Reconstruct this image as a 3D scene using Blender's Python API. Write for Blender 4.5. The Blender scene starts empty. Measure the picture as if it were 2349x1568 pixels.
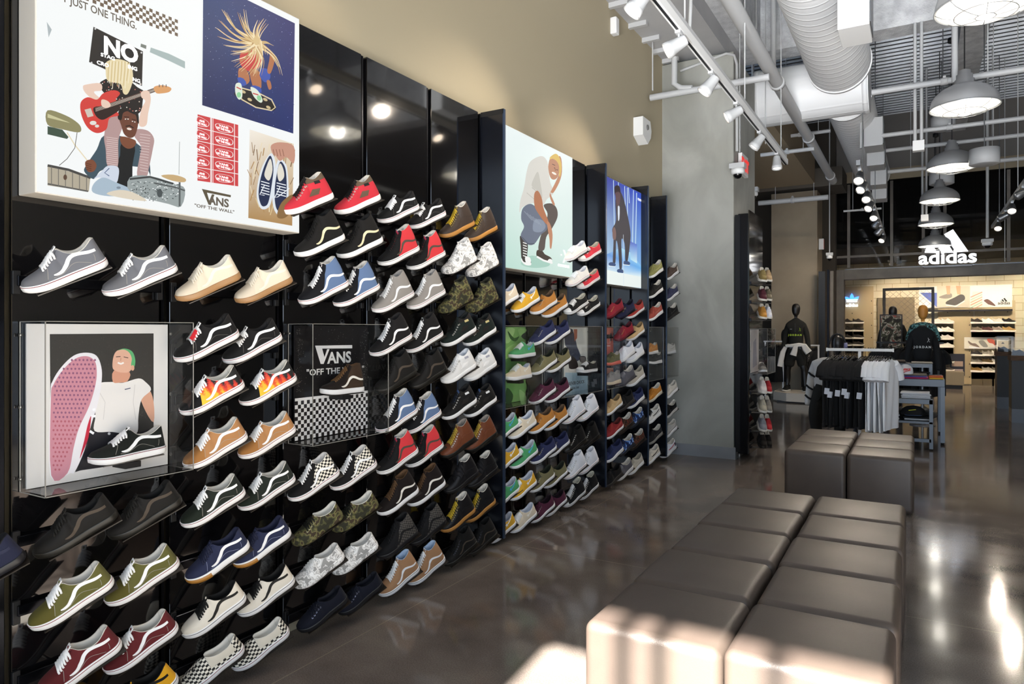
import bpy, bmesh, math, random
from mathutils import Vector, Matrix, Euler
from mathutils.geometry import tessellate_polygon
random.seed(7)
PI = math.pi
SC = bpy.context.scene
COL = SC.collection
# ------------------------------------------------------------------ camera, world, exposure
FPX, CX, HY = 1585.0, 1174.5, 755.5
YAW = math.atan(931.5 / FPX)
CAM = Vector((2.63, 0.0, 1.5))
cd = bpy.data.cameras.new('camera'); cam = bpy.data.objects.new('camera', cd); COL.objects.link(cam)
cam.location = CAM; cam.rotation_euler = (PI / 2, 0, YAW)
cd.sensor_width = 36.0; cd.lens = 36.0 * FPX / 2349.0; cd.shift_y = -(784.0 - HY) / 2349.0
cd.clip_start = 0.05; cd.clip_end = 200
SC.camera = cam
SC.view_settings.view_transform = 'Standard'; SC.view_settings.look = 'None'
SC.view_settings.gamma = 1; SC.view_settings.use_curve_mapping = False
SC.view_settings.exposure = 0.0
w = bpy.data.worlds.new('world'); SC.world = w; w.use_nodes = True
w.node_tree.nodes['Background'].inputs[0].default_value = (0.62, 0.78, 1.0, 1)
w.node_tree.nodes['Background'].inputs[1].default_value = 2.2

def light(name, kind, loc, energy, color=(1, 1, 1), target=None, **kw):
    ld = bpy.data.lights.new(name, kind); o = bpy.data.objects.new(name, ld); COL.objects.link(o)
    o.location = loc; ld.energy = energy; ld.color = color
    if target is not None:
        o.rotation_euler = (Vector(target) - Vector(loc)).to_track_quat('-Z', 'Y').to_euler()
    for k, v in kw.items(): setattr(ld, k, v)
    return o
# sun through the shop window behind the camera
sun = light('sun', 'SUN', (3, -6, 8), 60.0, (1.0, 0.95, 0.88)); sun.data.angle = math.radians(0.9)
sd = Vector((-0.06, math.cos(math.radians(41)), -math.sin(math.radians(41))))
sun.rotation_euler = sd.to_track_quat('-Z', 'Y').to_euler()
# daylight of the big shop window behind the camera (sits in the window opening)
light('window_daylight', 'AREA', (5.9, -1.88, 2.25), 185, (0.80, 0.90, 1.0), target=(5.6, 8, 3.2), shape='RECTANGLE', size=8.6, size_y=4.0)

# added lamp, aimed upward to brighten the duct and ceiling
light('added_uplight', 'AREA', (2.4, -1.86, .7), 75, (0.97, 0.98, 1.0), target=(1.9, 7.2, 5.2), shape='RECTANGLE', size=1.8, size_y=1.2, spread=math.radians(46))

# ------------------------------------------------------------------ pixel -> world
RT = Vector((math.cos(YAW), math.sin(YAW), 0)); FW = Vector((-math.sin(YAW), math.cos(YAW), 0)); UP = Vector((0, 0, 1))
def ray(u, v): return RT * ((u - CX) / FPX) + UP * ((HY - v) / FPX) + FW
def onx(u, v, x): d = ray(u, v); return CAM + d * ((x - CAM.x) / d.x)
def ony(u, v, y): d = ray(u, v); return CAM + d * ((y - CAM.y) / d.y)
def onz(u, v, z): d = ray(u, v); return CAM + d * ((z - CAM.z) / d.z)
def yx(u, x): return onx(u, HY, x).y            # y of image column u on plane x
def xy(u, y): return ony(u, HY, y).x            # x of image column u on plane y

# ------------------------------------------------------------------ materials
def lin(h):
    if isinstance(h, (tuple, list)): return tuple(h[:3])
    h = h.lstrip('#'); c = [int(h[i:i + 2], 16) / 255 for i in (0, 2, 4)]
    return tuple(x / 12.92 if x <= .04045 else ((x + .055) / 1.055) ** 2.4 for x in c)
MATS = {}
def mat(h, rough=.6, metal=0., spec=.5, emit=0., name=None, coat=0., sheen=0., bump=0., bscale=200):
    key = (h, rough, metal, spec, emit, coat, sheen, bump, bscale)
    if key in MATS: return MATS[key]
    m = bpy.data.materials.new(name or 'surface'); m.use_nodes = True; nt = m.node_tree
    b = nt.nodes['Principled BSDF']; c = (*lin(h), 1)
    b.inputs['Base Color'].default_value = c; b.inputs['Roughness'].default_value = rough
    b.inputs['Metallic'].default_value = metal; b.inputs['Specular IOR Level'].default_value = spec
    if coat: b.inputs['Coat Weight'].default_value = coat; b.inputs['Coat Roughness'].default_value = .08
    if sheen: b.inputs['Sheen Weight'].default_value = sheen
    if emit: b.inputs['Emission Color'].default_value = c; b.inputs['Emission Strength'].default_value = emit
    if bump:
        tc = nt.nodes.new('ShaderNodeTexCoord'); n = nt.nodes.new('ShaderNodeTexNoise'); n.inputs['Scale'].default_value = bscale
        n.inputs['Detail'].default_value = 3; bm_ = nt.nodes.new('ShaderNodeBump'); bm_.inputs['Strength'].default_value = bump
        bm_.inputs['Distance'].default_value = .002
        nt.links.new(tc.outputs['Object'], n.inputs['Vector']); nt.links.new(n.outputs['Fac'], bm_.inputs['Height']); nt.links.new(bm_.outputs['Normal'], b.inputs['Normal'])
    MATS[key] = m
    return m
def ramp_mat(name, stops, scale, rough=.7, detail=3, coords='Object', bump=0., constant=False, spec=.4, metal=0., stretch=(1, 1, 1), rough2=None, dist=0.):
    m = bpy.data.materials.new(name); m.use_nodes = True; nt = m.node_tree; b = nt.nodes['Principled BSDF']
    tc = nt.nodes.new('ShaderNodeTexCoord'); mp = nt.nodes.new('ShaderNodeMapping'); mp.inputs['Scale'].default_value = stretch
    n = nt.nodes.new('ShaderNodeTexNoise'); n.inputs['Scale'].default_value = scale; n.inputs['Detail'].default_value = detail; n.inputs['Distortion'].default_value = dist
    r = nt.nodes.new('ShaderNodeValToRGB'); cr = r.color_ramp
    if constant: cr.interpolation = 'CONSTANT'
    while len(cr.elements) < len(stops): cr.elements.new(.5)
    for e, (p, c) in zip(cr.elements, stops): e.position = p; e.color = (*lin(c), 1)
    L = nt.links
    L.new(tc.outputs[coords], mp.inputs['Vector']); L.new(mp.outputs['Vector'], n.inputs['Vector']); L.new(n.outputs['Fac'], r.inputs['Fac']); L.new(r.outputs['Color'], b.inputs['Base Color'])
    b.inputs['Roughness'].default_value = rough; b.inputs['Specular IOR Level'].default_value = spec; b.inputs['Metallic'].default_value = metal
    if rough2 is not None:
        mr = nt.nodes.new('ShaderNodeMapRange'); mr.inputs['To Min'].default_value = rough; mr.inputs['To Max'].default_value = rough2
        L.new(n.outputs['Fac'], mr.inputs['Value']); L.new(mr.outputs['Result'], b.inputs['Roughness'])
    if bump:
        bp = nt.nodes.new('ShaderNodeBump'); bp.inputs['Strength'].default_value = bump; bp.inputs['Distance'].default_value = .01
        n2 = nt.nodes.new('ShaderNodeTexNoise'); n2.inputs['Scale'].default_value = scale * 6; n2.inputs['Detail'].default_value = 4
        L.new(tc.outputs[coords], n2.inputs['Vector']); L.new(n2.outputs['Fac'], bp.inputs['Height']); L.new(bp.outputs['Normal'], b.inputs['Normal'])
    return m
def checker_mat(c1, c2, scale, coords='UV', rough=.7):
    m = bpy.data.materials.new('checker_canvas'); m.use_nodes = True; nt = m.node_tree; b = nt.nodes['Principled BSDF']
    tc = nt.nodes.new('ShaderNodeTexCoord'); k = nt.nodes.new('ShaderNodeTexChecker'); k.inputs['Scale'].default_value = scale
    k.inputs['Color1'].default_value = (*lin(c1), 1); k.inputs['Color2'].default_value = (*lin(c2), 1)
    nt.links.new(tc.outputs[coords], k.inputs['Vector']); nt.links.new(k.outputs['Color'], b.inputs['Base Color']); b.inputs['Roughness'].default_value = rough
    return m
def attr_mat(name, emit=0., rough=.5, spec=.4):
    m = bpy.data.materials.new(name); m.use_nodes = True; nt = m.node_tree; b = nt.nodes['Principled BSDF']
    a = nt.nodes.new('ShaderNodeVertexColor'); a.layer_name = 'print'
    nt.links.new(a.outputs['Color'], b.inputs['Base Color']); b.inputs['Roughness'].default_value = rough; b.inputs['Specular IOR Level'].default_value = spec
    if emit:
        b.inputs['Base Color'].default_value = (0, 0, 0, 1)
        for l in list(b.inputs['Base Color'].links): nt.links.remove(l)
        nt.links.new(a.outputs['Color'], b.inputs['Emission Color']); b.inputs['Emission Strength'].default_value = emit
    return m
def glass_mat(name, tint=(1, 1, 1), rough=0., refl=.12, alpha=.1):
    # thin clear sheet: mostly transparent with a fresnel-weighted glossy layer
    m = bpy.data.materials.new(name); m.use_nodes = True; nt = m.node_tree; nt.nodes.clear(); N = nt.nodes.new
    o = N('ShaderNodeOutputMaterial'); t = N('ShaderNodeBsdfTransparent'); g = N('ShaderNodeBsdfGlossy'); mx = N('ShaderNodeMixShader'); f = N('ShaderNodeFresnel')
    t.inputs[0].default_value = (*tint, 1); g.inputs['Roughness'].default_value = rough; f.inputs[0].default_value = 1.45
    ge = N('ShaderNodeNewGeometry'); sb = N('ShaderNodeMath'); sb.operation = 'SUBTRACT'; sb.inputs[0].default_value = 1; mu = N('ShaderNodeMath'); mu.operation = 'MULTIPLY'
    nt.links.new(ge.outputs['Backfacing'], sb.inputs[1]); nt.links.new(sb.outputs[0], mu.inputs[0]); nt.links.new(f.outputs[0], mu.inputs[1])
    nt.links.new(mu.outputs[0], mx.inputs[0]); nt.links.new(t.outputs[0], mx.inputs[1]); nt.links.new(g.outputs[0], mx.inputs[2]); nt.links.new(mx.outputs[0], o.inputs[0])
    return m

# ------------------------------------------------------------------ object helpers
def tag(o, label=None, cat=None, group=None, kind=None):
    if label: o['label'] = label
    if cat: o['category'] = cat
    if group: o['group'] = group
    if kind: o['kind'] = kind
    return o
def empty(name, loc=(0, 0, 0), rot=(0, 0, 0), **t):
    o = bpy.data.objects.new(name, None); o.empty_display_size = .05; COL.objects.link(o); o.location = loc; o.rotation_euler = rot
    return tag(o, **t)
def link(name, me, m=None, parent=None, loc=None, rot=None, **t):
    o = bpy.data.objects.new(name, me); COL.objects.link(o)
    if m is not None:
        if isinstance(m, (list, tuple)):
            for x in m: me.materials.append(x)
        else: me.materials.append(m)
    if parent is not None: o.parent = parent
    if loc is not None: o.location = loc
    if rot is not None: o.rotation_euler = rot
    return tag(o, **t)
class MB:
    """collects shapes into one mesh"""
    def __init__(s): s.v = []; s.f = []; s.mi = []; s.sm = []; s.uv = None; s.M = None
    def add(s, vs, fs, mi=0, sm=False):
        n = len(s.v)
        s.v += [tuple(s.M @ Vector(p)) if s.M is not None else tuple(p) for p in vs]
        s.f += [tuple(i + n for i in f) for f in fs]; s.mi += [mi] * len(fs); s.sm += [sm] * len(fs); return s
    def box(s, c, d, mi=0, rz=0, rot=None):
        x, y, z = d[0] / 2, d[1] / 2, d[2] / 2
        R = Euler(rot).to_matrix() if rot else Matrix.Rotation(rz, 3, 'Z')
        vs = [Vector(c) + R @ Vector((a * x, b * y, e * z)) for a in (-1, 1) for b in (-1, 1) for e in (-1, 1)]
        return s.add(vs, [(0, 1, 3, 2), (4, 6, 7, 5), (0, 4, 5, 1), (2, 3, 7, 6), (0, 2, 6, 4), (1, 5, 7, 3)], mi)
    def bx(s, a, b, mi=0):
        return s.box([(a[i] + b[i]) / 2 for i in range(3)], [abs(a[i] - b[i]) for i in range(3)], mi)
    def tube(s, pts, r, n=10, mi=0, cap=True, flat=None, closed=False):
        pts = [Vector(p) for p in pts]; m = len(pts); rr = list(r) if isinstance(r, (list, tuple)) else [r] * m
        if cap and not closed and m > 1 and (pts[1] - pts[0]).length > .08:      # support loops keep the caps from bending the shading
            a = (pts[1] - pts[0]).normalized() * .001; b = (pts[-2] - pts[-1]).normalized() * .001
            pts = [pts[0], pts[0] + a] + pts[1:-1] + [pts[-1] + b, pts[-1]]; rr = [rr[0], rr[0]] + rr[1:-1] + [rr[-1], rr[-1]]; m += 2
        vs = []; T = []
        for i in range(m):
            a = pts[(i - 1) % m] if (i > 0 or closed) else pts[i]; b = pts[(i + 1) % m] if (i < m - 1 or closed) else pts[i]
            t = (b - a); T.append(t.normalized() if t.length > 1e-9 else Vector((0, 0, 1)))
        ref = flat if flat is not None else (Vector((0, 0, 1)) if abs(T[0].z) < .9 else Vector((1, 0, 0)))
        U = (ref - T[0] * ref.dot(T[0])).normalized()
        for i in range(m):
            U = (U - T[i] * U.dot(T[i]));  U = U.normalized() if U.length > 1e-6 else T[i].orthogonal().normalized()
            W = T[i].cross(U)
            for k in range(n):
                a = 2 * PI * k / n; vs.append(pts[i] + (U * math.cos(a) + W * math.sin(a)) * rr[i])
        fs = []
        for i in range(m if closed else m - 1):
            for k in range(n):
                j = (i + 1) % m; fs.append((i * n + k, i * n + (k + 1) % n, j * n + (k + 1) % n, j * n + k))
        s.add(vs, fs, mi, True)
        if cap and not closed:
            b = len(s.v) - len(vs); s.f += [tuple(b + k for k in reversed(range(n))), tuple(b + (m - 1) * n + k for k in range(n))]; s.mi += [mi] * 2; s.sm += [False] * 2
        return s
    def lathe(s, prof, c=(0, 0, 0), n=24, mi=0, rot=None):
        R = Euler(rot).to_matrix() if rot else Matrix.Identity(3); C = Vector(c); vs = []
        for (r, z) in prof:
            for k in range(n):
                a = 2 * PI * k / n; vs.append(C + R @ Vector((r * math.cos(a), r * math.sin(a), z)))
        fs = [(i * n + k, i * n + (k + 1) % n, (i + 1) * n + (k + 1) % n, (i + 1) * n + k) for i in range(len(prof) - 1) for k in range(n)]
        return s.add(vs, fs, mi, True)
    def prism(s, poly, a, b, axis='x', mi=0):
        """poly in the two other axes, extruded from a to b"""
        n = len(poly)
        def P(p, h): return {'x': (h, p[0], p[1]), 'y': (p[0], h, p[1]), 'z': (p[0], p[1], h)}[axis]
        vs = [P(p, a) for p in poly] + [P(p, b) for p in poly]
        tris = tessellate_polygon([[Vector((p[0], p[1], 0)) for p in poly]])
        fs = [(i, (i + 1) % n, n + (i + 1) % n, n + i) for i in range(n)] + [tuple(t) for t in tris] + [tuple(n + i for i in reversed(t)) for t in tris]
        return s.add(vs, fs, mi)
    def mesh(s, name):
        me = bpy.data.meshes.new(name); me.from_pydata(s.v, [], s.f); me.polygons.foreach_set('material_index', s.mi); me.polygons.foreach_set('use_smooth', s.sm); me.update()
        return me
    def build(s, name, m=None, parent=None, loc=None, rot=None, bevel=0, seg=2, **t):
        me = s.mesh(name)
        if bevel:
            bm = bmesh.new(); bm.from_mesh(me); bmesh.ops.remove_doubles(bm, verts=bm.verts, dist=1e-6)
            es = [e for e in bm.edges if len(e.link_faces) == 2 and e.calc_face_angle(0) > .6]
            bmesh.ops.bevel(bm, geom=es, offset=bevel, segments=seg, profile=.5, affect='EDGES', clamp_overlap=True); bm.to_mesh(me); bm.free()
            for p in me.polygons: p.use_smooth = seg > 2
        return link(name, me, m, parent, loc, rot, **t)
def bez(pts, n=8, closed=True):
    """Catmull-Rom through 2D/3D points"""
    P = [Vector(p) for p in pts]; out = []; m = len(P)
    rng = range(m if closed else m - 1)
    for i in rng:
        p0 = P[(i - 1) % m] if closed or i > 0 else P[i]; p1 = P[i]; p2 = P[(i + 1) % m]; p3 = P[(i + 2) % m] if closed or i < m - 2 else P[i + 1]
        for k in range(n):
            t = k / n; out.append(.5 * ((2 * p1) + (p2 - p0) * t + (2 * p0 - 5 * p1 + 4 * p2 - p3) * t * t + (3 * p1 - p0 - 3 * p2 + p3) * t ** 3))
    if not closed: out.append(P[-1])
    return out
def interp(pts, x):
    """monotone-ish smooth interpolation of (x, y) knots"""
    if x <= pts[0][0]: return pts[0][1]
    if x >= pts[-1][0]: return pts[-1][1]
    for i in range(len(pts) - 1):
        if x <= pts[i + 1][0]:
            x0, y0 = pts[i]; x1, y1 = pts[i + 1]; h = x1 - x0; t = (x - x0) / h
            m0 = (y1 - pts[i - 1][1]) / (x1 - pts[i - 1][0]) if i > 0 else (y1 - y0) / h
            m1 = (pts[i + 2][1] - y0) / (pts[i + 2][0] - x0) if i + 2 < len(pts) else (y1 - y0) / h
            t2 = t * t; t3 = t2 * t
            return (2 * t3 - 3 * t2 + 1) * y0 + (t3 - 2 * t2 + t) * h * m0 + (-2 * t3 + 3 * t2) * y1 + (t3 - t2) * h * m1
class Print:
    """a flat printed picture on a vertical plane: coloured polygons layered by fractions of a millimetre"""
    def __init__(s, plane, P0, eps=.00003):
        s.plane = plane; s.k = P0; s.eps = eps; s.layer = 0; s.v = []; s.f = []; s.c = []; s.px = True; s.X = None
        s.sgn = 1 if plane == 'x' else -1
    def pt(s, p):
        h = s.k + s.sgn * s.eps * s.layer
        if s.X and s.px: p = (p[0] / s.X[0] + s.X[1], p[1] / s.X[0] + s.X[2])
        if s.plane == 'x':
            if s.px: q = onx(p[0], p[1], s.k); return (h, q.y, q.z)
            return (h, p[0], p[1])
        if s.px: q = ony(p[0], p[1], s.k); return (q.x, h, q.z)
        return (p[0], h, p[1])
    def poly(s, pts, c, smooth=0, cols=None):
        if smooth: pts = [tuple(q) for q in bez(pts, smooth)]
        s.layer += 1; P = [s.pt(p) for p in pts]; n = len(s.v); s.v += P
        flat = [Vector((q[1], q[2], 0)) if s.plane == 'x' else Vector((q[0], q[2], 0)) for q in P]
        cc = [lin(x) for x in cols] if cols else [lin(c)] * len(pts)
        for t in tessellate_polygon([flat]): s.f.append(tuple(n + i for i in t)); s.c += [cc[i] for i in t]
    def top(s): return s.k + s.sgn * (s.eps * (s.layer + 6) + .0004)
    def dab(s, u, v, ru, rv, c, n=12, a=0):
        s.poly([(u + ru * math.cos(2 * PI * k / n) * math.cos(a) - rv * math.sin(2 * PI * k / n) * math.sin(a), v + ru * math.cos(2 * PI * k / n) * math.sin(a) + rv * math.sin(2 * PI * k / n) * math.cos(a)) for k in range(n)], c)
    def line(s, pts, w, c):
        """stroke; w a number or per-point list"""
        P = [Vector((p[0], p[1])) for p in pts]; W = w if isinstance(w, (list, tuple)) else [w] * len(P); a = []; b = []
        for i in range(len(P)):
            t = (P[min(i + 1, len(P) - 1)] - P[max(i - 1, 0)]); t = t.normalized() if t.length else Vector((1, 0)); n = Vector((-t.y, t.x)) * W[i] / 2
            a.append(P[i] + n); b.append(P[i] - n)
        s.layer += 1; n0 = len(s.v); m = len(P); s.v += [s.pt(q) for q in a + b]; cc = lin(c)
        for i in range(m - 1): s.f.append((n0 + i, n0 + i + 1, n0 + m + i + 1, n0 + m + i)); s.c += [cc] * 4
    def build(s, name, m, parent=None, **t):
        me = bpy.data.meshes.new(name); me.from_pydata(s.v, [], s.f); ca = me.color_attributes.new('print', 'FLOAT_COLOR', 'CORNER')
        ca.data.foreach_set('color', [x for c in s.c for x in (*c, 1.0)]); me.update(); me.validate()
        return link(name, me, m, parent, **t)
def tfit(body, m, parent, plane, k, pl, pr, cap, name='lettering', bold=0., **t):
    """lettering on a vertical plane, between photo columns of pl and pr, baseline through pl, cap height in photo pixels"""
    f = onx if plane == 'x' else ony
    a, b, h = f(pl[0], pl[1], k), f(pr[0], pr[1], k), f(pl[0], pl[1] - cap, k)
    if plane == 'x': o = text(body, name, 1, m, parent, (k, a.y, a.z), RX, .0003, bold, 'LEFT', **t)
    else: o = text(body, name, 1, m, parent, (a.x, k, a.z), RY, .0003, bold, 'LEFT', **t)
    W = max(v.co.x for v in o.data.vertices); W0 = min(v.co.x for v in o.data.vertices)
    wd = (b.y - a.y) if plane == 'x' else (b.x - a.x)
    sx = wd / max(1e-6, W - W0); sy = (h.z - a.z) / .72; o.scale = (sx, sy, 1)
    return o
def text(body, name, size, m, parent, loc, rot, ext=.0005, offset=0., ax='CENTER', sx=1., space=1., **t):
    cu = bpy.data.curves.new(name, 'FONT'); cu.body = body; cu.size = size; cu.extrude = ext; cu.offset = offset; cu.align_x = ax; cu.align_y = 'BOTTOM_BASELINE'; cu.space_character = space
    cu.resolution_u = 3; tmp = bpy.data.objects.new('tmp', cu); COL.objects.link(tmp)
    me = bpy.data.meshes.new_from_object(tmp.evaluated_get(bpy.context.evaluated_depsgraph_get())); me.name = name; bpy.data.objects.remove(tmp)
    me.materials.clear(); me.materials.append(m)
    o = bpy.data.objects.new(name, me); COL.objects.link(o); o.location = loc; o.rotation_euler = rot; o.scale = (sx, 1, 1)
    if parent is not None: o.parent = parent
    return tag(o, **t)
RX = (PI / 2, 0, PI / 2)     # lettering that faces +x (reads left to right along +y)
RY = (PI / 2, 0, 0)          # lettering that faces -y (towards the camera)
# ------------------------------------------------------------------ sneakers
SL = .264
WPT = [(0, 0), (.015, .016), (.05, .0275), (.11, .0375), (.2, .0445), (.32, .0475), (.45, .0440), (.6, .0375), (.75, .0358), (.87, .0345), (.94, .0290), (.985, .0165), (1, 0)]
STY = {
 'low':  dict(H=[(0, .036), (.04, .048), (.12, .055), (.25, .064), (.33, .074), (.42, .093), (.50, .109), (.535, .112), (.60, .094), (.70, .082), (.80, .084), (.90, .097), (.96, .105), (1, .103)], o=.50, th=.52),
 'auth': dict(H=[(0, .036), (.04, .047), (.12, .053), (.25, .061), (.33, .069), (.42, .083), (.50, .094), (.535, .096), (.60, .084), (.70, .075), (.80, .076), (.90, .086), (.96, .092), (1, .090)], o=.50, th=.52),
 'slip': dict(H=[(0, .036), (.04, .048), (.12, .055), (.25, .065), (.35, .077), (.45, .090), (.49, .092), (.56, .084), (.66, .076), (.78, .077), (.90, .089), (.96, .096), (1, .094)], o=.46, th=.50),
 'hi':   dict(H=[(0, .036), (.04, .048), (.12, .055), (.24, .064), (.34, .077), (.43, .098), (.50, .122), (.56, .145), (.60, .156), (.66, .150), (.77, .147), (.88, .154), (.96, .160), (1, .158)], o=.57, th=.59),
 'mid':  dict(H=[(0, .036), (.04, .048), (.12, .055), (.24, .064), (.34, .076), (.43, .097), (.49, .117), (.54, .131), (.575, .134), (.64, .123), (.76, .119), (.88, .127), (.96, .134), (1, .132)], o=.545, th=.57),
 'run':  dict(H=[(0, .040), (.04, .055), (.12, .063), (.25, .072), (.33, .083), (.42, .100), (.50, .113), (.535, .116), (.60, .104), (.70, .092), (.80, .093), (.90, .107), (.96, .118), (1, .116)], o=.50, th=.52),
}
def sm(a, b, x): t = min(1, max(0, (x - a) / (b - a))); return t * t * (3 - 2 * t)
class Shoe:
    def __init__(s, style):
        d = STY[style]; s.style = style; s.Hp = d['H']; s.o = d['o']; s.th = d['th']; s.run = style == 'run'; s.tall = style in ('hi', 'mid')
        s.N = 72; s.J = 16
        if style in ('hi', 'mid'): s.N = 104; s.J = 26
        s.S = [.5 - .5 * math.cos(PI * i / s.N) for i in range(s.N + 1)]
    def w(s, q): return max(0, interp(WPT, q))
    def zb(s, q): return .013 * (max(0, 1 - q / .28)) ** 2 + (.004 * max(0, (q - .9) / .1) ** 2)
    def zs(s, q): return (.026 + .008 * sm(.3, .9, q) if s.run else .0265 + .002 * q) + .009 * (max(0, 1 - q / .28)) ** 2
    def H(s, q): return interp(s.Hp, q)
    def wt(s, q):
        o = s.o
        return 0 if q <= o else max(0, interp([(o, 0), (o + .03, .012), (o + .08, .021), (.72, .0255), (.85, .025), (.93, .020), (.98, .011), (1, 0)], q))
    def P(s, q, t, side=1, off=0.):
        """surface point: q toe..heel, t sole..top edge"""
        w = max(0, s.w(q) - .0025); z0 = s.zs(q) - .004; H = s.H(q); wt = s.wt(q); k = sm(s.o - .08, s.o + .05, q)
        a = t * PI / 2; ca = max(0, math.cos(a)); sa = math.sin(a)
        ev = .72 + .25 * sm(.28, .5, q)
        xv = w * ca ** ev; zv = sa ** .92
        xo = wt + (w - wt) * (1 - t) + (.0045 if s.tall else .003) * math.sin(PI * t) * (w / .035); zo = t
        x = xv * (1 - k) + xo * k; zf = zv * (1 - k) + zo * k
        z = z0 + (H - z0) * zf
        y = (q - .5) * SL + (.5 - q) * .006 * zf
        if s.tall: y += -.017 * sm(.5, 1, q) * zf ** 1.5 + (.010 * sm(.3, .55, q) * zf * (1 - sm(.6, .8, q)))
        elif q > .8: y += -.004 * sm(.8, 1, q) * zf
        return Vector((x * side, y, z))
    def nrm(s, q, t, side):
        e = .004; q0, q1 = max(.001, q - e), min(.999, q + e); t0, t1 = max(0.02, t - .02), min(.98, t + .02)
        a = s.P(q1, t, side) - s.P(q0, t, side); b = s.P(q, t1, side) - s.P(q, t0, side); n = a.cross(b) * side
        return n.normalized() if n.length > 1e-12 else Vector((side, 0, 0))
    def tz(s, q, z):
        lo, hi = 0., 1.
        for _ in range(18):
            m = (lo + hi) / 2
            if s.P(q, m).z < z: lo = m
            else: hi = m
        return (lo + hi) / 2
    def Q(s, q, z, side=1, off=.001):
        t = s.tz(q, z); return s.P(q, t, side) + s.nrm(q, t, side) * off
    def grid(s, name, keep, off=0.):
        """upper faces where keep(q, z, t) holds; UVs in metres"""
        idx = {}; V = []; F = []; UVv = []
        J = s.J
        def vid(i, j, side):
            k = (i, j, side if j < J or s.wt(s.S[i]) > 0 else 0)
            if i == 0 or i == s.N: k = (i, j, 0)
            if k not in idx:
                q = s.S[i]; p = s.P(q, j / J, side); 
                if off: p = p + s.nrm(q, min(.97, max(.03, j / J)), side) * off
                idx[k] = len(V); V.append(p)
                UVv.append((q * SL, (p.z + abs(abs(p.x) - s.w(q))) if True else 0))
            return idx[k]
        for side in (1, -1):
            for i in range(s.N):
                for j in range(J):
                    q = (s.S[i] + s.S[i + 1]) / 2; t = (j + .5) / J; z = s.P(q, t).z
                    if not keep(q, z, t): continue
                    f = [vid(i, j, side), vid(i + 1, j, side), vid(i + 1, j + 1, side), vid(i, j + 1, side)]
                    if side < 0: f.reverse()
                    g = []; [g.append(x) for x in f if x not in g]
                    if len(g) > 2: F.append(tuple(g))
        me = bpy.data.meshes.new(name); me.from_pydata(V, [], F); uv = me.uv_layers.new(name='UVMap')
        for l in me.loops: uv.data[l.index].uv = UVv[l.vertex_index]
        me.polygons.foreach_set('use_smooth', [True] * len(F)); me.update(); return me
    def overlay(s, name, qt, nq=26, nt=16, off=.0009):
        """panel laid over both sides of the upper; qt(a, b) -> (q, t)"""
        V = []; F = []; UVv = []
        for side in (1, -1):
            b0 = len(V)
            for i in range(nq + 1):
                for j in range(nt + 1):
                    q, t = qt(i / nq, j / nt); q = min(.9995, max(.0005, q)); p = s.P(q, t, side) + s.nrm(q, min(.97, max(.03, t)), side) * (off if 0 < i < nq else off * .6); V.append(p); UVv.append((q * SL, p.z + abs(abs(p.x) - s.w(q))))
            for i in range(nq):
                for j in range(nt): a = b0 + i * (nt + 1) + j; f = (a, a + nt + 1, a + nt + 2, a + 1); F.append(f if side > 0 else tuple(reversed(f)))
        me = bpy.data.meshes.new(name); me.from_pydata(V, [], F); uv = me.uv_layers.new(name='UVMap')
        for l in me.loops: uv.data[l.index].uv = UVv[l.vertex_index]
        me.polygons.foreach_set('use_smooth', [True] * len(F)); me.update(); return me
    def front(s, a, b, t):
        q = .5
        for _ in range(14): q = .5 * q + .5 * (a + b * (s.P(q, t).z - .035))
        return q
    def sole(s):
        mb = MB(); N = s.N; ring = [(q, 1) for q in s.S] + [(q, -1) for q in reversed(s.S[1:-1])]; n = len(ring); ex = .0015; V = []
        fl = .004 if s.run else 0
        for (dw, f) in ((-.005 + fl, 0.), (.001 + fl, .12), (.002 + fl * .6, .5), (.0015, .9), (.0005, 1.), (-.004, 1.02)):
            for q, sd in ring:
                w = s.w(q); sc = max(0, (w + dw)) / w if w > 1e-6 else 0; z0, z1 = s.zb(q), s.zs(q)
                e = dw * (1 if q > .5 else -1) * max(0, 1 - w / .03)
                V.append((w * sc * sd if w > 1e-6 else 0, (q - .5) * SL + e, z0 + (z1 - z0) * f))
        F = [(r * n + i, r * n + (i + 1) % n, (r + 1) * n + (i + 1) % n, (r + 1) * n + i) for r in range(5) for i in range(n)]
        mb.add(V, F, 0, True)
        b = [(i, i + 1, n - i - 1, (n - i) % n) for i in range(N)]
        mb.add([V[i] for i in range(n)], [tuple(dict.fromkeys(x)) for x in b if len(set(x)) > 2])
        tp = [V[5 * n + i] for i in range(n)]; mb.add(tp, [tuple(dict.fromkeys(reversed(x))) for x in b if len(set(x)) > 2])
        return mb.mesh('sole')
    def band(s, name, f0, f1, q0=0, q1=1, off=.0006):
        mb = MB(); qs = [q for q in s.S if q0 - 1e-6 <= q <= q1 + 1e-6]
        ring = ([(q, 1) for q in qs] + [(q, -1) for q in reversed(qs)]) if q1 >= 1 else ([(q, -1) for q in reversed(qs)] + [(q, 1) for q in qs])
        V = []
        fl = .002 if s.run else 0
        for f, d in ((f0, .0014), (f0, .0016 + off + fl), (f1, .0016 + off + fl), (f1, .0006)):
            for q, sd in ring:
                w = s.w(q); z0, z1 = s.zb(q), s.zs(q); e = d * (1 if q > .5 else -1) * max(0, 1 - w / .03)
                V.append(((w + d) * sd if w > 1e-6 else 0, (q - .5) * SL + e, z0 + (z1 - z0) * f))
        n = len(ring); mb.add(V, [(r * n + i, r * n + i + 1, (r + 1) * n + i + 1, (r + 1) * n + i) for r in range(3) for i in range(n - 1)], 0, True)
        return mb.mesh(name)
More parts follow.
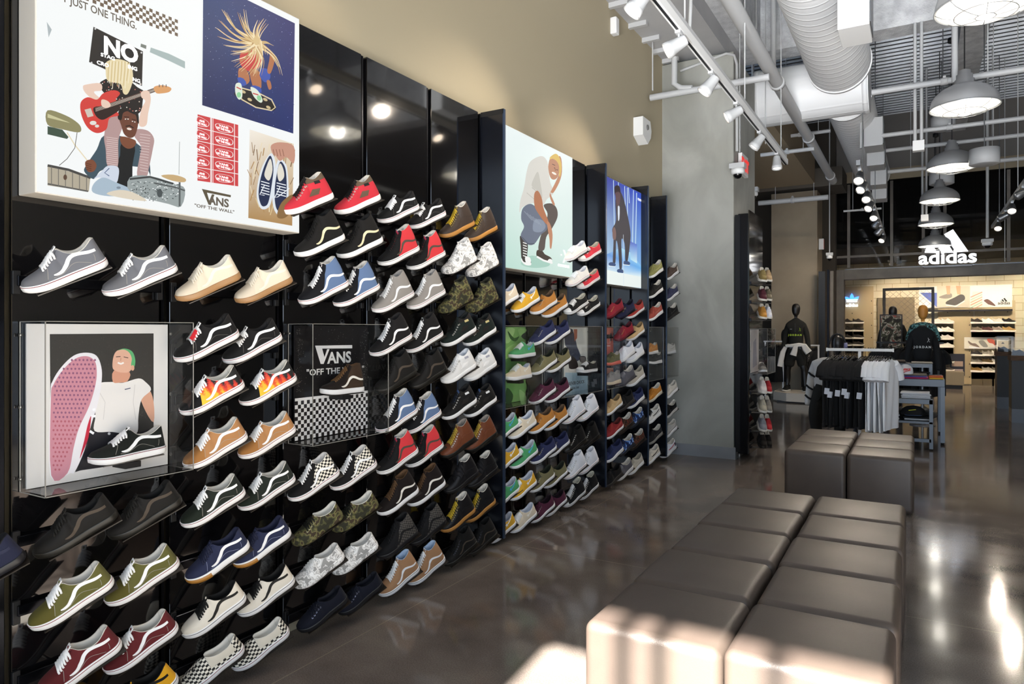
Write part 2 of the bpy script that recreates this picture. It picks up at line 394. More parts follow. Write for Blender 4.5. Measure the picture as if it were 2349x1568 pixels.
    def lining(s):
        V = []; F = []; qs = [q for q in s.S if q >= s.o]; m = len(qs)
        for side in (1, -1):
            for q in qs:
                wt = s.wt(q); H = s.P(q, 1).z; y = s.P(q, 1).y; zi = .038
                f = max(0, 1 - .004 / wt) if wt > .004 else 0
                c = -.003 if q > .9 else 0
                for x, z, dy in ((wt + .0006, H - .003, 0), (wt, H + .0012, 0), (wt - .0035, H, c), (wt - .006, H - .012, 2 * c), (wt * .72, (H + zi) / 2, 3 * c), (wt * .95, zi + .004, 2 * c), (0, zi, 2 * c)):
                    V.append((max(0, x) * side, y + dy, z))
        for sd in (0, 1):
            for i in range(m - 1):
                for j in range(6):
                    a = sd * m * 7 + i * 7 + j; f = (a, a + 1, a + 8, a + 7); F.append(f if sd else tuple(reversed(f)))
        mb = MB(); mb.add(V, F, 0, True); return mb.mesh('lining')
    def tongue(s, qs0=.33):
        mb = MB(); V = []; rows = [qs0 + (s.o - .015 - qs0) * i / 10 for i in range(11)]; n = 9
        for q in rows:
            for k in range(n):
                a = -1 + 2 * k / (n - 1); t = 1 - abs(a) * (.20 if q > qs0 + .02 else .12); sd = 1 if a >= 0 else -1
                V.append(s.P(q, t, sd) + s.nrm(q, min(.97, t), sd) * .0007)
        last = V[-n:]; top = .012 if not s.style == 'auth' else .005
        for e in (.5, 1.):
            for k in range(n):
                a = -1 + 2 * k / (n - 1); p = last[k]; V.append(Vector((p.x * (1 + .25 * e), p.y + .007 * e, p.z + top * e * (1 - .15 * a * a))))
        m = len(rows) + 2
        F = [(i * n + k, i * n + k + 1, (i + 1) * n + k + 1, (i + 1) * n + k) for i in range(m - 1) for k in range(n - 1)]
        mb.add(V, F, 0, True)
        tail = [Vector(v) + Vector((0, .004, -.001)) for v in V[(m - 4) * n:]]
        mb.add(tail, [tuple(reversed(f)) for f in [(i * n + k, i * n + k + 1, (i + 1) * n + k + 1, (i + 1) * n + k) for i in range(3) for k in range(n - 1)]], 0, True)
        b0 = [V[(m - 1) * n + k] for k in range(n)]; b1 = [tail[3 * n + k] for k in range(n)]
        mb.add(b0 + b1, [(k, k + 1, n + k + 1, n + k) for k in range(n - 1)], 0, True)
        return mb.mesh('tongue')
    def laces(s, n=6, q0=.295, q1=None, r=.0032, tt=.66):
        mb = MB(); q1 = q1 or s.o - .03; qs = [q0 + (q1 - q0) * i / (n - 1) for i in range(n)]
        def arc(qa, qb):
            pts = []
            for k in range(9):
                a = 1 - 2 * k / 8; q = qa + (qb - qa) * k / 8; t = 1 - abs(a) * (1 - tt); sd = 1 if a >= 0 else -1
                pts.append(s.P(q + .012 * (1 - a * a), t, sd) + s.nrm(q, min(.96, t), sd) * (r * (.1 if k in (0, 8) else 1.1)))
            return pts
        for i, q in enumerate(qs):
            mb.tube(arc(q, q), r, 6, 0)
            if i < n - 1: mb.tube(arc(q, qs[i + 1])[1:-1], r * .8, 6, 0); mb.tube(arc(qs[i + 1], q)[1:-1], r * .8, 6, 0)
        return mb.mesh('laces')
    def eyelets(s, n=6, q0=.285, q1=None, tt=.60, r=.0048):
        q1 = q1 or s.o - .01; out = []
        for i in range(n):
            q = q0 + (q1 - q0) * i / (n - 1); mb = MB()
            p = s.P(q, tt, 1); nn = s.nrm(q, tt, 1); M = nn.to_track_quat('Z', 'Y').to_matrix()
            mb.lathe([(r * .45, .0012), (r, .0016), (r, -.001)], p, 8, 0, rot=M.to_euler()); out.append(mb.mesh('eyelet'))
        return out
    def ribbon(s, name, pts, wd, off=.0016, sides=(1,), n=6):
        """raised strip along (q, z) points on the shoe's side"""
        mb = MB()
        C = bez([(p[0] * SL, p[1]) for p in pts], n, False); W = wd if isinstance(wd, (list, tuple)) else [wd] * len(pts)
        for side in sides:
            V = []
            for i, c in enumerate(C):
                t = (C[min(i + 1, len(C) - 1)] - C[max(0, i - 1)]).normalized(); nn = Vector((-t.y, t.x))
                f = i / n; k = min(int(f), len(W) - 2); ww = (W[k] + (W[k + 1] - W[k]) * (f - k)) / 2
                for d, o in ((-1, -.0004), (-1, off), (1, off), (1, -.0004)):
                    c2 = c + nn * ww * d; V.append(s.Q(min(.999, c2.x / SL), c2.y, side, o))
            m = len(C); F = [(i * 4 + k, i * 4 + k + 1, i * 4 + k + 5, i * 4 + k + 4) for i in range(m - 1) for k in range(3)] + [(0, 1, 2, 3), ((m - 1) * 4 + 3, (m - 1) * 4 + 2, (m - 1) * 4 + 1, (m - 1) * 4)]
            mb.add(V, F if side < 0 else [tuple(reversed(f)) for f in F], 0, False)
        return mb.mesh(name)
    def patch(s, name, poly, off=.0012, sides=(1,)):
        """flat piece laid on the side, poly in (q, z)"""
        mb = MB(); n = len(poly)
        for side in sides:
            top = [s.Q(p[0], p[1], side, off) for p in poly]; bot = [s.Q(p[0], p[1], side, -.0005) for p in poly]
            tris = tessellate_polygon([[Vector((p[0] * SL, p[1], 0)) for p in poly]])
            mb.add(top, [tuple(t) for t in tris]); mb.add(top + bot, [(i, (i + 1) % n, n + (i + 1) % n, n + i) for i in range(n)])
        return mb.mesh(name)
    def strap(s, q, t0=.35, wd=.017):
        mb = MB(); V = []; n = 17
        for k in range(n):
            a = -1 + 2 * k / (n - 1); t = 1 - abs(a) * (1 - t0); sd = 1 if a >= 0 else -1
            for dq, o in ((-wd / 2, .0), (-wd / 2, .005), (wd / 2, .005), (wd / 2, .0)):
                qq = q + dq / SL + (1 - t) * .10; tt = min(.99, t)
                V.append(s.P(min(qq, s.o - .002) if tt > .93 else qq, tt, sd) + s.nrm(qq, min(.95, tt), sd) * o)
        mb.add(V, [(i * 4 + k, i * 4 + k + 1, i * 4 + k + 5, i * 4 + k + 4) for i in range(n - 1) for k in range(3)], 0, True); return mb.mesh('strap')
STAR = [(.66 + (.052 if k % 2 == 0 else .021) * math.sin(k * PI / 5) * 1.05, .060 + (.0150 if k % 2 == 0 else .006) * math.cos(k * PI / 5)) for k in range(10)]
SHOE_MESH = {}
def shoe_kit(kind):
    """parts of one kind of sneaker: name -> (mesh, colour slot)"""
    if kind in SHOE_MESH: return SHOE_MESH[kind]
    base = {'skate': 'low', 'skatehi': 'hi', 'auth': 'auth', 'slip': 'slip', 'skatemid': 'mid', 'half': 'mid', 'boot': 'hi', 'straphi': 'hi', 'onestar': 'low', 'suede': 'low', 'chucklow': 'auth', 'chuckhi': 'hi', 'runner': 'run', 'court': 'low', 'knit': 'run'}[kind]
    s = Shoe(base); K = []
    def a(name, me, slot): K.append((name, me, slot))
    a('sole', s.sole(), 'sole')
    thr = lambda z: next((q for q in [i / 100 for i in range(25, 60)] if s.H(q) > z), .56)
    if kind in ('skatehi', 'skatemid'):
        def quarter(q, z, t): return q > (.43 + 2.15 * (z - .035) if kind == 'skatehi' else .41 + 2.4 * (z - .035)) and not (q > .93 and z < .085)
        a('upper', s.grid('upper', lambda q, z, t: True), 'body'); fa, fb = (.43, 2.15) if kind == 'skatehi' else (.41, 2.4)
        def qp(i, j): f = s.front(fa, fb, j); e = .935 + .06 * sm(.35, .6, j); return f + (max(f, e) - f) * i, j
        a('quarter_panel', s.overlay('quarter_panel', qp), 'panel')
        k = 1 if kind == 'skatehi' else .86
        a('side_stripe', s.ribbon('side_stripe', [(.955, .071), (.86, .073), (.74, .085), (.66, .088), (.60, .079), (.54, .060), (.48, .045), (.42, .040), (.38, .042)], [.008, .011, .0125, .013, .013, .013, .011, .008, .003]), 'stripe')
        if kind == 'skatehi':
            a('ankle_ridges', s.ribbon('ankle_ridge', [(.90, .143), (.80, .134), (.70, .137)], .0022, .0012), 'panel'); a('ankle_ridge', s.ribbon('ankle_ridge', [(.92, .124), (.80, .115), (.68, .118)], .0022, .0012), 'panel')
    elif kind in ('skate',):
        a('upper', s.grid('upper', lambda q, z, t: True), 'body'); a('toe_cap', s.overlay('toe_cap', lambda i, j: ((s.front(.30, 1.2, j)) * (.5 - .5 * math.cos(PI * (.5 * i) * 1.0)) / .5, j) if False else (s.front(.30, 1.2, j) * i ** 1.6, j)), 'toe')
        a('side_stripe', s.ribbon('side_stripe', [(.935, .069), (.84, .0705), (.74, .0755), (.665, .0765), (.605, .070), (.545, .054), (.48, .0425), (.42, .0395), (.375, .041)], [.009, .0105, .0105, .0115, .012, .012, .0105, .008, .003]), 'stripe')
        a('stitching', s.ribbon('stitching', [(.36, .033), (.46, .0335), (.53, .040), (.60, .050), (.67, .052), (.76, .042), (.82, .034)], .0012, .0006), 'stitch'); a('stitching', s.ribbon('stitching', [(.295, .034), (.315, .046), (.335, .058), (.345, .066)], .0014, .0006), 'stitch'); a('stitching', s.ribbon('stitching', [(.87, .036), (.885, .046), (.893, .058)], .0012, .0006), 'stitch')
    elif kind in ('chucklow', 'chuckhi'):
        a('toe_cap', s.grid('toe_cap', lambda q, z, t: q < .17, .0015), 'cap'); a('upper', s.grid('upper', lambda q, z, t: q >= .16), 'body')
    elif kind == 'half':
        a('upper', s.grid('upper', lambda q, z, t: True), 'body'); a('collar', s.overlay('collar', lambda i, j: (lambda q: (q, (lambda t0: t0 + (1 - t0) * j)(s.tz(q, .106))))(.53 + .469 * i)), 'panel')
        a('side_patch', s.patch('side_patch', [(.50, .052), (.60, .078), (.78, .072), (.70, .048)], .001), 'panel')
        a('ankle_badge', s.patch('ankle_badge', [(.70, .096), (.70, .110), (.84, .108), (.84, .094)], .0018), 'badge')
    elif kind == 'slip':
        a('upper', s.grid('upper', lambda q, z, t: q < .47 or z < .045 or q > .88), 'body'); a('side_gore', s.grid('side_gore', lambda q, z, t: not (q < .47 or z < .045 or q > .88)), 'panel')
    elif kind in ('court', 'runner', 'knit'):
        a('upper', s.grid('upper', lambda q, z, t: True), 'body')
        if kind == 'court': a('side_stripe', s.ribbon('side_stripe', [(.90, .080), (.78, .064), (.64, .052), (.52, .042)], [.008, .014, .016, .014]), 'stripe')
        if kind == 'runner':
            a('side_stripe', s.ribbon('side_stripe', [(.88, .080), (.76, .066), (.62, .056), (.48, .054), (.40, .062)], [.004, .008, .010, .008, .003]), 'stripe'); a('toe_guard', s.grid('toe_guard', lambda q, z, t: q < .15 and z < .062, .0012), 'toe')
            a('heel_counter', s.grid('heel_counter', lambda q, z, t: q > .86 and z < .085, .0012), 'panel')
    else:
        a('upper', s.grid('upper', lambda q, z, t: True), 'body')
        if kind in ('boot', 'straphi'): a('side_stripe', s.ribbon('side_stripe', [(.955, .070), (.86, .071), (.74, .083), (.66, .086), (.59, .075), (.52, .055), (.445, .043), (.405, .042)], [.006, .008, .009, .009, .009, .009, .008, .004]), 'stripe')
        if kind == 'onestar': a('side_star', s.patch('side_star', STAR, .0014), 'stripe'); a('star_trim', s.ribbon('star_trim', [(.86, .088), (.78, .073), (.70, .062)], [.004, .006, .007]), 'stripe')
    a('lining', s.lining(), 'lining')
    if kind != 'slip':
        a('tongue', s.tongue(), 'tongue')
        n = {'hi': 8, 'mid': 7, 'auth': 5}.get(base, 6)
        a('laces', s.laces(n, r=.0036 if kind in ('skate', 'skatehi', 'chuckhi', 'chucklow', 'onestar', 'skatemid') else .0027, tt=.72 if s.tall else .60), 'lace')
        if kind in ('skatehi', 'skatemid', 'skate', 'boot'):
            q = s.o - .03; p = s.P(q, 1) + Vector((0, .012, .010)); mb = MB(); mb.box(p, (.022, .003, .018), rot=(-.9 if not s.tall else -.55, 0, 0)); a('tongue_label', mb.mesh('tongue_label'), 'label')
        if kind in ('suede', 'chucklow', 'chuckhi', 'auth', 'boot', 'half'): [a('eyelet', e_, 'eye') for e_ in s.eyelets(n)]
    if kind in ('skatehi', 'skate', 'skatemid', 'auth', 'chucklow', 'chuckhi', 'slip'): a('foxing_stripe', s.band('foxing_stripe', .80, .88), 'fox')
    if kind in ('runner', 'knit'): a('outsole', s.band('outsole', .0, .16, off=.0015), 'out')
    if kind == 'straphi':
        for q in (.40, .47): a('strap', s.strap(q), 'strap')
    SHOE_MESH[kind] = K
    return K
BUMPER = Shoe('low').band('toe_bumper', .04, .78, 0, .33, .0012)
LSL = ('body', 'panel', 'toe', 'stripe', 'sole', 'fox', 'lining', 'tongue', 'lace', 'eye', 'stitch', 'cap', 'badge', 'out', 'strap')
def make_shoe(kind, c, loc, rot, label, group, scale=1., mirror=False):
    """c: colour slot -> hex or material"""
    root = empty('sneaker', loc, rot, label=label, cat='sneaker', group=group); root.scale = (scale,) * 3
    d = dict(body='#222222', sole='#e8e6e4'); d.update(c)
    df = dict(panel='body', toe='body', stripe='body', fox='sole', tongue='body', lace='body', eye='#b9b4aa', stitch='body', label='lace', cap='#e9e6df', badge='#d9d7d0', out='sole', strap='body', lining='#c9c3b8')
    def M(slot):
        k = d.get(slot)
        if k is None:
            k = df[slot]
            while isinstance(k, str) and not k.startswith('#'): k = d[k] if k in d else df[k]
        if isinstance(k, str):
            if slot in ('sole', 'cap', 'out'): return mat(k, .45)
            if slot == 'eye': return mat(k, .3, .8)
            if isinstance(k, str) and max(lin(k)) < .035 and slot not in ('eye',): k = tuple(x * .55 for x in lin(k))
            if slot in ('body', 'toe', 'panel'): return mat(k, d.get('rough', .8), spec=.25, sheen=.04, bump=.25, bscale=900)
            return mat(k, .75, spec=.3)
        return k
    for name, me, slot in shoe_kit(kind):
        if slot == 'fox' and 'fox' not in d: continue
        if name == 'stitching' and 'stitch' not in d: continue
        o = bpy.data.objects.new(name, me); COL.objects.link(o); o.parent = root
        if not me.materials: me.materials.append(None)
        o.material_slots[0].link = 'OBJECT'; o.material_slots[0].material = M(slot)
    if 'bumper' in d:
        o = bpy.data.objects.new('toe_bumper', BUMPER); COL.objects.link(o); o.parent = root
        if not BUMPER.materials: BUMPER.materials.append(None)
        o.material_slots[0].link = 'OBJECT'; o.material_slots[0].material = mat(d['bumper'], .5)
    if 'hangtag' in d:
        mb = MB(); mb.box((0, 0, 0), (.004, .042, .052)); 
        mb.build('hang_tag', mat(d['hangtag'], .5), root, loc=(.022, -.028, .078 if kind in ('skate', 'slip', 'auth') else .11), rot=(.5, .2, .5))
    return root
# ------------------------------------------------------------------ room shell
def floor_mat():
    m = ramp_mat('polished_concrete_floor', [(.30, '#5b534e'), (.5, '#6c635d'), (.72, '#7c736b')], 2.2, rough=.05, detail=8, rough2=.16, spec=.6)
    nt = m.node_tree; b = nt.nodes['Principled BSDF']; r = [n for n in nt.nodes if n.type == 'VALTORGB'][0]; N = nt.nodes.new; L = nt.links
    tc = [n for n in nt.nodes if n.type == 'TEX_COORD'][0]; sx = N('ShaderNodeSeparateXYZ'); L.new(tc.outputs['Object'], sx.inputs[0])
    def joint(sock, off, sp, wd):
        a = N('ShaderNodeMath'); a.operation = 'SUBTRACT'; a.inputs[1].default_value = off; L.new(sock, a.inputs[0])
        p = N('ShaderNodeMath'); p.operation = 'PINGPONG'; p.inputs[1].default_value = sp / 2; L.new(a.outputs[0], p.inputs[0])
        c = N('ShaderNodeMath'); c.operation = 'LESS_THAN'; c.inputs[1].default_value = wd; L.new(p.outputs[0], c.inputs[0]); return c.outputs[0]
    a = joint(sx.outputs[0], .27, 4.4, .0022); c = joint(sx.outputs[1], 4.17, 4.5, .003)
    mx = N('ShaderNodeMath'); mx.operation = 'MAXIMUM'; L.new(a, mx.inputs[0]); L.new(c, mx.inputs[1])
    mix = N('ShaderNodeMixRGB'); L.new(mx.outputs[0], mix.inputs[0]); L.new(r.outputs['Color'], mix.inputs[1]); mix.inputs[2].default_value = (*lin('#8d8272'), 1)
    # fine aggregate specks
    n = N('ShaderNodeTexNoise'); n.inputs['Scale'].default_value = 160; n.inputs['Detail'].default_value = 2; L.new(tc.outputs['Object'], n.inputs['Vector'])
    r2 = N('ShaderNodeMapRange'); r2.inputs['From Min'].default_value = .35; r2.inputs['From Max'].default_value = .7; r2.inputs['To Min'].default_value = .82; r2.inputs['To Max'].default_value = 1.2; L.new(n.outputs['Fac'], r2.inputs['Value'])
    v = N('ShaderNodeVectorMath'); v.operation = 'SCALE'; L.new(mix.outputs[0], v.inputs[0]); L.new(r2.outputs[0], v.inputs['Scale']); L.new(v.outputs[0], b.inputs['Base Color'])
    return m
M_CONC = ramp_mat('cast_concrete', [(.3, '#8a8a83'), (.5, '#9c9c95'), (.7, '#b0b0a9')], 1.6, rough=.75, detail=9, bump=.12, stretch=(1, 1, .6), dist=.6)
M_CONC2 = ramp_mat('soffit_concrete', [(.3, '#a3a3a6'), (.7, '#b9b9b9')], 1.2, rough=.8, detail=8, bump=.15)
M_WALL = mat('#aca188', .85, bump=.05, bscale=60, name='khaki_wall_paint')
def struct(name, mb, m, **k): return mb.build(name, m, kind='structure', **k)
ZD = 6.3
struct('floor', MB().bx((-3, -2.2, -.1), (11, 24, 0)), floor_mat())
struct('floor_added_reflector', MB().bx((1.3, -2.0, 0), (10.4, 1.9, .004)), mat('#a9a59e', .6, name='pale_added_reflector'))  # unseen pale strip, added to bounce sunlight up to the duct
struct('wall_left', MB().bx((-.35, -2.2, 0), (-.06, 9.4, ZD)), M_WALL)
struct('trim_1', MB().bx((-.06, 8.17, 0), (.815, 9.42, .135)), ramp_mat('base_plinth', [(.3, '#7e8084'), (.7, '#8f9297')], 2, rough=.6))
struct('wall_pillar', MB().bx((-.08, 8.19, 0), (.79, 9.4, 4.72)), M_CONC, bevel=.012)
# spandrel beam / sloping soffit along the left wall
struct('ceiling_soffit', MB().bx((-.06, -2.2, 4.79), (.67, 9.4, ZD)), M_CONC2)
M_SPRAY = ramp_mat('sprayed_fireproofing', [(.3, '#b9babd'), (.7, '#dcddde')], 9, rough=.95, detail=6, bump=1.0)
struct('ceiling_beam', MB().bx((.672, -2.2, 5.0), (.86, 9.4, ZD)).bx((-.06, 9.4, 5.1), (11, 9.75, ZD)), M_SPRAY)
struct('ceiling_beam_along', MB().bx((3.15, -2.2, 5.75), (3.5, 17.6, ZD)), M_SPRAY)
# corrugated deck: ribs run along x
mb = MB(); y = -2.2; pts = []
while y < 18: pts += [(y, ZD), (y + .06, ZD), (y + .09, ZD + .07), (y + .15, ZD + .07), (y + .18, ZD)]; y += .18
n = len(pts); V = [(x, p[0], p[1]) for x in (-3, 11) for p in pts]
mb.add(V, [(i, i + 1, n + i + 1, n + i) for i in range(n - 1)])
M_DECK = mat('#8f9399', .42, .6, name='galvanised_deck')
struct('ceiling', mb, M_DECK)
struct('ceiling_roof', MB().bx((-3, -2.2, ZD + .09), (11, 24, ZD + .2)), mat('#555555', .9))
# right wall and rear (street) side with the big window
struct('wall_right', MB().bx((10.8, -2.2, 0), (11, 24, ZD)), mat('#9a958c', .85))
M_FRAME = mat('#2a2b2d', .4, .6)
# street front: opening x 1.2..10.4, z 0.1..HEAD
SY = -2.0; HEAD = .45 + (2.50 - SY) * math.tan(math.radians(41))
struct('wall_street', MB().bx((-.06, SY - .1, HEAD), (10.8, SY + .06, ZD)).bx((-.06, SY - .1, 0), (1.46, SY + .06, HEAD)).bx((10.4, SY - .1, 0), (10.8, SY + .06, HEAD)), M_WALL)
mb = MB()
for x in (1.46, 2.06, 2.19, 2.56, 4.2, 5.9, 7.6, 9.3): mb.bx((x, SY - .06, 0), (x + .055, SY + .0, HEAD))
struct('window_1', mb, M_FRAME)
# rear-left of the shop behind the pillar
M_DARKW = mat('#3a332b', .85)
struct('wall_back', MB().bx((-3, 17.4, 0), (1.0, 17.7, ZD)), M_DARKW)
struct('wall_far_left', MB().bx((-3.1, 9.3, 0), (-2.9, 24, ZD)), M_DARKW)
struct('ceiling_lowered', MB().bx((-2.9, 10.4, 4.4), (.86, 14.9, 5.1)), mat('#9c8a70', .8))
x0, x1 = xy(1769, 16.4), xy(1875, 16.4)
x1_p = x1
struct('wall_pillar_rear', MB().bx((x0, 16.4, 0), (x1, 17.3, 4.55)), ramp_mat('warm_plastered_pillar', [(.3, '#857866'), (.7, '#978a77')], 1.6, rough=.8, detail=8), bevel=.01)
struct('trim_2', MB().bx((x0 - .01, 16.38, 0), (x1 + .015, 17.32, .14)), mat('#8a8578', .7))
struct('ceiling_beam_rear', MB().bx((-2.9, 16.3, 4.6), (x1 + .5, 17.4, 5.0)), mat('#5b554d', .8))
# fascia over the inner shop front
FY = 17.6
struct('wall_fascia', MB().bx((.9, FY, 4.95), (11, FY + .25, ZD)), mat('#6e6a66', .8))
struct('trim_3', MB().bx((.9, FY - .03, 4.85), (11, FY, 5.1)), mat('#8d8069', .7))
# ------------------------------------------------------------------ black shoe wall
M_PANEL = mat('#0d0c0d', .05, spec=.75, coat=.6, name='black_gloss_laminate')
M_UP = mat('#24252a', .25, .9, name='dark_metal_upright')
M_FIN = mat('#111319', .16, spec=.6, coat=.4, name='black_divider')
M_BLACK = mat('#101012', .5)
M_TRAY = ramp_mat('shelf_plate', [(.3, '#171310'), (.7, '#2d2620')], 60, rough=.3, spec=.6)
Z0, Z1 = .07, 3.01
FINS = [4.04, 5.83, 6.97, 7.585]
B1 = [1.13, 1.70, 2.285, 2.87, 3.455, 4.035]
BAYS = [(.56, 1.13)] + list(zip(B1[:-1], B1[1:])) + [(4.07, 4.66), (4.66, 5.25), (5.25, 5.82), (5.86, 6.41), (6.41, 6.96), (7.0, 7.575), (7.61, 8.17)]
NAMES = ['at the left edge of the photo', 'leftmost under the big lightbox', 'second, under the big lightbox', 'holding the small black case', 'just left of the boot bay', 'left of the tall near fin', 'just right of the near fin', 'under the crouching man lightbox', 'left of the second fin', 'under the blue lightbox, left half', 'under the blue lightbox, right half', 'between the two far fins', 'against the concrete column']
for k, (a, b) in enumerate(BAYS):
    r = empty('shoe_wall_bay', (0, (a + b) / 2, Z0), label='tall glossy black shoe-wall panel, ' + NAMES[k], cat='wall panel', group=None)
    h = (b - a) / 2
    MB().bx((-.05, -h + .022, 0), (-.002, h - .022, Z1 - Z0)).build('panel', M_PANEL, r, bevel=.002, seg=1)
    for s in (-1, 1): MB().bx((-.05, s * h - .020, 0), (-.012, s * h + s * -.006, Z1 - Z0)).build('upright', M_UP, r, bevel=.002, seg=1)
FL = ['nearest and tallest-looking black fin between shoe bays', 'second black fin, between the two tall bright lightboxes', 'third black fin, right of the blue lightbox', 'farthest black fin, closest to the concrete column']
for y, lb in zip(FINS, FL):
    r = empty('black_divider', (.095, y + .01, Z0), label=lb, cat='divider')
    MB().box((0, 0, (Z1 - Z0) / 2), (.19, .022, Z1 - Z0)).build('fin_panel', M_FIN, r, bevel=.002, seg=1)
    MB().bx((-.09, -.013, Z1 - Z0 - .035), (.093, -.0112, Z1 - Z0 - .001)).build('top_rail', M_BLACK, r)
    MB().bx((.088, -.013, .002), (.096, .013, Z1 - Z0 - .002)).build('edge_strip', mat('#3a4a63', .3, .6), r)
M_ACR = glass_mat('clear_acrylic', (.97, .975, .98))
M_ACE = mat('#8d8982', .15, spec=.6, name='polished_acrylic_edge')
def case(u0, u1, label, zb=.948, zt=1.528, x1=.17, xb=0., u=True, yy=None):
    y0, y1 = yy if yy else (yx(u0, x1), yx(u1, x1)); X = xb
    r = empty('display_case', ((X + x1) / 2, (y0 + y1) / 2, zb), label=label, cat='display case', group='clear acrylic display cases')
    d = (x1 - X) / 2 - .002; h = (y1 - y0) / 2; H = zt - zb; t = .006
    MB().bx((d - t, -h, 0), (d, h, H)).build('front_pane', M_ACR, r)
    MB().bx((-d, -h, .0005), (d - t, -h + t, H)).build('side_pane', M_ACR, r); MB().bx((-d, h - t, .0005), (d - t, h, H)).build('side_pane', M_ACR, r)
    MB().bx((-d, -h + t, 0), (d - t, h - t, t)).build('bottom_pane', M_ACR, r); MB().bx((-d, -h + t, H - t), (d - t, h - t, H)).build('top_pane', M_ACR, r)
    e = .0025
    for (a, b) in (((d - e, -h, 0), (d + e / 2, -h + e, H)), ((d - e, h - e, 0), (d + e / 2, h, H)), ((d - e, -h, 0), (d + e / 2, h, e)), ((d - e, -h, H - e), (d + e / 2, h, H)),
                   ((-d, -h - .001, 0), (d, -h + e, e)), ((-d, -h - .001, H - e), (d, -h + e, H)), ((-d, h - e, 0), (d, h + .001, e)), ((-d, h - e, H - e), (d, h + .001, H)), ((-d, -h - .001, 0), (-d + e, -h + e, H))):
        MB().bx(a, b).build('edge', M_ACE, r)
    for s in (-1, 1):
        for z in (.08, .5, .92):
            MB().lathe([(0, .003), (.006, .003), (.006, 0)], (-d + .012, s * (h + .003 * 1), z * H), 10, rot=(s * -PI / 2, 0, 0)).build('screw', mat('#b0aca4', .3, .9), r)
    return r, y0, y1
CASES = [case(104, 445, 'largest clear acrylic case, with the white-bordered photo of a lying person'), case(718, 892, 'clear acrylic case holding the black checkered logo board and brown boot'),
         case(1157, 1245, 'clear acrylic case in front of the green cloth print'), case(1291, 1383, 'clear acrylic case around the FOREVER CHUCK board'),
         case(1389, 1437, 'clear acrylic case with the coral print, right of second fin'), case(1488, 1522, 'narrow clear acrylic case between the two far fins', yy=(6.995, 7.55)),
         case(1528, 1557, 'clear acrylic case nearest the concrete column', yy=(7.615, 8.1))]
for k, (r, a, b) in enumerate(CASES): print('CASE', k, round(a, 2), round(b, 2))
# ------------------------------------------------------------------ shoes on the wall
RED, WHT, BLK, CRM = '#b3202c', '#ecebea', '#151516', '#e6dcc8'
CAMO_G = ramp_mat('green_camouflage', [(0, '#2b2a1b'), (.42, '#4b4a2b'), (.5, '#6d673f'), (.58, '#3a2e1f')], 38, constant=True, detail=1, rough=.8)
CAMO_W = ramp_mat('pale_camouflage', [(0, '#9c9a96'), (.42, '#e9e6e2'), (.52, '#c4c1bc'), (.60, '#f0eeea')], 40, constant=True, detail=1, rough=.8)
FLAME = bpy.data.materials.new('flame_print'); FLAME.use_nodes = True
def flame():
    nt = FLAME.node_tree; b = nt.nodes['Principled BSDF']; N = nt.nodes.new; L = nt.links
    tc = N('ShaderNodeTexCoord'); sx = N('ShaderNodeSeparateXYZ'); L.new(tc.outputs['UV'], sx.inputs[0]); wv = N('ShaderNodeTexWave'); wv.inputs['Scale'].default_value = 11; wv.inputs['Distortion'].default_value = 1.5; wv.inputs['Detail'].default_value = 0; wv.inputs['Detail Scale'].default_value = 12
    L.new(tc.outputs['UV'], wv.inputs['Vector'])
    # flame height grows from heel to toe: value = u*a - v*b + wave
    m1 = N('ShaderNodeMath'); m1.operation = 'MULTIPLY'; m1.inputs[1].default_value = 4.6; L.new(sx.outputs[0], m1.inputs[0])
    m2 = N('ShaderNodeMath'); m2.operation = 'MULTIPLY_ADD'; m2.inputs[1].default_value = 5.5; L.new(sx.outputs[1], m2.inputs[0]); L.new(m1.outputs[0], m2.inputs[2])
    m3 = N('ShaderNodeMath'); m3.operation = 'MULTIPLY_ADD'; m3.inputs[1].default_value = .22; L.new(wv.outputs['Fac'], m3.inputs[0]); L.new(m2.outputs[0], m3.inputs[2])
    r = N('ShaderNodeValToRGB'); cr = r.color_ramp; L.new(m3.outputs[0], r.inputs['Fac'])
    st = [(0, '#f2c230'), (.86, '#f2b52c'), (.93, '#e8702a'), (1, '#c8301f')]
    mm = N('ShaderNodeMath'); mm.operation = 'MULTIPLY'; mm.inputs[1].default_value = .68; L.new(m3.outputs[0], mm.inputs[0]); L.new(mm.outputs[0], r.inputs['Fac'])
    while len(cr.elements) < 5: cr.elements.new(.5)
    for e, (p, c) in zip(cr.elements, [(0, '#f3c52f'), (.68, '#f0ae2a'), (.78, '#dd5a26'), (.90, '#c02a20'), (.985, '#141414')]): e.position = p; e.color = (*lin(c), 1)
    L.new(r.outputs['Color'], b.inputs['Base Color']); b.inputs['Roughness'].default_value = .7
flame()
CHK = checker_mat('#16130f', '#e9e2d2', 80); CHKD = checker_mat('#1b1916', '#55504a', 100); BLUEK = ramp_mat('blue_knit', [(.4, '#16264f'), (.5, '#3d6bb5'), (.6, '#9fb9e0')], 45, constant=True, detail=1); BRNK = ramp_mat('brown_mottle', [(.4, '#20150f'), (.55, '#5d3a24'), (.65, '#6d1f1f')], 60, detail=1)
NAVYP = dict(label='#e6dcdc', body='#17171d', panel='#5d7294', stripe=WHT, lace=WHT, fox='#9e2b30', tongue='#17171d')
BW = dict(body='#1d1b1b', stripe=WHT, lace=WHT, fox='#8c2a2c', stitch='#5f5c58', lining='#2a2624')
BB = dict(body='#1a1714', stripe='#4a4036', sole='#16140f', lace='#15130f', lining='#14120f', rough=.7)
OSW = dict(stripe=WHT, lace=WHT, fox='#7c2a2c', stitch='#98938a')
BKR = dict(label='#35507c', body='#151314', panel='#c9363b', stripe='#4d453b', lace='#1a1718', tongue='#9c2030', fox='#5b4634')
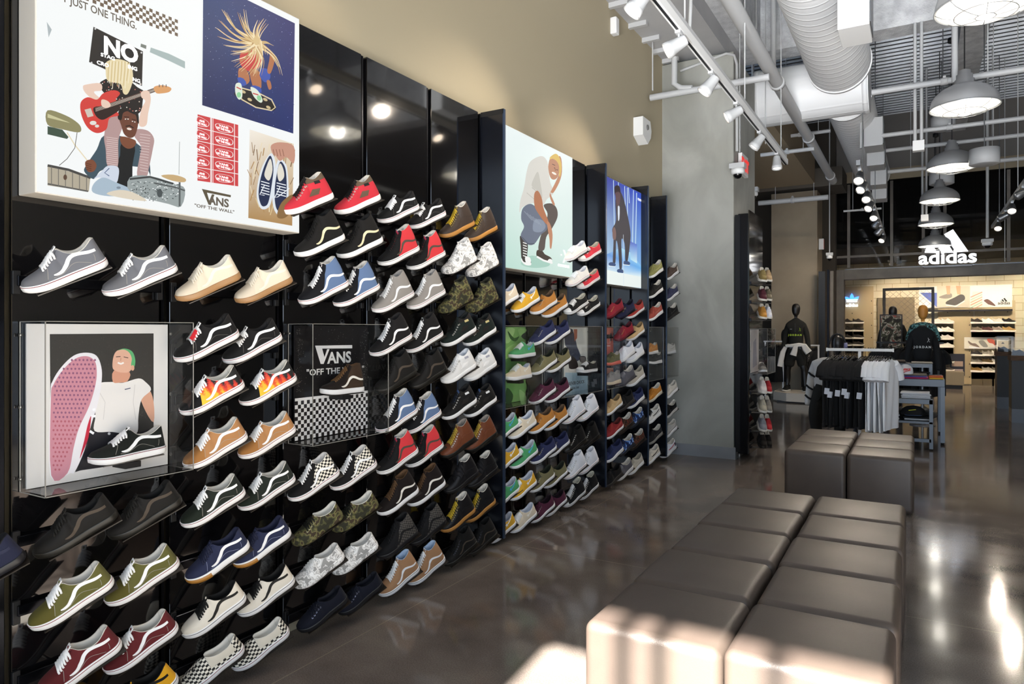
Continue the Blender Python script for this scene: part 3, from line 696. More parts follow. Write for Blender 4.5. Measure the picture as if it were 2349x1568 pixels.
GAN = dict(body='#201512', stripe='#e8e2d6', lace='#5a4028', panel='#201512', lining='#5a4028')
BOOTG = dict(body='#3b3029', sole='#b07b3c', lace='#c9a92f', rough=.45, eye='#8a7a50')
BOOTB = dict(body='#6b3b24', sole='#15130f', lace='#b79a3a', rough=.45, lining='#8a8178')
LEAB = dict(body='#19171a', lace='#19171a', strap='#232125', sole='#141315', rough=.45)
GOL = dict(GY=dict(body='#d9a52f', stripe=WHT, lace=WHT, lining='#b9bcc4'), GG=dict(body='#4f9e66', stripe='#4ea7d6', lace=WHT, lining='#b9bcc4'), GC=dict(body='#dccdb4', stripe='#efe9dd', lace=WHT, lining='#c4c8d2'))
TAN = dict(body='#bb7d3a', lace='#a96c2e', lining='#5b4633'); NVS = dict(body='#2c3154', lace='#23284a', lining='#1d2140'); OLS = dict(body='#77704f', lace='#4a4a36', lining='#2e3326'); PLM = dict(body='#532338', lace='#4a1e32', lining='#2a1620')
CHW = dict(body='#e6e6ea', lace='#f0f0f2', fox='#b0303a', cap='#e6dfd4', lining='#d8d8dc'); CHB = dict(body='#1b1b1d', lace=WHT, fox='#141416', cap=WHT, lining='#b8b4a4'); CHR = dict(body='#c4333f', lace=WHT, fox='#b0303a', lining='#b9ad98')
# (kind, colours, description, [boxes u0,v0,u1,v1], bay words, row words)
S = []
def pr(kind, col, desc, where, *boxes, sides=('left', 'right')): S.append((kind, col, desc, where, boxes, sides))
b1, b2, b3, b4, b5 = 'in the leftmost bay', 'in the second bay', 'in the third bay', 'in the fourth bay', 'in the boot bay beside the near fin'
pr('skate', dict(body='#696a70', toe='#66666a', **OSW), 'grey low skate sneakers', 'above the large acrylic case', (47, 545, 238, 672), (235, 562, 398, 680))
pr('skate', BB, 'all-black low skate sneakers', 'below the large acrylic case', (85, 1125, 250, 1280), (245, 1098, 410, 1235))
pr('skate', dict(body='#5d5a2e', toe='#554f1f', **OSW), 'olive low skate sneakers', b1, (72, 1277, 243, 1448), (241, 1240, 401, 1389))
pr('skate', dict(body='#5e1f22', toe='#54181a', **OSW), 'maroon low skate sneakers', b1, (90, 1425, 265, 1595), (237, 1385, 399, 1550))
pr('skate', dict(body='#e0a41f', stripe='#1c1a18', lace='#1c1a18', lining='#161412', fox='#1c1a18'), 'bright yellow low sneaker with black side stripe', 'cut off at the bottom left', (232, 1512, 405, 1668), sides=(None,))
pr('skate', dict(body='#1d2036', stripe='#26293f', sole='#15151a', lace='#1d2036', lining='#15151a'), 'dark navy sneaker', 'cut off by the left photo edge', (-150, 1235, 22, 1375), sides=(None,))
pr('skate', dict(body='#d9ccb6', stripe='#e4dac8', lace='#ddd3c2', sole='#a37b52', toe='#d2c5b0', lining='#ddd5c6'), 'cream low skate sneakers with gum soles', b2, (402, 587, 545, 688), (541, 600, 662, 692))
pr('skate', dict(hangtag='#c8202c', **BW), 'black low skate sneakers with white stripe', b2, (405, 720, 535, 828), (514, 730, 637, 832))
pr('skate', dict(body=FLAME, toe='#181617', stripe=WHT, lace=WHT, fox='#8c2a2c', lining='#cfc8bb', tongue='#181617'), 'black low sneakers with yellow-red flames', b2, (417, 835, 548, 952), (556, 823, 667, 930))
pr('skate', dict(body='#a9794d', toe='#9c6a38', **OSW), 'tan low skate sneakers', b2, (420, 953, 560, 1075), (553, 940, 665, 1052))
pr('skate', dict(body='#2b3129', toe='#222c20', **OSW), 'dark green low skate sneakers', b2, (416, 1080, 553, 1212), (549, 1052, 667, 1172))
pr('skate', dict(body='#262b45', stripe=WHT, lace='#1d2036', lining='#1d2036', bumper='#a9742f', stitch='#8a8fa8'), 'navy low sneakers with gum toe bumpers', b2, (430, 1202, 560, 1338), (539, 1178, 656, 1300))
pr('skate', dict(body='#e2d9c9', stripe='#33302c', lace='#1c1a18', lining='#1c1a18', fox='#33302c'), 'off-white low sneakers with black laces', b2, (422, 1322, 551, 1466), (548, 1286, 665, 1415))
pr('slip', dict(body=CHK, panel='#ddd3c0', lining='#d8d2c6', fox='#7c2a2c'), 'black and white checkered slip-on shoes', b2, (414, 1448, 553, 1585), (538, 1406, 651, 1541))
pr('half', dict(body='#b82b37', panel='#5a4a3a', lace='#1a1718', badge='#222222', tongue='#1a1718'), 'red suede mid-tops with brown collars', b3, (645, 395, 755, 490), (766, 404, 865, 488))
pr('skatehi', dict(body='#1b1816', panel='#1b1816', stripe='#d8cda8', lace='#141210', lining='#141210'), 'black suede high-tops with cream stripe', b3, (672, 483, 779, 583), (775, 490, 864, 590))
pr('skatehi', NAVYP, 'black and light blue high-tops', b3, (684, 590, 786, 693), (763, 602, 860, 697))
pr('skatemid', dict(body='#181617', panel=CHK, stripe=WHT, lace=WHT, fox='#8c2a2c', lining='#cfc9c2'), 'checkered mid-tops with black toes', b3, (665, 1030, 763, 1150), (759, 1016, 853, 1122))
pr('auth', dict(body=CAMO_G, sole=CAMO_G, lace='#1c1b14', lining='#d7d2c6', eye='#b9b08a'), 'green camouflage low lace-ups', b3, (677, 1144, 775, 1254), (764, 1119, 861, 1223))
pr('auth', dict(body=CAMO_W, sole=CAMO_W, lace='#e6e3df', lining='#cfcac2', eye='#e6e3df'), 'white camouflage low lace-ups', b3, (679, 1239, 780, 1351), (764, 1216, 860, 1318))
pr('auth', dict(body='#151829', sole='#131316', lace='#151829', lining='#101220', eye='#8b8da0'), 'very dark navy low lace-ups', b3, (685, 1335, 790, 1452), (778, 1304, 870, 1412))
pr('skate', BW, 'black low sneakers with white stripe', 'top row of the fourth bay', (867, 442, 956, 508), (937, 458, 1016, 522))
pr('skatehi', BKR, 'black and red high-tops', 'near the top of the fourth bay', (866, 515, 952, 606), (933, 528, 1012, 617))
pr('skatehi', dict(body='#8d8781', panel='#8d8781', stripe=WHT, lace=WHT, fox='#9e5b60', lining='#9a948e'), 'light grey high-tops', b4, (851, 618, 941, 715), (934, 620, 1011, 704))
pr('skatehi', dict(panel='#201d1d', **{k: v for k, v in BW.items() if k != 'stitch'}), 'black high-tops with white stripe', b4, (850, 720, 932, 810), (929, 716, 1005, 805))
pr('skatehi', BB, 'all-black high-tops', b4, (860, 803, 944, 895), (937, 798, 1016, 888))
pr('skatehi', NAVYP, 'black and light blue high-tops', b4, (861, 890, 948, 988), (927, 893, 998, 995))
pr('skatehi', BKR, 'black and red high-tops', 'in the middle of the fourth bay', (864, 982, 948, 1084), (930, 970, 1006, 1070))
pr('skatehi', GAN, 'dark brown high-tops with cream stripe', b4, (864, 1070, 950, 1182), (931, 1057, 1014, 1160))
pr('skatehi', dict(body='#161517', panel=CHKD, stripe='#1d1b1c', lace='#161517', sole='#131214', lining='#131214'), 'black high-tops with faint checkered heels', b4, (866, 1168, 945, 1280), (940, 1145, 1009, 1250))
pr('skatehi', dict(body='#a27a58', panel='#a27a58', stripe=WHT, lace=WHT, fox='#141416', lining='#9fb2c9'), 'tan high-tops with white laces', 'on the bottom row of the fourth bay', (870, 1253, 948, 1367), (935, 1236, 1009, 1338))
pr('boot', BOOTG, 'dark leather high-tops with yellow laces', 'top row of the boot bay', (1005, 460, 1083, 545), (1065, 472, 1134, 555))
pr('straphi', dict(body=CAMO_W, strap=CAMO_W, sole=CAMO_W, stripe='#f0eeea', lace='#f0eeea', lining='#d8d4ce'), 'white camouflage strapped high-tops', b5, (1013, 545, 1085, 626), (1066, 556, 1139, 632))
pr('straphi', dict(body=CAMO_G, strap=CAMO_G, sole=CAMO_G, stripe='#3a2e1f', lace='#1c1b14', lining='#2b2a1b'), 'green camouflage strapped high-tops', b5, (1004, 632, 1079, 716), (1071, 634, 1132, 716))
pr('half', dict(body='#1d2a26', panel='#2b2522', lace='#161c1a', badge='#c0b07a', lining='#161c1a'), 'dark green mid-tops', b5, (1016, 717, 1082, 790), (1067, 718, 1128, 791))
pr('half', dict(body='#d9d7d4', panel='#e4e2df', lace='#ecebea', badge='#9a9aa4', lining='#ccd0d6'), 'all-white mid-tops', b5, (1015, 797, 1083, 878), (1069, 795, 1128, 873))
pr('half', dict(body='#1a1817', panel='#2a2623', lace='#161515', badge='#d9d9d9', lining='#161515', tongue='#33486e'), 'black mid-tops with white badge', b5, (1015, 877, 1085, 962), (1068, 877, 1129, 955))
pr('boot', BOOTB, 'brown leather high-tops', b5, (1011, 958, 1080, 1048), (1068, 947, 1129, 1037))
pr('straphi', LEAB, 'all-black strapped leather high-tops', b5, (1020, 1037, 1087, 1130), (1070, 1028, 1131, 1120))
pr('boot', dict(BOOTG, body='#1c1a1c'), 'black leather high-tops with yellow laces', 'low in the boot bay', (1008, 1122, 1083, 1220), (1063, 1105, 1127, 1197))
pr('boot', dict(BB, lace='#141210', eye='#3a3a40'), 'all-black suede high-tops', 'on the floor row of the boot bay', (1013, 1198, 1087, 1298), (1072, 1178, 1127, 1275))
s2, s3 = 'right of the near fin', 'under the crouching man lightbox'
pr('onestar', GOL['GC'], 'cream suede sneaker', 'top row, just right of the near fin', (1124, 652, 1184, 710), sides=(None,))
pr('onestar', GOL['GY'], 'yellow suede sneaker with white emblem', 'top row, beside the cream sneaker', (1175, 658, 1233, 716), sides=(None,))
pr('suede', TAN, 'tan suede sneakers', s3, (1220, 665, 1272, 720), (1242, 673, 1301, 728))
pr('chucklow', dict(CHW, body='#e2ded8'), 'white canvas sneaker', 'half hidden by the crouching man lightbox', (1294, 550, 1342, 600), sides=(None,))
pr('chucklow', CHR, 'red canvas sneaker', 'on the highest row left of the second fin', (1332, 553, 1373, 600), sides=(None,))
pr('chucklow', dict(CHW, body='#e2ded8'), 'off-white canvas sneaker', 'beneath the lightbox corner, beside a red one', (1303, 608, 1345, 658), sides=(None,))
pr('chucklow', CHR, 'red canvas sneaker', 'second row, left of the second fin', (1327, 618, 1371, 660), sides=(None,))
pr('chucklow', CHB, 'black canvas low sneakers', 'left of the second fin', (1299, 672, 1342, 720), (1328, 676, 1371, 724))
pr('suede', NVS, 'navy suede sneakers', 'between the green and FOREVER CHUCK cases', (1217, 735, 1269, 790), (1256, 733, 1299, 790))
pr('suede', OLS, 'olive suede sneakers', 'between the green and FOREVER CHUCK cases', (1223, 797, 1268, 862), (1256, 797, 1303, 854))
pr('suede', PLM, 'plum suede sneakers', 'between the green and FOREVER CHUCK cases', (1217, 867, 1269, 925), (1253, 866, 1301, 922))
pr('suede', TAN, 'tan suede sneakers', 'below the plum pair at case height', (1214, 933, 1268, 993), (1247, 927, 1297, 986))
pr('chuckhi', CHW, 'white canvas high-tops', 'right under the FOREVER CHUCK case', (1288, 900, 1337, 975), (1324, 900, 1366, 966))
pr('onestar', GOL['GG'], 'green suede sneaker with blue emblem', 'under the green case, beside near fin', (1126, 948, 1184, 1010), sides=(None,))
pr('onestar', GOL['GC'], 'cream suede sneaker', 'first row under the green case', (1171, 939, 1221, 1007), sides=(None,))
pr('chuckhi', dict(body='#17130f', lace='#14110e', sole='#14110e', cap='#1a1510', fox='#14110e', lining='#14110e'), 'all-black leather high-tops', 'left of the second fin', (1294, 972, 1336, 1037), (1326, 966, 1367, 1025))
pr('onestar', GOL['GY'], 'yellow suede sneaker', 'second row under the green case, beside fin', (1128, 1017, 1186, 1080), sides=(None,))
pr('onestar', GOL['GG'], 'green suede sneaker with blue emblem', 'second row under the green case', (1171, 1006, 1228, 1075), sides=(None,))
pr('suede', NVS, 'navy suede sneakers', 'below knee height, middle of the bay', (1220, 999, 1269, 1064), (1256, 987, 1296, 1049))
pr('chuckhi', CHW, 'white canvas high-tops', 'second lowest row, left of second fin', (1297, 1026, 1334, 1101), (1328, 1021, 1362, 1087))
pr('suede', OLS, 'olive suede sneakers', 'second row above the floor', (1215, 1061, 1265, 1131), (1250, 1057, 1292, 1118))
pr('onestar', GOL['GG'], 'green suede sneaker', 'third row under the green case, beside fin', (1128, 1091, 1186, 1163), sides=(None,))
pr('onestar', GOL['GY'], 'yellow suede sneaker', 'third row under the green case', (1170, 1078, 1223, 1147), sides=(None,))
pr('suede', PLM, 'plum suede sneakers', 'on the lowest row', (1213, 1132, 1268, 1198), (1249, 1120, 1290, 1184))
pr('chuckhi', CHB, 'black canvas high-tops with white laces', 'lowest row, left of second fin', (1289, 1090, 1338, 1163), (1326, 1076, 1364, 1147))
pr('onestar', GOL['GY'], 'yellow suede sneaker', 'on the lowest row, poking past the near fin', (1122, 1170, 1173, 1247), sides=(None,))
pr('onestar', GOL['GC'], 'cream suede sneaker', 'on the lowest row, right of the near fin', (1168, 1149, 1226, 1223), sides=(None,))
RS = dict(body='#8e2230', lace='#a43440', sole='#6b1a26', eye='#c9a860', lining='#4a1420'); NV2 = dict(body='#232542', lace='#232542', sole='#1a1b30', eye='#c9a860', lining='#17182a')
RW = dict(body='#a83a34', stripe='#b04a40', lace='#a83a34', lining='#5b2420'); TW = dict(body='#c2a274', stripe='#cfb48a', lace='#b9986a', lining='#8a7350')
GK = dict(body='#5c5a60', lace='#8a888c', sole='#4b494e'); BE = dict(body='#bdb5a6', lace='#b0a898', lining='#a09888'); NK = dict(body='#2b3358', lace='#202746', lining='#1b2040')
BK2 = dict(body='#1c1a1a', lace='#2a2626', sole='#2e2a28', lining='#141313')
q3 = 'under the blue lightbox'
pr('suede', RS, 'deep red suede sneaker', 'just under the blue lightbox, leftmost', (1391, 685, 1422, 730), sides=(None,))
pr('suede', NV2, 'dark navy suede sneaker', 'just under the blue lightbox', (1417, 686, 1450, 731), sides=(None,))
pr('court', RW, 'brick red sneaker with white sole', 'just under the blue lightbox, rightmost', (1437, 686, 1474, 731), sides=(None,))
pr('suede', RS, 'deep red suede sneaker', 'behind the top of the coral case', (1414, 736, 1447, 783), sides=(None,))
pr('court', TW, 'tan suede sneaker', 'top row beside the coral case', (1440, 737, 1472, 782), sides=(None,))
pr('knit', dict(body='#e6e6ea', lace='#f2f2f4', lining='#cfd2da'), 'bright white running shoes', 'right of the coral print', (1413, 781, 1451, 831), (1439, 787, 1470, 829))
pr('knit', GK, 'dark grey running shoe', 'lower right in front of the coral case', (1417, 840, 1449, 883), sides=(None,))
pr('knit', BE, 'beige running shoe', 'beside the dark grey running shoe', (1441, 839, 1471, 884), sides=(None,))
pr('court', TW, 'tan suede sneaker', 'first row below the coral case', (1386, 899, 1421, 957), sides=(None,))
pr('knit', BK2, 'black running shoe', 'between tan and navy ones below coral case', (1414, 897, 1448, 940), sides=(None,))
pr('knit', NK, 'navy running shoe', 'first row below the coral case, right', (1440, 889, 1470, 934), sides=(None,))
pr('court', dict(RW, body='#8e2a2c'), 'dark red sneaker with white sole', 'second row below the coral case', (1387, 956, 1424, 1007), sides=(None,))
pr('knit', dict(body=BRNK, sole='#1f1612', lace='#20150f'), 'mottled brown running shoe', 'second row below the coral case', (1413, 944, 1445, 997), sides=(None,))
pr('knit', dict(body=BLUEK, sole='#22262f', lace='#20253c'), 'light and dark blue running shoe', 'second row below the coral case', (1439, 931, 1471, 984), sides=(None,))
pr('knit', NK, 'navy running shoe', 'third row below the coral case, leftmost', (1387, 1003, 1422, 1062), sides=(None,))
pr('knit', dict(body=BLUEK, sole='#22262f', lace='#20253c'), 'light and dark blue running shoe', 'third row below the coral case', (1415, 991, 1448, 1048), sides=(None,))
pr('knit', dict(body=BRNK, sole='#1f1612', lace='#20150f'), 'mottled brown running shoe', 'third row below the coral case', (1440, 980, 1474, 1034), sides=(None,))
pr('knit', BK2, 'black running shoe', 'on the floor row right of second fin', (1387, 1063, 1418, 1115), sides=(None,))
pr('knit', dict(GK, sole='#d8d6d2'), 'grey running shoe', 'on the floor row right of second fin', (1414, 1050, 1442, 1100), sides=(None,))
pr('runner', dict(BE, stripe='#cfc8ba'), 'beige running shoe', 'on the floor row left of third fin', (1437, 1036, 1470, 1089), sides=(None,))
q4, q5 = 'between the two far fins', 'beside the concrete column'
R4 = [('runner', dict(body='#7d7a48', stripe='#a09c6a', lace='#8a8650'), 'olive running shoe', (1486, 597, 1514, 636)), ('runner', dict(body='#262422', stripe='#3a3836', lace='#262422'), 'black running shoe with white sole', (1487, 643, 1512, 682)),
      ('runner', dict(body='#98463a', stripe='#b06a58', lace='#98463a'), 'rust red running shoe', (1486, 693, 1513, 735)), ('runner', dict(body='#b9782c', stripe='#c98a3c', lace='#b9782c', sole='#d8cdb8'), 'orange running shoe', (1484, 877, 1511, 922)),
      ('runner', dict(body='#d6d3cc', stripe='#1c1a1a', lace='#1c1a1a'), 'white running shoe with black lines', (1482, 927, 1508, 970)), ('runner', dict(body='#242326', stripe='#3c3a40', lace='#242326', sole='#8a8680'), 'dark grey running shoe', (1485, 970, 1512, 1020)),
      ('runner', dict(body='#ddd3c2', stripe='#2a2826', lace='#d8cfc0'), 'cream running shoe', (1480, 1020, 1506, 1062))]
for k, c, d, b in R4: pr(k, c, d, q4, b, sides=(None,))
R5 = [('runner', dict(body='#54443c', stripe='#6a584e', lace='#54443c', panel='#d8cfc0'), 'brown running shoe', (1524, 603, 1550, 642)), ('runner', dict(body='#3a3c54', stripe='#4c4e68', lace='#3a3c54'), 'slate blue running shoe', (1525, 651, 1549, 690)),
      ('runner', dict(body='#1e1d1d', stripe='#3a3836', lace='#1e1d1d', sole='#24211f'), 'black running shoe', (1525, 695, 1548, 734)), ('runner', dict(body='#c9c2b6', stripe='#dcd6cc', lace='#c9c2b6'), 'pale beige running shoe', (1523, 873, 1547, 912)),
      ('runner', dict(body='#141415', stripe='#2a2a2c', lace='#141415', sole='#c9c5be', rough=.2), 'glossy black running shoe', (1522, 917, 1546, 958)), ('runner', dict(body='#a8a5a0', stripe='#c2bfba', lace='#a8a5a0'), 'light grey running shoe', (1522, 960, 1545, 1004)),
      ('runner', dict(body='#d9d9de', stripe='#a8242c', lace='#d9d9de', toe='#1f2540', panel='#1f2540'), 'white, navy and red running shoe', (1520, 1005, 1543, 1048))]
for k, c, d, b in R5: pr(k, c, d, q5, b, sides=(None,))
PITCH, TURN, ROLL = math.radians(27), math.radians(18), math.radians(14)
SHX = .155
from itertools import count
HC = {'skate': .052, 'auth': .046, 'slip': .047, 'skatehi': .080, 'skatemid': .067, 'half': .067, 'boot': .080, 'straphi': .080, 'onestar': .052, 'suede': .052, 'chucklow': .048, 'chuckhi': .080, 'runner': .058, 'court': .052, 'knit': .058}
def shelf(y, z, x0, label=None, yaw=-TURN, pitch=PITCH, parent=None, mats=None):
    """angled plate with its arm, local to the shoe"""
R_SH = Euler((PITCH, ROLL, -TURN)).to_matrix()
def bay_of(y):
    for i, (a, b) in enumerate(BAYS):
        if a <= y <= b: return i
    return min(range(len(BAYS)), key=lambda i: abs((BAYS[i][0] + BAYS[i][1]) / 2 - y))
SHELVES = {}
def place(kind, col, box, label, group, lift=0, plates=True, scale=1.):
    uc, vc = (box[0] + box[2]) / 2, (box[1] + box[3]) / 2
    c = onx(uc, vc, .10 if kind == 'onestar' and box[0] < 1150 else SHX); loc = c - R_SH @ Vector((0, .004, HC[kind]))
    o = make_shoe(kind, col, loc, (PITCH, ROLL, -TURN), label, group, scale)
    if plates: SHELVES.setdefault((bay_of(c.y)), []).append(loc)
    return o
seen_l = {}
for kind, col, desc, where, boxes, sides in S:
    for k, b in enumerate(boxes):
        if sides[0] is None: lb = desc + ' ' + where
        else: lb = sides[k] + ' one of the two ' + desc + ' ' + where
        n = len(lb.split())
        if n > 16: lb = lb.replace(' one of the two ', ' of two ')
        if len(lb.split()) > 16: print('LONG', len(lb.split()), lb)
        if lb in seen_l: print('DUP', lb)
        seen_l[lb] = 1
        pl = place(kind, {q: w_ for q, w_ in col.items() if q != 'hangtag' or k == 0}, b, lb, 'sneakers displayed on the black shoe wall')
# shelves: one per bay and row: a rail on the panel, an arm and a slanted plate under each shoe
ROWN = ['top', 'second', 'third', 'fourth', 'fifth', 'sixth', 'seventh', 'eighth', 'ninth', 'tenth', 'eleventh', 'twelfth']
BW_ = ['bay cut by the left photo edge', 'leftmost full bay', 'second bay', 'third bay', 'fourth bay', 'boot bay beside the near fin', 'bay right of the near fin', 'bay with the suede sneakers', 'bay left of the second fin', 'bay right of the second fin', 'bay left of the third fin', 'bay between the far fins', 'bay beside the column']
for b, locs in SHELVES.items():
    rows = []
    for l in sorted(locs, key=lambda p: -p.z):
        if rows and abs(rows[-1][0].z - l.z) < .075 and len(rows[-1]) < 3: rows[-1].append(l)
        else: rows.append([l])
    y0, y1 = BAYS[b]
    for ri, r in enumerate(rows):
        zc = sum(p.z for p in r) / len(r)
        yc = (y0 + y1) / 2; base = Vector((.0, yc, zc))
        e = empty('shoe_rack', base, label='dark slanted shoe shelf, %s row of the %s' % (ROWN[ri], BW_[b]), cat='shelf', group='slanted shoe shelves of the black wall')
        h = (y1 - y0) / 2 - .03
        MB().bx((.012, -h, -.022), (.026, h, .014)).build('rail', M_UP, e, bevel=.002, seg=1)
        for s in (-1, 1): MB().bx((.0, s * h - .012, -.05), (.016, s * h + .012, .03)).build('bracket', M_BLACK, e, bevel=.002, seg=1)
        for p in r:
            rel = p - base
            c = R_SH @ Vector((0, .015, -.0035)); 
            MB().box((0, 0, 0), (.085, .235, .004)).build('plate', M_TRAY, e, loc=rel + c, rot=(PITCH, ROLL, -TURN))
            q = rel + R_SH @ Vector((0, -.01, -.008))
            MB().tube([(.02, q.y, min(q.z, .01) if q.z < .02 else .0), (.05, q.y, q.z - .004), (q.x, q.y, q.z)], .006, 8).build('arm', M_UP, e)
# ------------------------------------------------------------------ lightboxes and printed boards
M_LB = attr_mat('backlit_film', emit=1.0); M_PRT = attr_mat('printed_board', rough=.45); M_BOXW = mat('#cfc8bd', .45, name='white_box_frame')
M_INK = mat('#3a342e', .6); M_INKE = mat('#4a443c', .6, emit=.35); M_WE = mat('#ffffff', .5, emit=1.0); M_WP = mat('#d9d8d4', .5); M_INKW = mat('#f0efec', .5)
def lightbox(y0, y1, z0, z1, label, x1=.112):
    r = empty('lightbox', (x1 / 2, (y0 + y1) / 2, z0), label=label, cat='lightbox', group=None); h = (y1 - y0) / 2; H = z1 - z0
    MB().bx((-x1 / 2 + .001, -h, 0), (x1 / 2 - .001, h, H)).build('housing', M_BOXW, r, bevel=.003, seg=2)
    return r
def child(o, r): o.parent = r; o.matrix_parent_inverse = Matrix.Translation(-r.location); return o
XF = .1125
# --- big lightbox
y0, y1 = yx(81, XF), yx(687.5, XF); zb, zt = onx(687, 535, XF).z, onx(687, 43, XF).z
LB = lightbox(y0, y1, zb, zt, 'largest lightbox, upper left, with band, skater and red sticker pictures')
P = Print('x', XF); P.px = False; e = .004
P.poly([(y0 + e, zb + e), (y1 - e, zb + e), (y1 - e, zt - e), (y0 + e, zt - e)], '#f4f7f7'); P.px = True
# checker band
A, B = onx(408, 46, XF), onx(408, 84, XF); ch = (A.z - B.z) / 5; yy = A.y
P.px = False; n = 0
while yy > y0 + .06:
    for k in range(5):
        if (k + n) % 2 == 0: P.layer = 2; P.poly([(yy - ch, B.z + k * ch), (yy, B.z + k * ch), (yy, B.z + (k + 1) * ch), (yy - ch, B.z + (k + 1) * ch)], '#6e5d4c')
    yy -= ch; n += 1
P.px = True; P.X = (2.8, 0, 0); P.layer = 3
P.poly([(600, 172), (918, 330), (912, 552), (572, 398)], '#23201f')
for q in ((612, 185), (908, 338), (588, 402), (902, 540)): P.dab(q[0], q[1], 6, 6, '#d8d8d8')
P.poly([(300, 140), (332, 190), (312, 240)], '#aeb8bb'); P.poly([(968, 305), (1085, 345), (1188, 395), (1188, 440), (1085, 390), (962, 335)], '#a9b9b8'); P.poly([(905, 280), (940, 292), (938, 315), (902, 300)], '#787f78')
# cymbals, drums
P.poly([(305, 708), (420, 740), (500, 790), (522, 830), (500, 850), (400, 830), (305, 800)], '#8f8a63', 4); P.poly([(305, 810), (400, 832), (440, 880), (430, 892), (305, 862)], '#3f5244'); P.poly([(305, 730), (430, 780), (450, 790), (305, 755)], '#c9c59a')
P.line([(430, 850), (480, 930), (560, 1030)], 7, '#e6d9b8'); P.line([(495, 850), (480, 950), (430, 1020), (380, 1062)], 4, '#4a4440')
P.poly([(305, 1060), (580, 1140), (570, 1230), (305, 1190)], '#b3aa97'); P.line([(305, 1062), (440, 1090), (582, 1142)], 16, '#474644'); P.line([(305, 1180), (440, 1205), (565, 1228)], 10, '#5b5a57')
for k in range(6): P.line([(330 + k * 45, 1070 + k * 13), (330 + k * 45, 1190 + k * 8)], 5, '#6f6c66')
P.dab(418, 1138, 12, 18, '#5c4436')
# seated man
P.poly([(668, 870), (620, 960), (560, 1050), (540, 1100), (600, 1150), (640, 1100), (700, 1080), (740, 1060), (930, 1080), (965, 1130), (950, 1000), (890, 930), (800, 880)], '#3f5460', 4)
P.poly([(780, 920), (865, 935), (850, 1060), (840, 1210), (740, 1190), (745, 1060), (770, 1000)], '#15181b', 3)
P.poly([(775, 875), (868, 900), (862, 940), (820, 955), (780, 925)], '#7c4a34', 3)
# tights
P.poly([(668, 870), (700, 750), (770, 745), (790, 800), (760, 900), (755, 1070), (690, 1065), (678, 960)], '#b59694', 4)
P.poly([(880, 830), (950, 840), (988, 890), (980, 960), (955, 1080), (940, 1130), (880, 1128), (895, 1010), (905, 940), (860, 870)], '#b59694', 4)
for k in range(14): P.line([(682 + k % 2 * 3, 880 + k * 13), (755, 890 + k * 13)], 3, '#e2cfcc'); P.line([(897, 860 + k * 18), (965 - k * 1.5, 870 + k * 18)], 3, '#e2cfcc')
P.poly([(690, 1065), (755, 1072), (760, 1130), (735, 1180), (640, 1140), (600, 1150), (650, 1100)], '#cfd8e6', 4); P.line([(700, 1080), (670, 1110), (700, 1130)], 6, '#58698c')
P.poly([(600, 1180), (660, 1140), (740, 1170), (830, 1210), (840, 1250), (700, 1260), (595, 1235)], '#a9bccb', 4); P.dab(760, 1205, 14, 8, '#7c8b99')
P.poly([(765, 760), (790, 715), (840, 700), (885, 740), (885, 800), (865, 870), (830, 885), (795, 860), (778, 810)], '#6b4030', 5)
P.poly([(755, 760), (765, 705), (820, 682), (880, 712), (890, 790), (878, 780), (870, 740), (830, 715), (790, 725), (778, 770)], '#1a1412', 4)
P.line([(800, 765), (825, 765)], 6, '#efe6dd'); P.line([(845, 778), (868, 785)], 6, '#efe6dd'); P.dab(812, 766, 4, 4, '#120d0b'); P.dab(856, 782, 4, 4, '#120d0b'); P.line([(795, 750), (828, 752)], 4, '#17110e'); P.line([(845, 765), (872, 773)], 4, '#17110e')
P.line([(805, 812), (830, 806), (855, 822)], 7, '#1d1411'); P.dab(828, 828, 16, 8, '#e8dcd2', a=.2); P.line([(838, 775), (834, 800)], 3, '#54301f')
P.poly([(545, 1040), (590, 1025), (618, 1060), (600, 1100), (560, 1100)], '#7c4a34', 4); [P.line([(552, 1050 + k * 13), (585, 1056 + k * 13)], 3, '#452518') for k in range(4)]
# guitarist
P.poly([(632, 540), (700, 500), (800, 500), (880, 560), (925, 590), (915, 640), (905, 710), (860, 735), (770, 690), (740, 730), (700, 640), (660, 590)], '#1c1719', 3)
random.seed(3)
L0 = P.layer + 1
for k in range(70): P.layer = L0; u, v = random.uniform(650, 905), random.uniform(525, 715); P.dab(u, v, 4, 4, random.choice(['#e8d8c8', '#c9756a', '#e9e2da']), 6)
P.poly([(680, 400), (740, 380), (810, 395), (845, 440), (850, 520), (820, 600), (790, 600), (770, 540), (690, 520), (676, 450)], '#e6d6ac', 5)
for k in range(14): P.line([(700 + k * 10, 395), (694 + k * 10.5, 450), (690 + k * 10, 520 + (k % 4) * 16)], 4, ['#cdb67f', '#f4ead0'][k % 2])
P.poly([(530, 560), (545, 545), (640, 535), (650, 580), (600, 590), (640, 630), (700, 660), (690, 690), (650, 680), (580, 630), (540, 590)], '#e9cbb9', 4)
P.poly([(515, 660), (560, 625), (620, 640), (660, 600), (730, 580), (768, 600), (740, 640), (760, 660), (730, 690), (760, 740), (700, 760), (680, 830), (620, 855), (560, 820), (520, 740)], '#d2403a', 5)
P.poly([(600, 690), (680, 680), (740, 660), (770, 700), (700, 750), (650, 770), (610, 740)], '#2a1a18', 4); P.poly([(540, 705), (580, 695), (598, 745), (560, 755)], '#cfc4b8')
P.dab(595, 790, 22, 14, '#e3e0da'); P.dab(620, 810, 14, 10, '#dcdad4'); P.line([(610, 705), (720, 670), (990, 578)], 26, '#5b443a'); [P.line([(610, 698 + k * 6), (720, 663 + k * 6), (990, 572 + k * 4)], 1.6, '#d9d2c8') for k in range(4)]
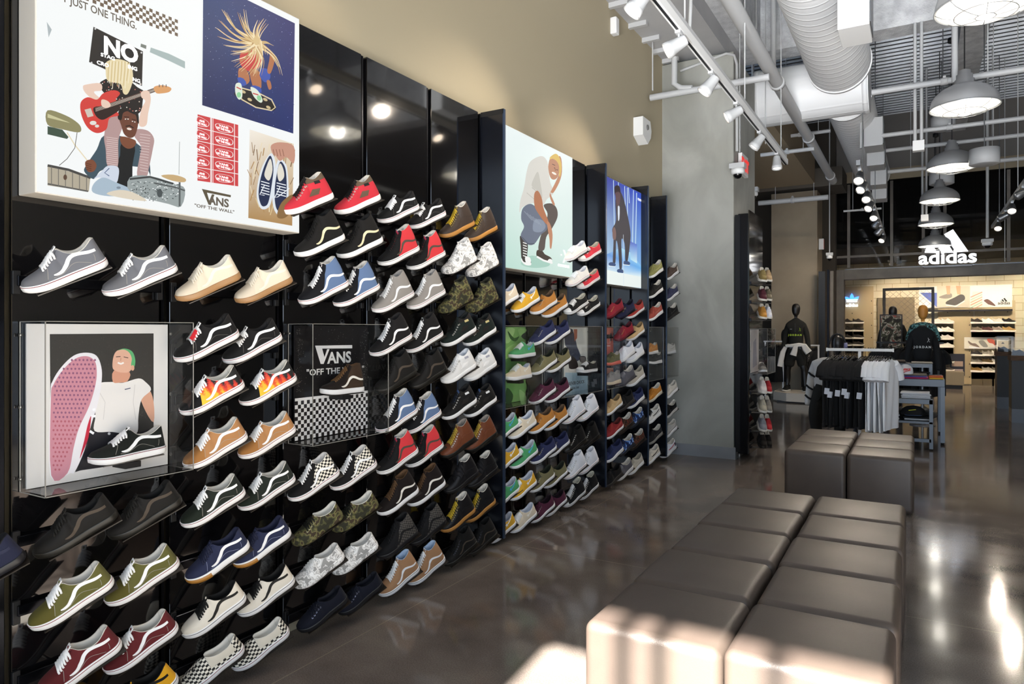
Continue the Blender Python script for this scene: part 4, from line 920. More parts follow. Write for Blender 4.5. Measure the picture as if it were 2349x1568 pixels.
P.poly([(985, 560), (1040, 548), (1095, 565), (1085, 590), (1040, 600), (1000, 598)], '#dba069', 4); [P.line([(1020 + k * 22, 560), (1020 + k * 22, 543)], 5, '#4d4d50') for k in range(3)]
P.poly([(650, 640), (690, 650), (708, 680), (680, 695), (650, 680)], '#e9cbb9', 4); P.poly([(905, 590), (950, 585), (965, 640), (948, 730), (938, 800), (905, 815), (888, 790), (905, 700), (930, 650), (905, 625)], '#e9cbb9', 4)
# right drum kit
P.poly([(830, 1140), (960, 1130), (1120, 1180), (1185, 1215), (1160, 1325), (1080, 1310), (840, 1240)], '#9aa3a3', 3)
random.seed(5)
L0 = P.layer + 1
for k in range(150): P.layer = L0; P.dab(random.uniform(840, 1150), random.uniform(1165, 1290), 5, 3, random.choice(['#2f3436', '#eef2f2', '#5d6668']), 5)
P.line([(830, 1150), (960, 1136), (1110, 1180)], 12, '#3d4142'); P.line([(985, 1175), (1130, 1205), (1185, 1225)], 9, '#54595a'); P.poly([(1030, 1128), (1110, 1122), (1185, 1145), (1180, 1170), (1100, 1160)], '#c9ab7c', 3); P.line([(1150, 910), (1146, 1120)], 3, '#8d9494'); P.line([(1150, 1170), (1150, 1325)], 12, '#5a6061')
P.dab(1022, 1240, 18, 28, '#4a5254'); P.poly([(680, 1245), (760, 1220), (850, 1235), (940, 1290), (800, 1275)], '#ded3bf', 3)
# skater picture
P.layer += 1
P.poly([(1302, -137), (1890, 151), (1880, 858), (1295, 676)], '#2a3c78', cols=['#1f3d74', '#3c3c70', '#23306b', '#232b58'])
random.seed(9); L0 = P.layer
for k in range(260): P.layer = L0; u = random.uniform(1300, 1885); v = random.uniform(-120 + (u - 1300) * .49, 670 + (u - 1300) * .31); r = random.uniform(1, 2.4); P.dab(u, v, r, r, random.choice(['#8fa6d6', '#5a6cae', '#c8d4f0', '#3f519a']), 5)
P.poly([(1500, 600), (1560, 570), (1650, 600), (1750, 660), (1768, 695), (1740, 712), (1640, 690), (1540, 640)], '#1c1817', 4); P.line([(1545, 565), (1640, 590), (1740, 640), (1765, 690), (1740, 710), (1640, 690), (1550, 640), (1530, 600)], 8, '#e0cfa9')
for q in ((1560, 590), (1600, 640), (1700, 640), (1720, 690)): P.dab(q[0], q[1], 16, 9, '#cdb98e', a=.5)
P.poly([(1555, 330), (1660, 330), (1680, 400), (1620, 460), (1560, 440), (1535, 390)], '#c8403f', 4)
P.poly([(1530, 440), (1580, 450), (1600, 520), (1560, 550), (1530, 520)], '#b3734d', 3); P.poly([(1600, 450), (1660, 460), (1675, 560), (1640, 590), (1615, 540)], '#b3734d', 3); P.poly([(1520, 500), (1560, 505), (1580, 545), (1540, 550)], '#3a55ad', 2); P.poly([(1610, 550), (1665, 560), (1675, 595), (1630, 595)], '#3a55ad', 2)
P.poly([(1510, 540), (1545, 540), (1552, 620), (1530, 640), (1508, 600)], '#dfe9da', 4); P.poly([(1605, 560), (1650, 580), (1682, 640), (1668, 660), (1625, 620)], '#dfe9da', 4); P.dab(1530, 610, 14, 18, '#8fd09a'); P.dab(1660, 630, 14, 18, '#8fd09a', a=-.4); P.line([(1515, 560), (1545, 575)], 7, '#c8403f'); P.line([(1620, 600), (1655, 610)], 7, '#c8403f')
P.poly([(1670, 440), (1720, 450), (1732, 500), (1700, 530), (1665, 490)], '#3a55ad', 4); P.poly([(1735, 330), (1760, 380), (1735, 470), (1712, 460), (1725, 390)], '#b3734d', 3); P.poly([(1708, 520), (1730, 520), (1740, 565), (1722, 575)], '#b3734d', 3)
tips = [(1420, 62), (1400, 130), (1380, 178), (1392, 235), (1430, 290), (1478, 330), (1450, 120), (1462, 200), (1560, 60), (1538, 100), (1650, 130), (1705, 150), (1690, 120), (1740, 290), (1480, 395), (1500, 430), (1530, 455), (1580, 480), (1620, 490), (1795, 480), (1780, 430), (1700, 350), (1475, 350), (1520, 80), (1620, 470), (1435, 75), (1660, 480)]
for k, (u, v) in enumerate(tips):
    c0 = (1630 + (k % 5) * 8, 255 + (k % 3) * 18); mid = ((u + c0[0]) / 2 + (v - 250) * .12, (v + c0[1]) / 2 - (u - 1630) * .10)
    P.line([tuple(q) for q in bez([c0, mid, (u, v)], 6, False)], [16 * (1 - i / 12.5) + 1 for i in range(13)], ['#e2c795', '#cfae78', '#f0dfb8', '#b8925e'][k % 4])
    P.line([tuple(q) for q in bez([(c0[0] + 9, c0[1] + 9), (mid[0] + 12, mid[1] + 9), (u + 14, v + 6)], 6, False)], [8 * (1 - i / 12.5) + 1 for i in range(13)], ['#f0dfb8', '#d9bd88', '#c29c68', '#ead5a8'][k % 4])
P.dab(1642, 262, 20, 30, '#d9bd88')
# red sticker sheet
P.poly([(1263, 735), (1524, 803), (1524, 1197), (1262, 1160)], '#cf4548'); L0 = P.layer
def sh(u, v): return v + (u - 1263) * (.262 + (1160 - v) * -.00032 * 0 + .0) * ((.262 - .142) * (1 - (v - 735) / 425) + .142) / .262
P.line([(1350, sh(1350, 735)), (1350, sh(1350, 1160))], 10, '#f2e8e6'); P.line([(1362, sh(1362, 735)), (1362, sh(1362, 1160))], 4, '#f2e8e6'); P.line([(1500, sh(1500, 735)), (1500, sh(1500, 1160))], 5, '#f2e8e6')
for k in range(1, 5): v = 735 + k * 85; P.line([(1263, sh(1263, v)), (1524, sh(1524, v))], 5, '#f2e8e6')
for k in range(5):
    v = 735 + k * 85 + 42
    for (ua, ub) in ((1375, 1492), (1262, 1338)):
        va, vb = sh(ua, v), sh(ub, v); m_ = (ua + ub) / 2; vm = sh(m_, v)
        pts = [(ua, va), (ua + (ub - ua) * .2, vm - 26), (ub - 20, vb - 22), (ub, vb), (ub - 16, vb + 20), (ua + (ub - ua) * .25, vm + 24)] if ua > 1300 else [(ua, va - 28), (ub - 20, vb - 22), (ub, vb), (ub - 16, vb + 20), (ua, va + 26)]
        P.poly(pts, '#f2e8e6', 4)
        P.poly([((q[0] - m_) * .92 + m_, (q[1] - vm) * .9 + vm) for q in pts], '#cf4548', 4)
stick = [(k, ua, ub) for k in range(5) for (ua, ub, _) in ((1388, 1480, 0), (1262, 1328, 0))]
# field photo with shoes
P.poly([(1597, 832), (1880, 925), (1870, 1450), (1588, 1400)], '#cdb48c', cols=['#f2ebdf', '#e6d8bf', '#b18a58', '#b08c5c']); random.seed(11)
for k in range(60): u = random.uniform(1600, 1870); v = random.uniform(900, 1350); P.line([(u, v + (u - 1600) * .25), (u + random.uniform(-25, 25), v + (u - 1600) * .25 - random.uniform(40, 90))] if v > 960 else [(u, v + 60), (u + 8, v + 10)], random.uniform(3, 7), random.choice(['#b08b5a', '#e8d9b8', '#8d6a3e', '#d9c294', '#7a5a36']))
P.poly([(1732, 985), (1680, 1060), (1650, 1160), (1640, 1260), (1660, 1330), (1690, 1345), (1725, 1320), (1745, 1240), (1755, 1130), (1760, 1040)], '#dfe6ee', 4); P.poly([(1728, 1000), (1690, 1065), (1662, 1160), (1652, 1250), (1668, 1315), (1692, 1325), (1715, 1300), (1735, 1200), (1748, 1080)], '#1e2b4c', 4)
P.poly([(1790, 1020), (1830, 1060), (1842, 1140), (1845, 1230), (1840, 1320), (1815, 1380), (1780, 1385), (1750, 1340), (1740, 1260), (1750, 1150), (1765, 1060)], '#dfe6ee', 4); P.poly([(1790, 1040), (1822, 1075), (1832, 1150), (1832, 1240), (1826, 1310), (1806, 1360), (1784, 1362), (1762, 1325), (1755, 1240), (1765, 1140)], '#1e2b4c', 4)
P.poly([(1728, 1020), (1700, 1080), (1690, 1130), (1720, 1160), (1742, 1090)], '#e2ddd0', 4); P.poly([(1790, 1050), (1812, 1090), (1815, 1140), (1785, 1165), (1772, 1110)], '#e2ddd0', 4)
for k in range(5): P.line([(1668, 1165 + k * 18), (1722, 1180 + k * 18)], 6, '#eef2f8'); P.line([(1768, 1175 + k * 18), (1828, 1190 + k * 18)], 6, '#eef2f8')
P.line([(1690, 1190), (1660, 1250), (1690, 1255)], 5, '#eef2f8'); P.line([(1790, 1200), (1755, 1270), (1775, 1265), (1850, 1210)], 5, '#eef2f8')
P.poly([(1732, 935), (1790, 915), (1878, 940), (1878, 1050), (1830, 1010), (1790, 1035), (1760, 1000), (1740, 985)], '#c79480', 4); [P.line([(1745 + k * 20, 960), (1755 + k * 20, 1005)], 4, '#8f5f4e') for k in range(4)]
P.poly([(1770, 1390), (1800, 1300), (1876, 1250), (1872, 1340), (1820, 1400)], '#8a6a42', 4)
# logo
P.layer += 1
P.poly([(1287, 1214), (1474, 1254), (1472, 1268), (1320, 1238), (1335, 1290), (1352, 1248), (1368, 1251), (1344, 1318), (1330, 1315)], '#5d5442')
child(P.build('backlit_print', M_LB), LB)
K = P.top()
LBt = lambda *a, **k: child(tfit(a[0], a[1], None, 'x', K, *a[2:], **k), LB)
LBt('NOT JUST ONE THING.', M_INKE, (108, -14 + 3), (312, 66), 19, bold=.01)
LBt('NO', M_WE, (237, 119), (315, 119), 38, bold=.04); LBt('STAG', M_WE, (231, 128), (263, 0), 8, bold=.02); LBt('CRO', M_WE, (222, 146), (249, 0), 8.5, bold=.02); LBt('ING', M_WE, (293, 156), (314, 0), 8.5, bold=.02); LBt('NG', M_WE, (304, 185), (321, 0), 8.5, bold=.02)
LBt('ANS', M_INKE, (478, 467), (526, 0), 19, bold=.03); LBt('"OFF THE WALL"', M_INKE, (446, 474), (537, 0), 7.5, bold=.015)
for k, ua, ub in stick:
    v = 735 + k * 85 + 42; s_ = 'VANS' if ua > 1300 else 'ANS'; s2 = 'OFF THE WALL' if ua > 1300 else 'THE WALL'
    LBt(s_, M_WE, ((ua + 18) / 2.8, sh(ua + 18, v - 2) / 2.8), ((ub - 14) / 2.8, 0), 5); LBt(s2, M_WE, (ua / 2.8, sh(ua, v + 16) / 2.8), (ub / 2.8, 0), 5)
# --- crouching man lightbox
y0, y1 = 4.09, yx(1313.5, XF); zb, zt = onx(1313, 637, XF).z, onx(1313, 361, XF).z
LB = lightbox(y0, y1, zb, zt, 'lightbox with a crouching man in grey T-shirt and yellow beanie')
P = Print('x', XF); P.px = False; P.poly([(y0 + e, zb + e), (y1 - e, zb + e), (y1 - e, zt - e), (y0 + e, zt - e)], '#e6f2ef', cols=['#b9dcd0', '#cfe6de', '#eaf4f3', '#ecf5f4']); P.px = True; P.X = (3.336, 1130, 250)
P.poly([(220, 1170), (300, 1120), (420, 1160), (430, 1200), (330, 1215), (240, 1200)], '#a5cdbf', 4)
P.poly([(210, 970), (250, 1000), (270, 1040), (265, 1130), (290, 1150), (292, 1190), (250, 1185), (222, 1150), (215, 1050)], '#33302e', 4); P.poly([(222, 1140), (240, 1170), (290, 1172), (292, 1195), (250, 1192), (222, 1165)], '#f2f3f1', 3); P.poly([(250, 1130), (285, 1135), (292, 1172), (255, 1172)], '#f2f3f1', 3)
for k in range(6): P.line([(232, 1020 + k * 20), (262, 1030 + k * 20)], 7, '#f2f3f1')
P.poly([(340, 1080), (380, 1085), (400, 1110), (445, 1135), (455, 1165), (400, 1160), (340, 1130)], '#3a2e28', 4); P.line([(338, 1128), (390, 1158), (458, 1178)], 14, '#f2f3f1'); P.dab(440, 1160, 18, 14, '#f2f3f1')
P.poly([(390, 735), (450, 722), (490, 760), (495, 830), (450, 920), (410, 980), (395, 1075), (350, 1075), (365, 980), (400, 880), (420, 800)], '#554c49', 4)
P.poly([(230, 760), (290, 725), (350, 770), (410, 850), (415, 920), (370, 960), (320, 1030), (270, 1035), (215, 970), (240, 900), (218, 840)], '#667083', 5); P.poly([(320, 850), (380, 850), (405, 900), (370, 940), (310, 930)], '#8591a4', 4)
for k in range(5): P.line([(240 + k * 22, 780 + k * 14), (300 + k * 18, 850 + k * 10)], 3, '#9aa5b5')
P.line([(225, 980), (270, 1030), (320, 1030)], 8, '#4a5163')
P.poly([(370, 360), (415, 395), (430, 480), (440, 560), (465, 640), (415, 690), (385, 730), (300, 720), (230, 750), (205, 790), (212, 700), (240, 600), (260, 480), (290, 400)], '#d6d4cd', 5); P.poly([(300, 590), (345, 630), (380, 680), (365, 560), (345, 480), (310, 540)], '#c2c0b8', 4); P.line([(260, 640), (330, 700), (380, 715)], 4, '#b5b3aa'); P.line([(300, 600), (330, 625), (372, 680)], 4, '#a8a69e')
P.poly([(345, 625), (375, 680), (390, 760), (430, 870), (410, 880), (350, 800), (320, 740), (318, 650)], '#b0714f', 4); P.poly([(415, 860), (440, 880), (458, 960), (450, 1060), (438, 1060), (435, 1000), (425, 940)], '#bd8465', 4)
P.poly([(440, 640), (465, 640), (510, 560), (530, 480), (525, 380), (505, 365), (515, 470), (480, 560), (455, 610), (435, 660), (460, 730), (475, 725)], '#bd8465', 3)
P.poly([(440, 375), (425, 440), (440, 520), (470, 540), (500, 515), (512, 450), (490, 390), (460, 375)], '#b98468', 4); P.poly([(438, 385), (442, 365), (480, 342), (508, 365), (526, 430), (518, 510), (508, 508), (508, 440), (490, 400), (460, 380)], '#d8b861', 4)
P.line([(455, 420), (478, 432)], 4, '#2a1a14'); P.line([(470, 448), (478, 455)], 5, '#2a1a14'); P.line([(488, 462), (498, 468)], 5, '#2a1a14'); P.dab(470, 492, 20, 8, '#f3ece4', a=.5); P.dab(480, 465, 5, 8, '#96604a')
P.poly([(535, 1075), (552, 1078), (570, 1125), (548, 1178), (533, 1175), (552, 1125)], '#f7fbfa'); P.dab(525, 1115, 8, 8, '#f7fbfa', 5)
child(P.build('backlit_print', M_LB), LB); K = P.top(); LBt('CONVERSE', M_WE, (1279.5, 610), (1306, 0), 6, bold=.01)
# --- blue lightbox
y0, y1 = 5.865, yx(1479.5, XF); zb, zt = onx(1478, 663, XF).z, onx(1478, 446, XF).z
LB = lightbox(y0, y1, zb, zt, 'blue lightbox with a dark-coated standing figure and light strips')
P = Print('x', XF); P.px = False; P.poly([(y0 + e, zb + e), (y1 - e, zb + e), (y1 - e, zt - e), (y0 + e, zt - e)], '#3f57c0', cols=['#bfe2f2', '#8fc4f0', '#2f50c8', '#3b3f98']); P.px = True; P.X = (3.336, 1130, 250)
P.poly([(875, 1110), (980, 1060), (1060, 1100), (1160, 1230), (1160, 1290), (875, 1260)], '#9fd8ee', cols=['#5f93d8', '#a8dcf2', '#a8dcf2', '#6fb4ee', '#e6f4f4', '#dff0f2']); P.poly([(875, 1230), (1160, 1290), (1160, 1372), (875, 1336)], '#e9f1ee')
P.poly([(1050, 1010), (1105, 1035), (1105, 1180), (1055, 1150)], '#6fb0e8', cols=['#4a62c0', '#5a78d0', '#d0ecf6', '#b0dcf2'])
for u, a, b in ((925, 545, 890), (962, 560, 700), (1010, 590, 760), (1040, 600, 720), (1078, 620, 1020), (1102, 640, 1030), (1030, 600, 1180)): P.line([(u, a), (u + (6 if u < 1050 else -8), b)], 5, '#cfe8f4')
P.poly([(970, 630), (1000, 680), (1030, 800), (1055, 940), (1050, 1040), (1030, 1180), (1015, 1160), (1010, 1030), (985, 1000), (990, 1200), (972, 1230), (960, 1060), (945, 1010), (940, 1170), (920, 1180), (925, 1000), (915, 920), (945, 850), (940, 700)], '#33303c', 4)
P.poly([(958, 745), (972, 750), (970, 840), (960, 850)], '#dbe3ee', 2); P.poly([(918, 920), (935, 905), (945, 950), (940, 998), (920, 990)], '#7a5c58', 3)
P.poly([(938, 620), (968, 615), (978, 660), (972, 720), (955, 745), (945, 700)], '#5a4048', 4); P.poly([(932, 600), (950, 583), (972, 595), (980, 650), (965, 632), (940, 640), (935, 660)], '#2a1c24', 4)
for q in ((915, 1188), (978, 1240), (1025, 1178)): P.dab(q[0], q[1], 28, 17, '#2c4a7a', a=.2); P.line([(q[0] - 28, q[1] + 12), (q[0] + 24, q[1] + 18)], 6, '#e6f2f6')
P.poly([(1150, 670), (1158, 690), (1152, 715), (1145, 700), (1140, 680)], '#f2f6fa'); P.line([(1000, 960), (1002, 1356)], 3, '#d6e4ee')
child(P.build('backlit_print', M_LB), LB); K = P.top(); LBt('PUMA', M_WE, (1463, 459), (1471, 0), 6); LBt('RED', mat('#d0204a', .5, emit=.8), (1471, 463), (1476, 0), 6)
# --- boards inside the cases
def board(xp, q0, q1, label, zb=.956, zt=1.52, name='poster', base='#dddad6', yy=None):
    y0, y1 = yy if yy else (yx(q0, xp), yx(q1, xp)); r = empty(name, (xp - .004, (y0 + y1) / 2, zb), label=label, cat='poster'); h = (y1 - y0) / 2
    MB().bx((-.003, -h, 0), (.003, h, zt - zb)).build('backing', mat(base, .5), r)
    P = Print('x', xp); P.px = False; P.poly([(y0 + .001, zb + .001), (y1 - .001, zb + .001), (y1 - .001, zt - .001), (y0 + .001, zt - .001)], base); P.px = True
    return r, P, y0, y1
r, P, a, b = board(.014, 61, 385, 'white-bordered photo board of a smiling person lying with raised shoe sole'); XP = .014; P.X = (2.489, 0, 520)
def rc(P, u0, v0, u1, v1, c):   # rectangle upright in the plane: corners given by its left column top and bottom
    pass
P.poly([(284, 612), (877, 608), (877, 1312), (292, 1422)], '#3a3835'); random.seed(4); L0 = P.layer
for k in range(500): P.layer = L0; u = random.uniform(286, 872); v = random.uniform(615, 1250); P.dab(u, v, 2.5, 2.5, random.choice(['#4b4844', '#2b2927', '#575450', '#47423c']), 4)
P.layer = L0 + 1
P.poly([(510, 1170), (600, 1165), (760, 1180), (877, 1160), (877, 1310), (460, 1390), (440, 1390), (470, 1300), (500, 1250)], '#1d1d24', 3); P.dab(623, 1180, 8, 8, '#c9c9c9')
P.poly([(800, 960), (850, 930), (877, 1000), (877, 1115), (830, 1050)], '#d8a48a', 3)
P.poly([(555, 900), (640, 885), (700, 890), (790, 865), (830, 885), (862, 930), (808, 985), (790, 1080), (785, 1170), (740, 1185), (640, 1170), (540, 1165), (545, 1080), (540, 1000)], '#e8e4e0', 4); P.line([(712, 928), (745, 920)], 5, '#3c4a66'); P.line([(560, 930), (600, 1000), (590, 1100)], 4, '#d2cecb'); P.line([(770, 900), (760, 1000), (775, 1100)], 4, '#d2cecb')
P.poly([(650, 820), (740, 830), (728, 880), (690, 888), (645, 886)], '#d49a80', 3)
P.poly([(642, 800), (648, 740), (670, 706), (720, 698), (755, 730), (762, 780), (740, 825), (700, 832), (660, 822)], '#e0b098', 5); P.poly([(672, 706), (710, 694), (755, 712), (772, 760), (766, 800), (748, 790), (752, 750), (735, 715), (705, 700)], '#5fae72', 4); P.dab(757, 805, 10, 16, '#d8a48a')
P.line([(662, 742), (688, 740)], 4, '#3b2a24'); P.line([(706, 742), (732, 748)], 4, '#3b2a24'); P.line([(672, 775), (690, 782), (706, 775)], 10, '#f2ece6'); P.line([(690, 748), (688, 764)], 4, '#c08a70')
P.poly([(286, 1420), (288, 960), (300, 880), (350, 800), (420, 735), (490, 718), (550, 735), (578, 800), (580, 880), (560, 1000), (520, 1130), (480, 1280), (425, 1400), (400, 1405)], '#e9e6ea', 4)
P.poly([(520, 1080), (505, 1200), (470, 1290), (455, 1320), (480, 1220), (500, 1130)], '#c02840', 3)
P.poly([(292, 1418), (290, 980), (305, 900), (360, 815), (430, 752), (495, 738), (540, 765), (552, 820), (545, 900), (510, 1020), (450, 1150), (420, 1260), (385, 1405)], '#c98a98', 4, )
L0 = P.layer + 1
for i in range(26):
    for j in range(12):
        u = 305 + j * 22 + (i % 2) * 11 + max(0, (14 - i)) * 1.2; v = 760 + i * 25
        inside = u < 545 - max(0, v - 900) * .40 and u > 300 + max(0, 880 - v) * .9 and v < 1400
        if inside: P.layer = L0; P.dab(u, v, 6.5, 7, '#8d5a78' if v < 1100 else '#b0606e', 6)
P.line([(528, 1045), (545, 1040)], 14, '#f4f4f8'); P.line([(520, 1080), (545, 1080)], 14, '#f4f4f8'); P.line([(512, 1165), (535, 1180)], 14, '#f4f4f8')
child(P.build('print', M_PRT), r)
r, P, a, b = board(.014, 676, 844, 'black logo board with white lettering and a checkered lower part', base='#141213'); P.X = (2.959, 380, 520); random.seed(2)
for k in range(420): P.layer = 2; P.dab(random.choice([random.gauss(905, 12), random.gauss(1160, 45), random.uniform(885, 1365), random.gauss(1345, 12)]), random.uniform(690, 1120), 1.6, 1.6, random.choice(['#8f8a86', '#55504d', '#b9b4b0']), 4)
P.px = False; A, B = onx(380 + 1372 / 2.959, 520 + 1110 / 2.959, .014), onx(676, 1013, .014); y_, zt_ = b - .001, A.z; c_ = (b - a) / 27
P.layer = 2; P.poly([(a + .001, .958), (b - .001, .958), (b - .001, zt_), (a + .001, zt_)], '#e6e4e2'); P.layer = 3
i = 0
while a + .001 + i * c_ < b - .003:
    j = 0
    while .958 + (j + 1) * c_ < zt_:
        if (i + j) % 2: P.layer = 3; P.poly([(a + .001 + i * c_, .958 + j * c_), (min(b - .001, a + .001 + (i + 1) * c_), .958 + j * c_), (min(b - .001, a + .001 + (i + 1) * c_), .958 + (j + 1) * c_), (a + .001 + i * c_, .958 + (j + 1) * c_)], '#221d1c')
        j += 1
    i += 1
P.px = True; P.layer = 5; P.poly([(1014, 806), (1266, 802), (1266, 824), (1062, 826), (1078, 884), (1096, 830), (1112, 830), (1072, 930), (1052, 930)], '#dedcda')
child(P.build('print', M_PRT), r); K = P.top()
child(tfit('ANS', M_WP, None, 'x', K, (380 + 1100 / 2.959, 520 + 926 / 2.959), (380 + 1262 / 2.959, 0), 26, bold=.03), r); child(tfit('"OFF THE WALL"', M_WP, None, 'x', K, (380 + 955 / 2.959, 520 + 1010 / 2.959), (380 + 1345 / 2.959, 0), 14.5, bold=.015), r)
# green cloth board
r, P, a, b = board(.014, 1150, 1206, 'board printed with folds of bright green cloth', base='#7fae62', yy=(4.075, yx(1206, .014))); P.X = (4.9, 1130, 640)
for p, c in (([(150, 560), (250, 560), (210, 680), (170, 720), (140, 700)], '#a8cf86'), ([(290, 560), (375, 560), (370, 600), (330, 640), (300, 620)], '#94c273'), ([(170, 580), (240, 660), (300, 640), (260, 700), (200, 670)], '#3f6636'), ([(320, 640), (372, 600), (372, 680)], '#2c3a2a'), ([(140, 800), (250, 720), (300, 760), (220, 860), (150, 900)], '#9bc878'), ([(150, 900), (280, 860), (372, 900), (372, 1000), (250, 980), (160, 1040)], '#5d8e4c'), ([(140, 1160), (220, 1120), (300, 1180), (372, 1160), (372, 1260), (260, 1300), (150, 1280)], '#7fb566'), ([(160, 1220), (230, 1300), (200, 1400), (145, 1380)], '#3c6135'), ([(300, 1240), (372, 1300), (372, 1380), (320, 1400)], '#a8d488')): P.poly(p, c, 3)
child(P.build('print', M_PRT), r)
# forever board
r, P, a, b = board(.014, 1294, 1353, 'pale board reading FOREVER CHUCK with denim legs and black sneakers', base='#d5d6cf'); P.X = (4.9, 1130, 640)
P.poly([(815, 1050), (1085, 1050), (1085, 1290), (815, 1300)], '#a9c3d0'); P.poly([(815, 565), (900, 565), (950, 760), (990, 860), (960, 920), (870, 900), (860, 800), (815, 740)], '#3c4254', 2); P.poly([(912, 562), (952, 562), (950, 660), (920, 700)], '#b06a50')
P.poly([(865, 860), (930, 890), (960, 960), (945, 1000), (860, 1000)], '#2b2321', 3); P.poly([(980, 870), (1045, 870), (1040, 930), (985, 930)], '#35302f', 3); [P.line([(985, 880 + k * 14), (1040, 884 + k * 14)], 4, '#cfcac4') for k in range(4)]; P.line([(860, 1020), (950, 1020)], 20, '#e8e6e2')
child(P.build('print', M_PRT), r); K = P.top(); child(tfit('FOREVER CHUCK', M_INK, None, 'x', K, (1297.5, 640 + 1200 / 4.9), (1341, 0), 8, bold=.012), r); child(tfit('CHUCK TAYLOR ALL STARS', M_INK, None, 'x', K, (1296, 640 + 1252 / 4.9), (1328, 0), 5), r)
r, P, a, b = board(.014, 1391, 1407, 'coral pink board with a white square outline', base='#d9725f', yy=(5.87, yx(1407, .014))); P.X = (2.8, 1370, 580); P.line([(62, 536), (82, 536), (82, 578), (62, 578), (62, 536)], 3, '#f2dcd4'); P.line([(56, 596), (84, 596)], 6, '#f2dcd4'); P.poly([(54, 735), (104, 735), (104, 860), (54, 862)], '#e2a58e'); child(P.build('print', M_PRT), r)
for yy, lb in (((7.0, 7.33), 'pale grey printed board between the two far fins'), ((7.62, 7.92), 'pale grey printed board nearest the column')):
    r, P, a, b = board(.014, 0, 0, lb, base='#c4bfb9', yy=yy); P.px = False; P.X = None; P.poly([(a + .03, 1.0), (b - .05, 1.0), (b - .03, 1.2), (a + .06, 1.22)], '#8e8a86'); P.poly([(a + .02, 1.3), (b - .1, 1.3), (b - .1, 1.33), (a + .02, 1.33)], '#55514d'); child(P.build('print', M_PRT), r)
# shoes standing inside the cases, each on its own little bracket
def cased(kind, col, u, v, x, label, yaw=-14, pitch=6, scale=1.):
    c = onx(u, v, x); R = Euler((math.radians(pitch), 0, math.radians(yaw))).to_matrix(); loc = c - R @ Vector((0, 0, HC[kind] * scale))
    make_shoe(kind, col, loc, (math.radians(pitch), 0, math.radians(yaw)), label, None, scale)
    e = empty('shoe_bracket', (loc.x, loc.y, loc.z), label='small dark bracket under ' + label.split(' inside')[0].split(' on the')[0], cat='bracket')
    MB().box((0, 0, 0), (.07, .21 * scale, .004)).build('plate', M_TRAY, e, loc=R @ Vector((0, .01, -.003)), rot=(math.radians(pitch), 0, math.radians(yaw)))
    MB().bx((.022 - loc.x, -.03, -.03), (.03, .03, -.008)).build('arm', M_BLACK, e)
cased('skate', dict(body='#1c211c', **OSW), 292, 1021, .075, 'dark green low sneaker inside the large case', pitch=5)
cased('skatehi', dict(GAN, body='#241711', panel='#3a2a1c', lace='#6b4c2c'), 785, 868, .085, 'brown high-top inside the black logo case', pitch=1, scale=.94)
cased('onestar', GOL['GG'], 1197, 803, .10, 'green sneaker on the upper bracket of the green case', pitch=4); cased('onestar', GOL['GC'], 1188, 853, .10, 'cream sneaker on the lower bracket of the green case', pitch=4)
cased('chucklow', CHB, 1346, 841, .10, 'black low canvas sneaker inside the FOREVER CHUCK case', pitch=2)
cased('knit', dict(body='#5d5a2e', sole='#d8604a', lace='#4a4a2a'), 1402, 822, .09, 'olive running shoe with coral sole inside a case', pitch=4); cased('knit', dict(body='#8f8d8c', sole='#d9c8ae', lace='#9c9a98'), 1402, 866, .09, 'grey running shoe inside the coral case', pitch=4)
cased('runner', dict(body='#b9782c', lace='#b9782c', stripe='#c98a3c'), 1491, 799, .08, 'orange running shoe inside the narrow far case', pitch=3); cased('runner', dict(body='#232122', lace='#232122', stripe='#3a383a'), 1500, 821, .10, 'black running shoe inside the narrow far case', pitch=3)
cased('runner', dict(body='#d0cbc2', lace='#d0cbc2', stripe='#b8b2a8'), 1533, 799, .08, 'cream running shoe inside the case nearest the column', pitch=3)
# ------------------------------------------------------------------ leather cube stools
M_LEA = ramp_mat('brown_leather', [(.3, '#453b36'), (.7, '#51473f')], 3, rough=.42, bump=.35, spec=.5)
[n for n in M_LEA.node_tree.nodes if n.type == 'TEX_NOISE'][1].inputs['Scale'].default_value = 350
[n for n in M_LEA.node_tree.nodes if n.type == 'BUMP'][0].inputs['Distance'].default_value = .0015
def cube_mesh(s=.488, h=.445, r=.035):
    bm = bmesh.new(); bmesh.ops.create_cube(bm, size=1)
    bmesh.ops.scale(bm, vec=(s - .004, s - .004, h), verts=bm.verts)
    bmesh.ops.bevel(bm, geom=list(bm.edges), offset=r, segments=6, profile=.5, affect='EDGES')
    for v in bm.verts:    # slightly pillowed top and sides
        k = 1 - max(abs(v.co.x), abs(v.co.y)) / (s / 2); v.co.z += .006 * math.sin(min(1, max(0, k) * 3) * PI / 2) if v.co.z > 0 else 0
    me = bpy.data.meshes.new('cushion'); bm.to_mesh(me); bm.free(); [setattr(p, 'use_smooth', True) for p in me.polygons]; me.materials.append(M_LEA); return me
CUB = cube_mesh(); foot_ = MB(); foot_.lathe([(0, 0), (.02, 0), (.022, .012), (0, .012)], (0, 0, 0), 14); FT = foot_.mesh('foot'); FT.materials.append(M_BLACK)
ROWS = ['first', 'second', 'third', 'fourth', 'fifth']
def stool(x, y, rz, label, group):
    r = empty('cube_stool', (x, y, 0), (0, 0, rz), label=label, cat='stool', group=group)
    o = bpy.data.objects.new('cushion', CUB); COL.objects.link(o); o.parent = r; o.location = (0, 0, .0125 + .2225)
    for a in (-.17, .17):
        for b in (-.17, .17): f = bpy.data.objects.new('foot', FT); COL.objects.link(f); f.parent = r; f.location = (a, b, 0)
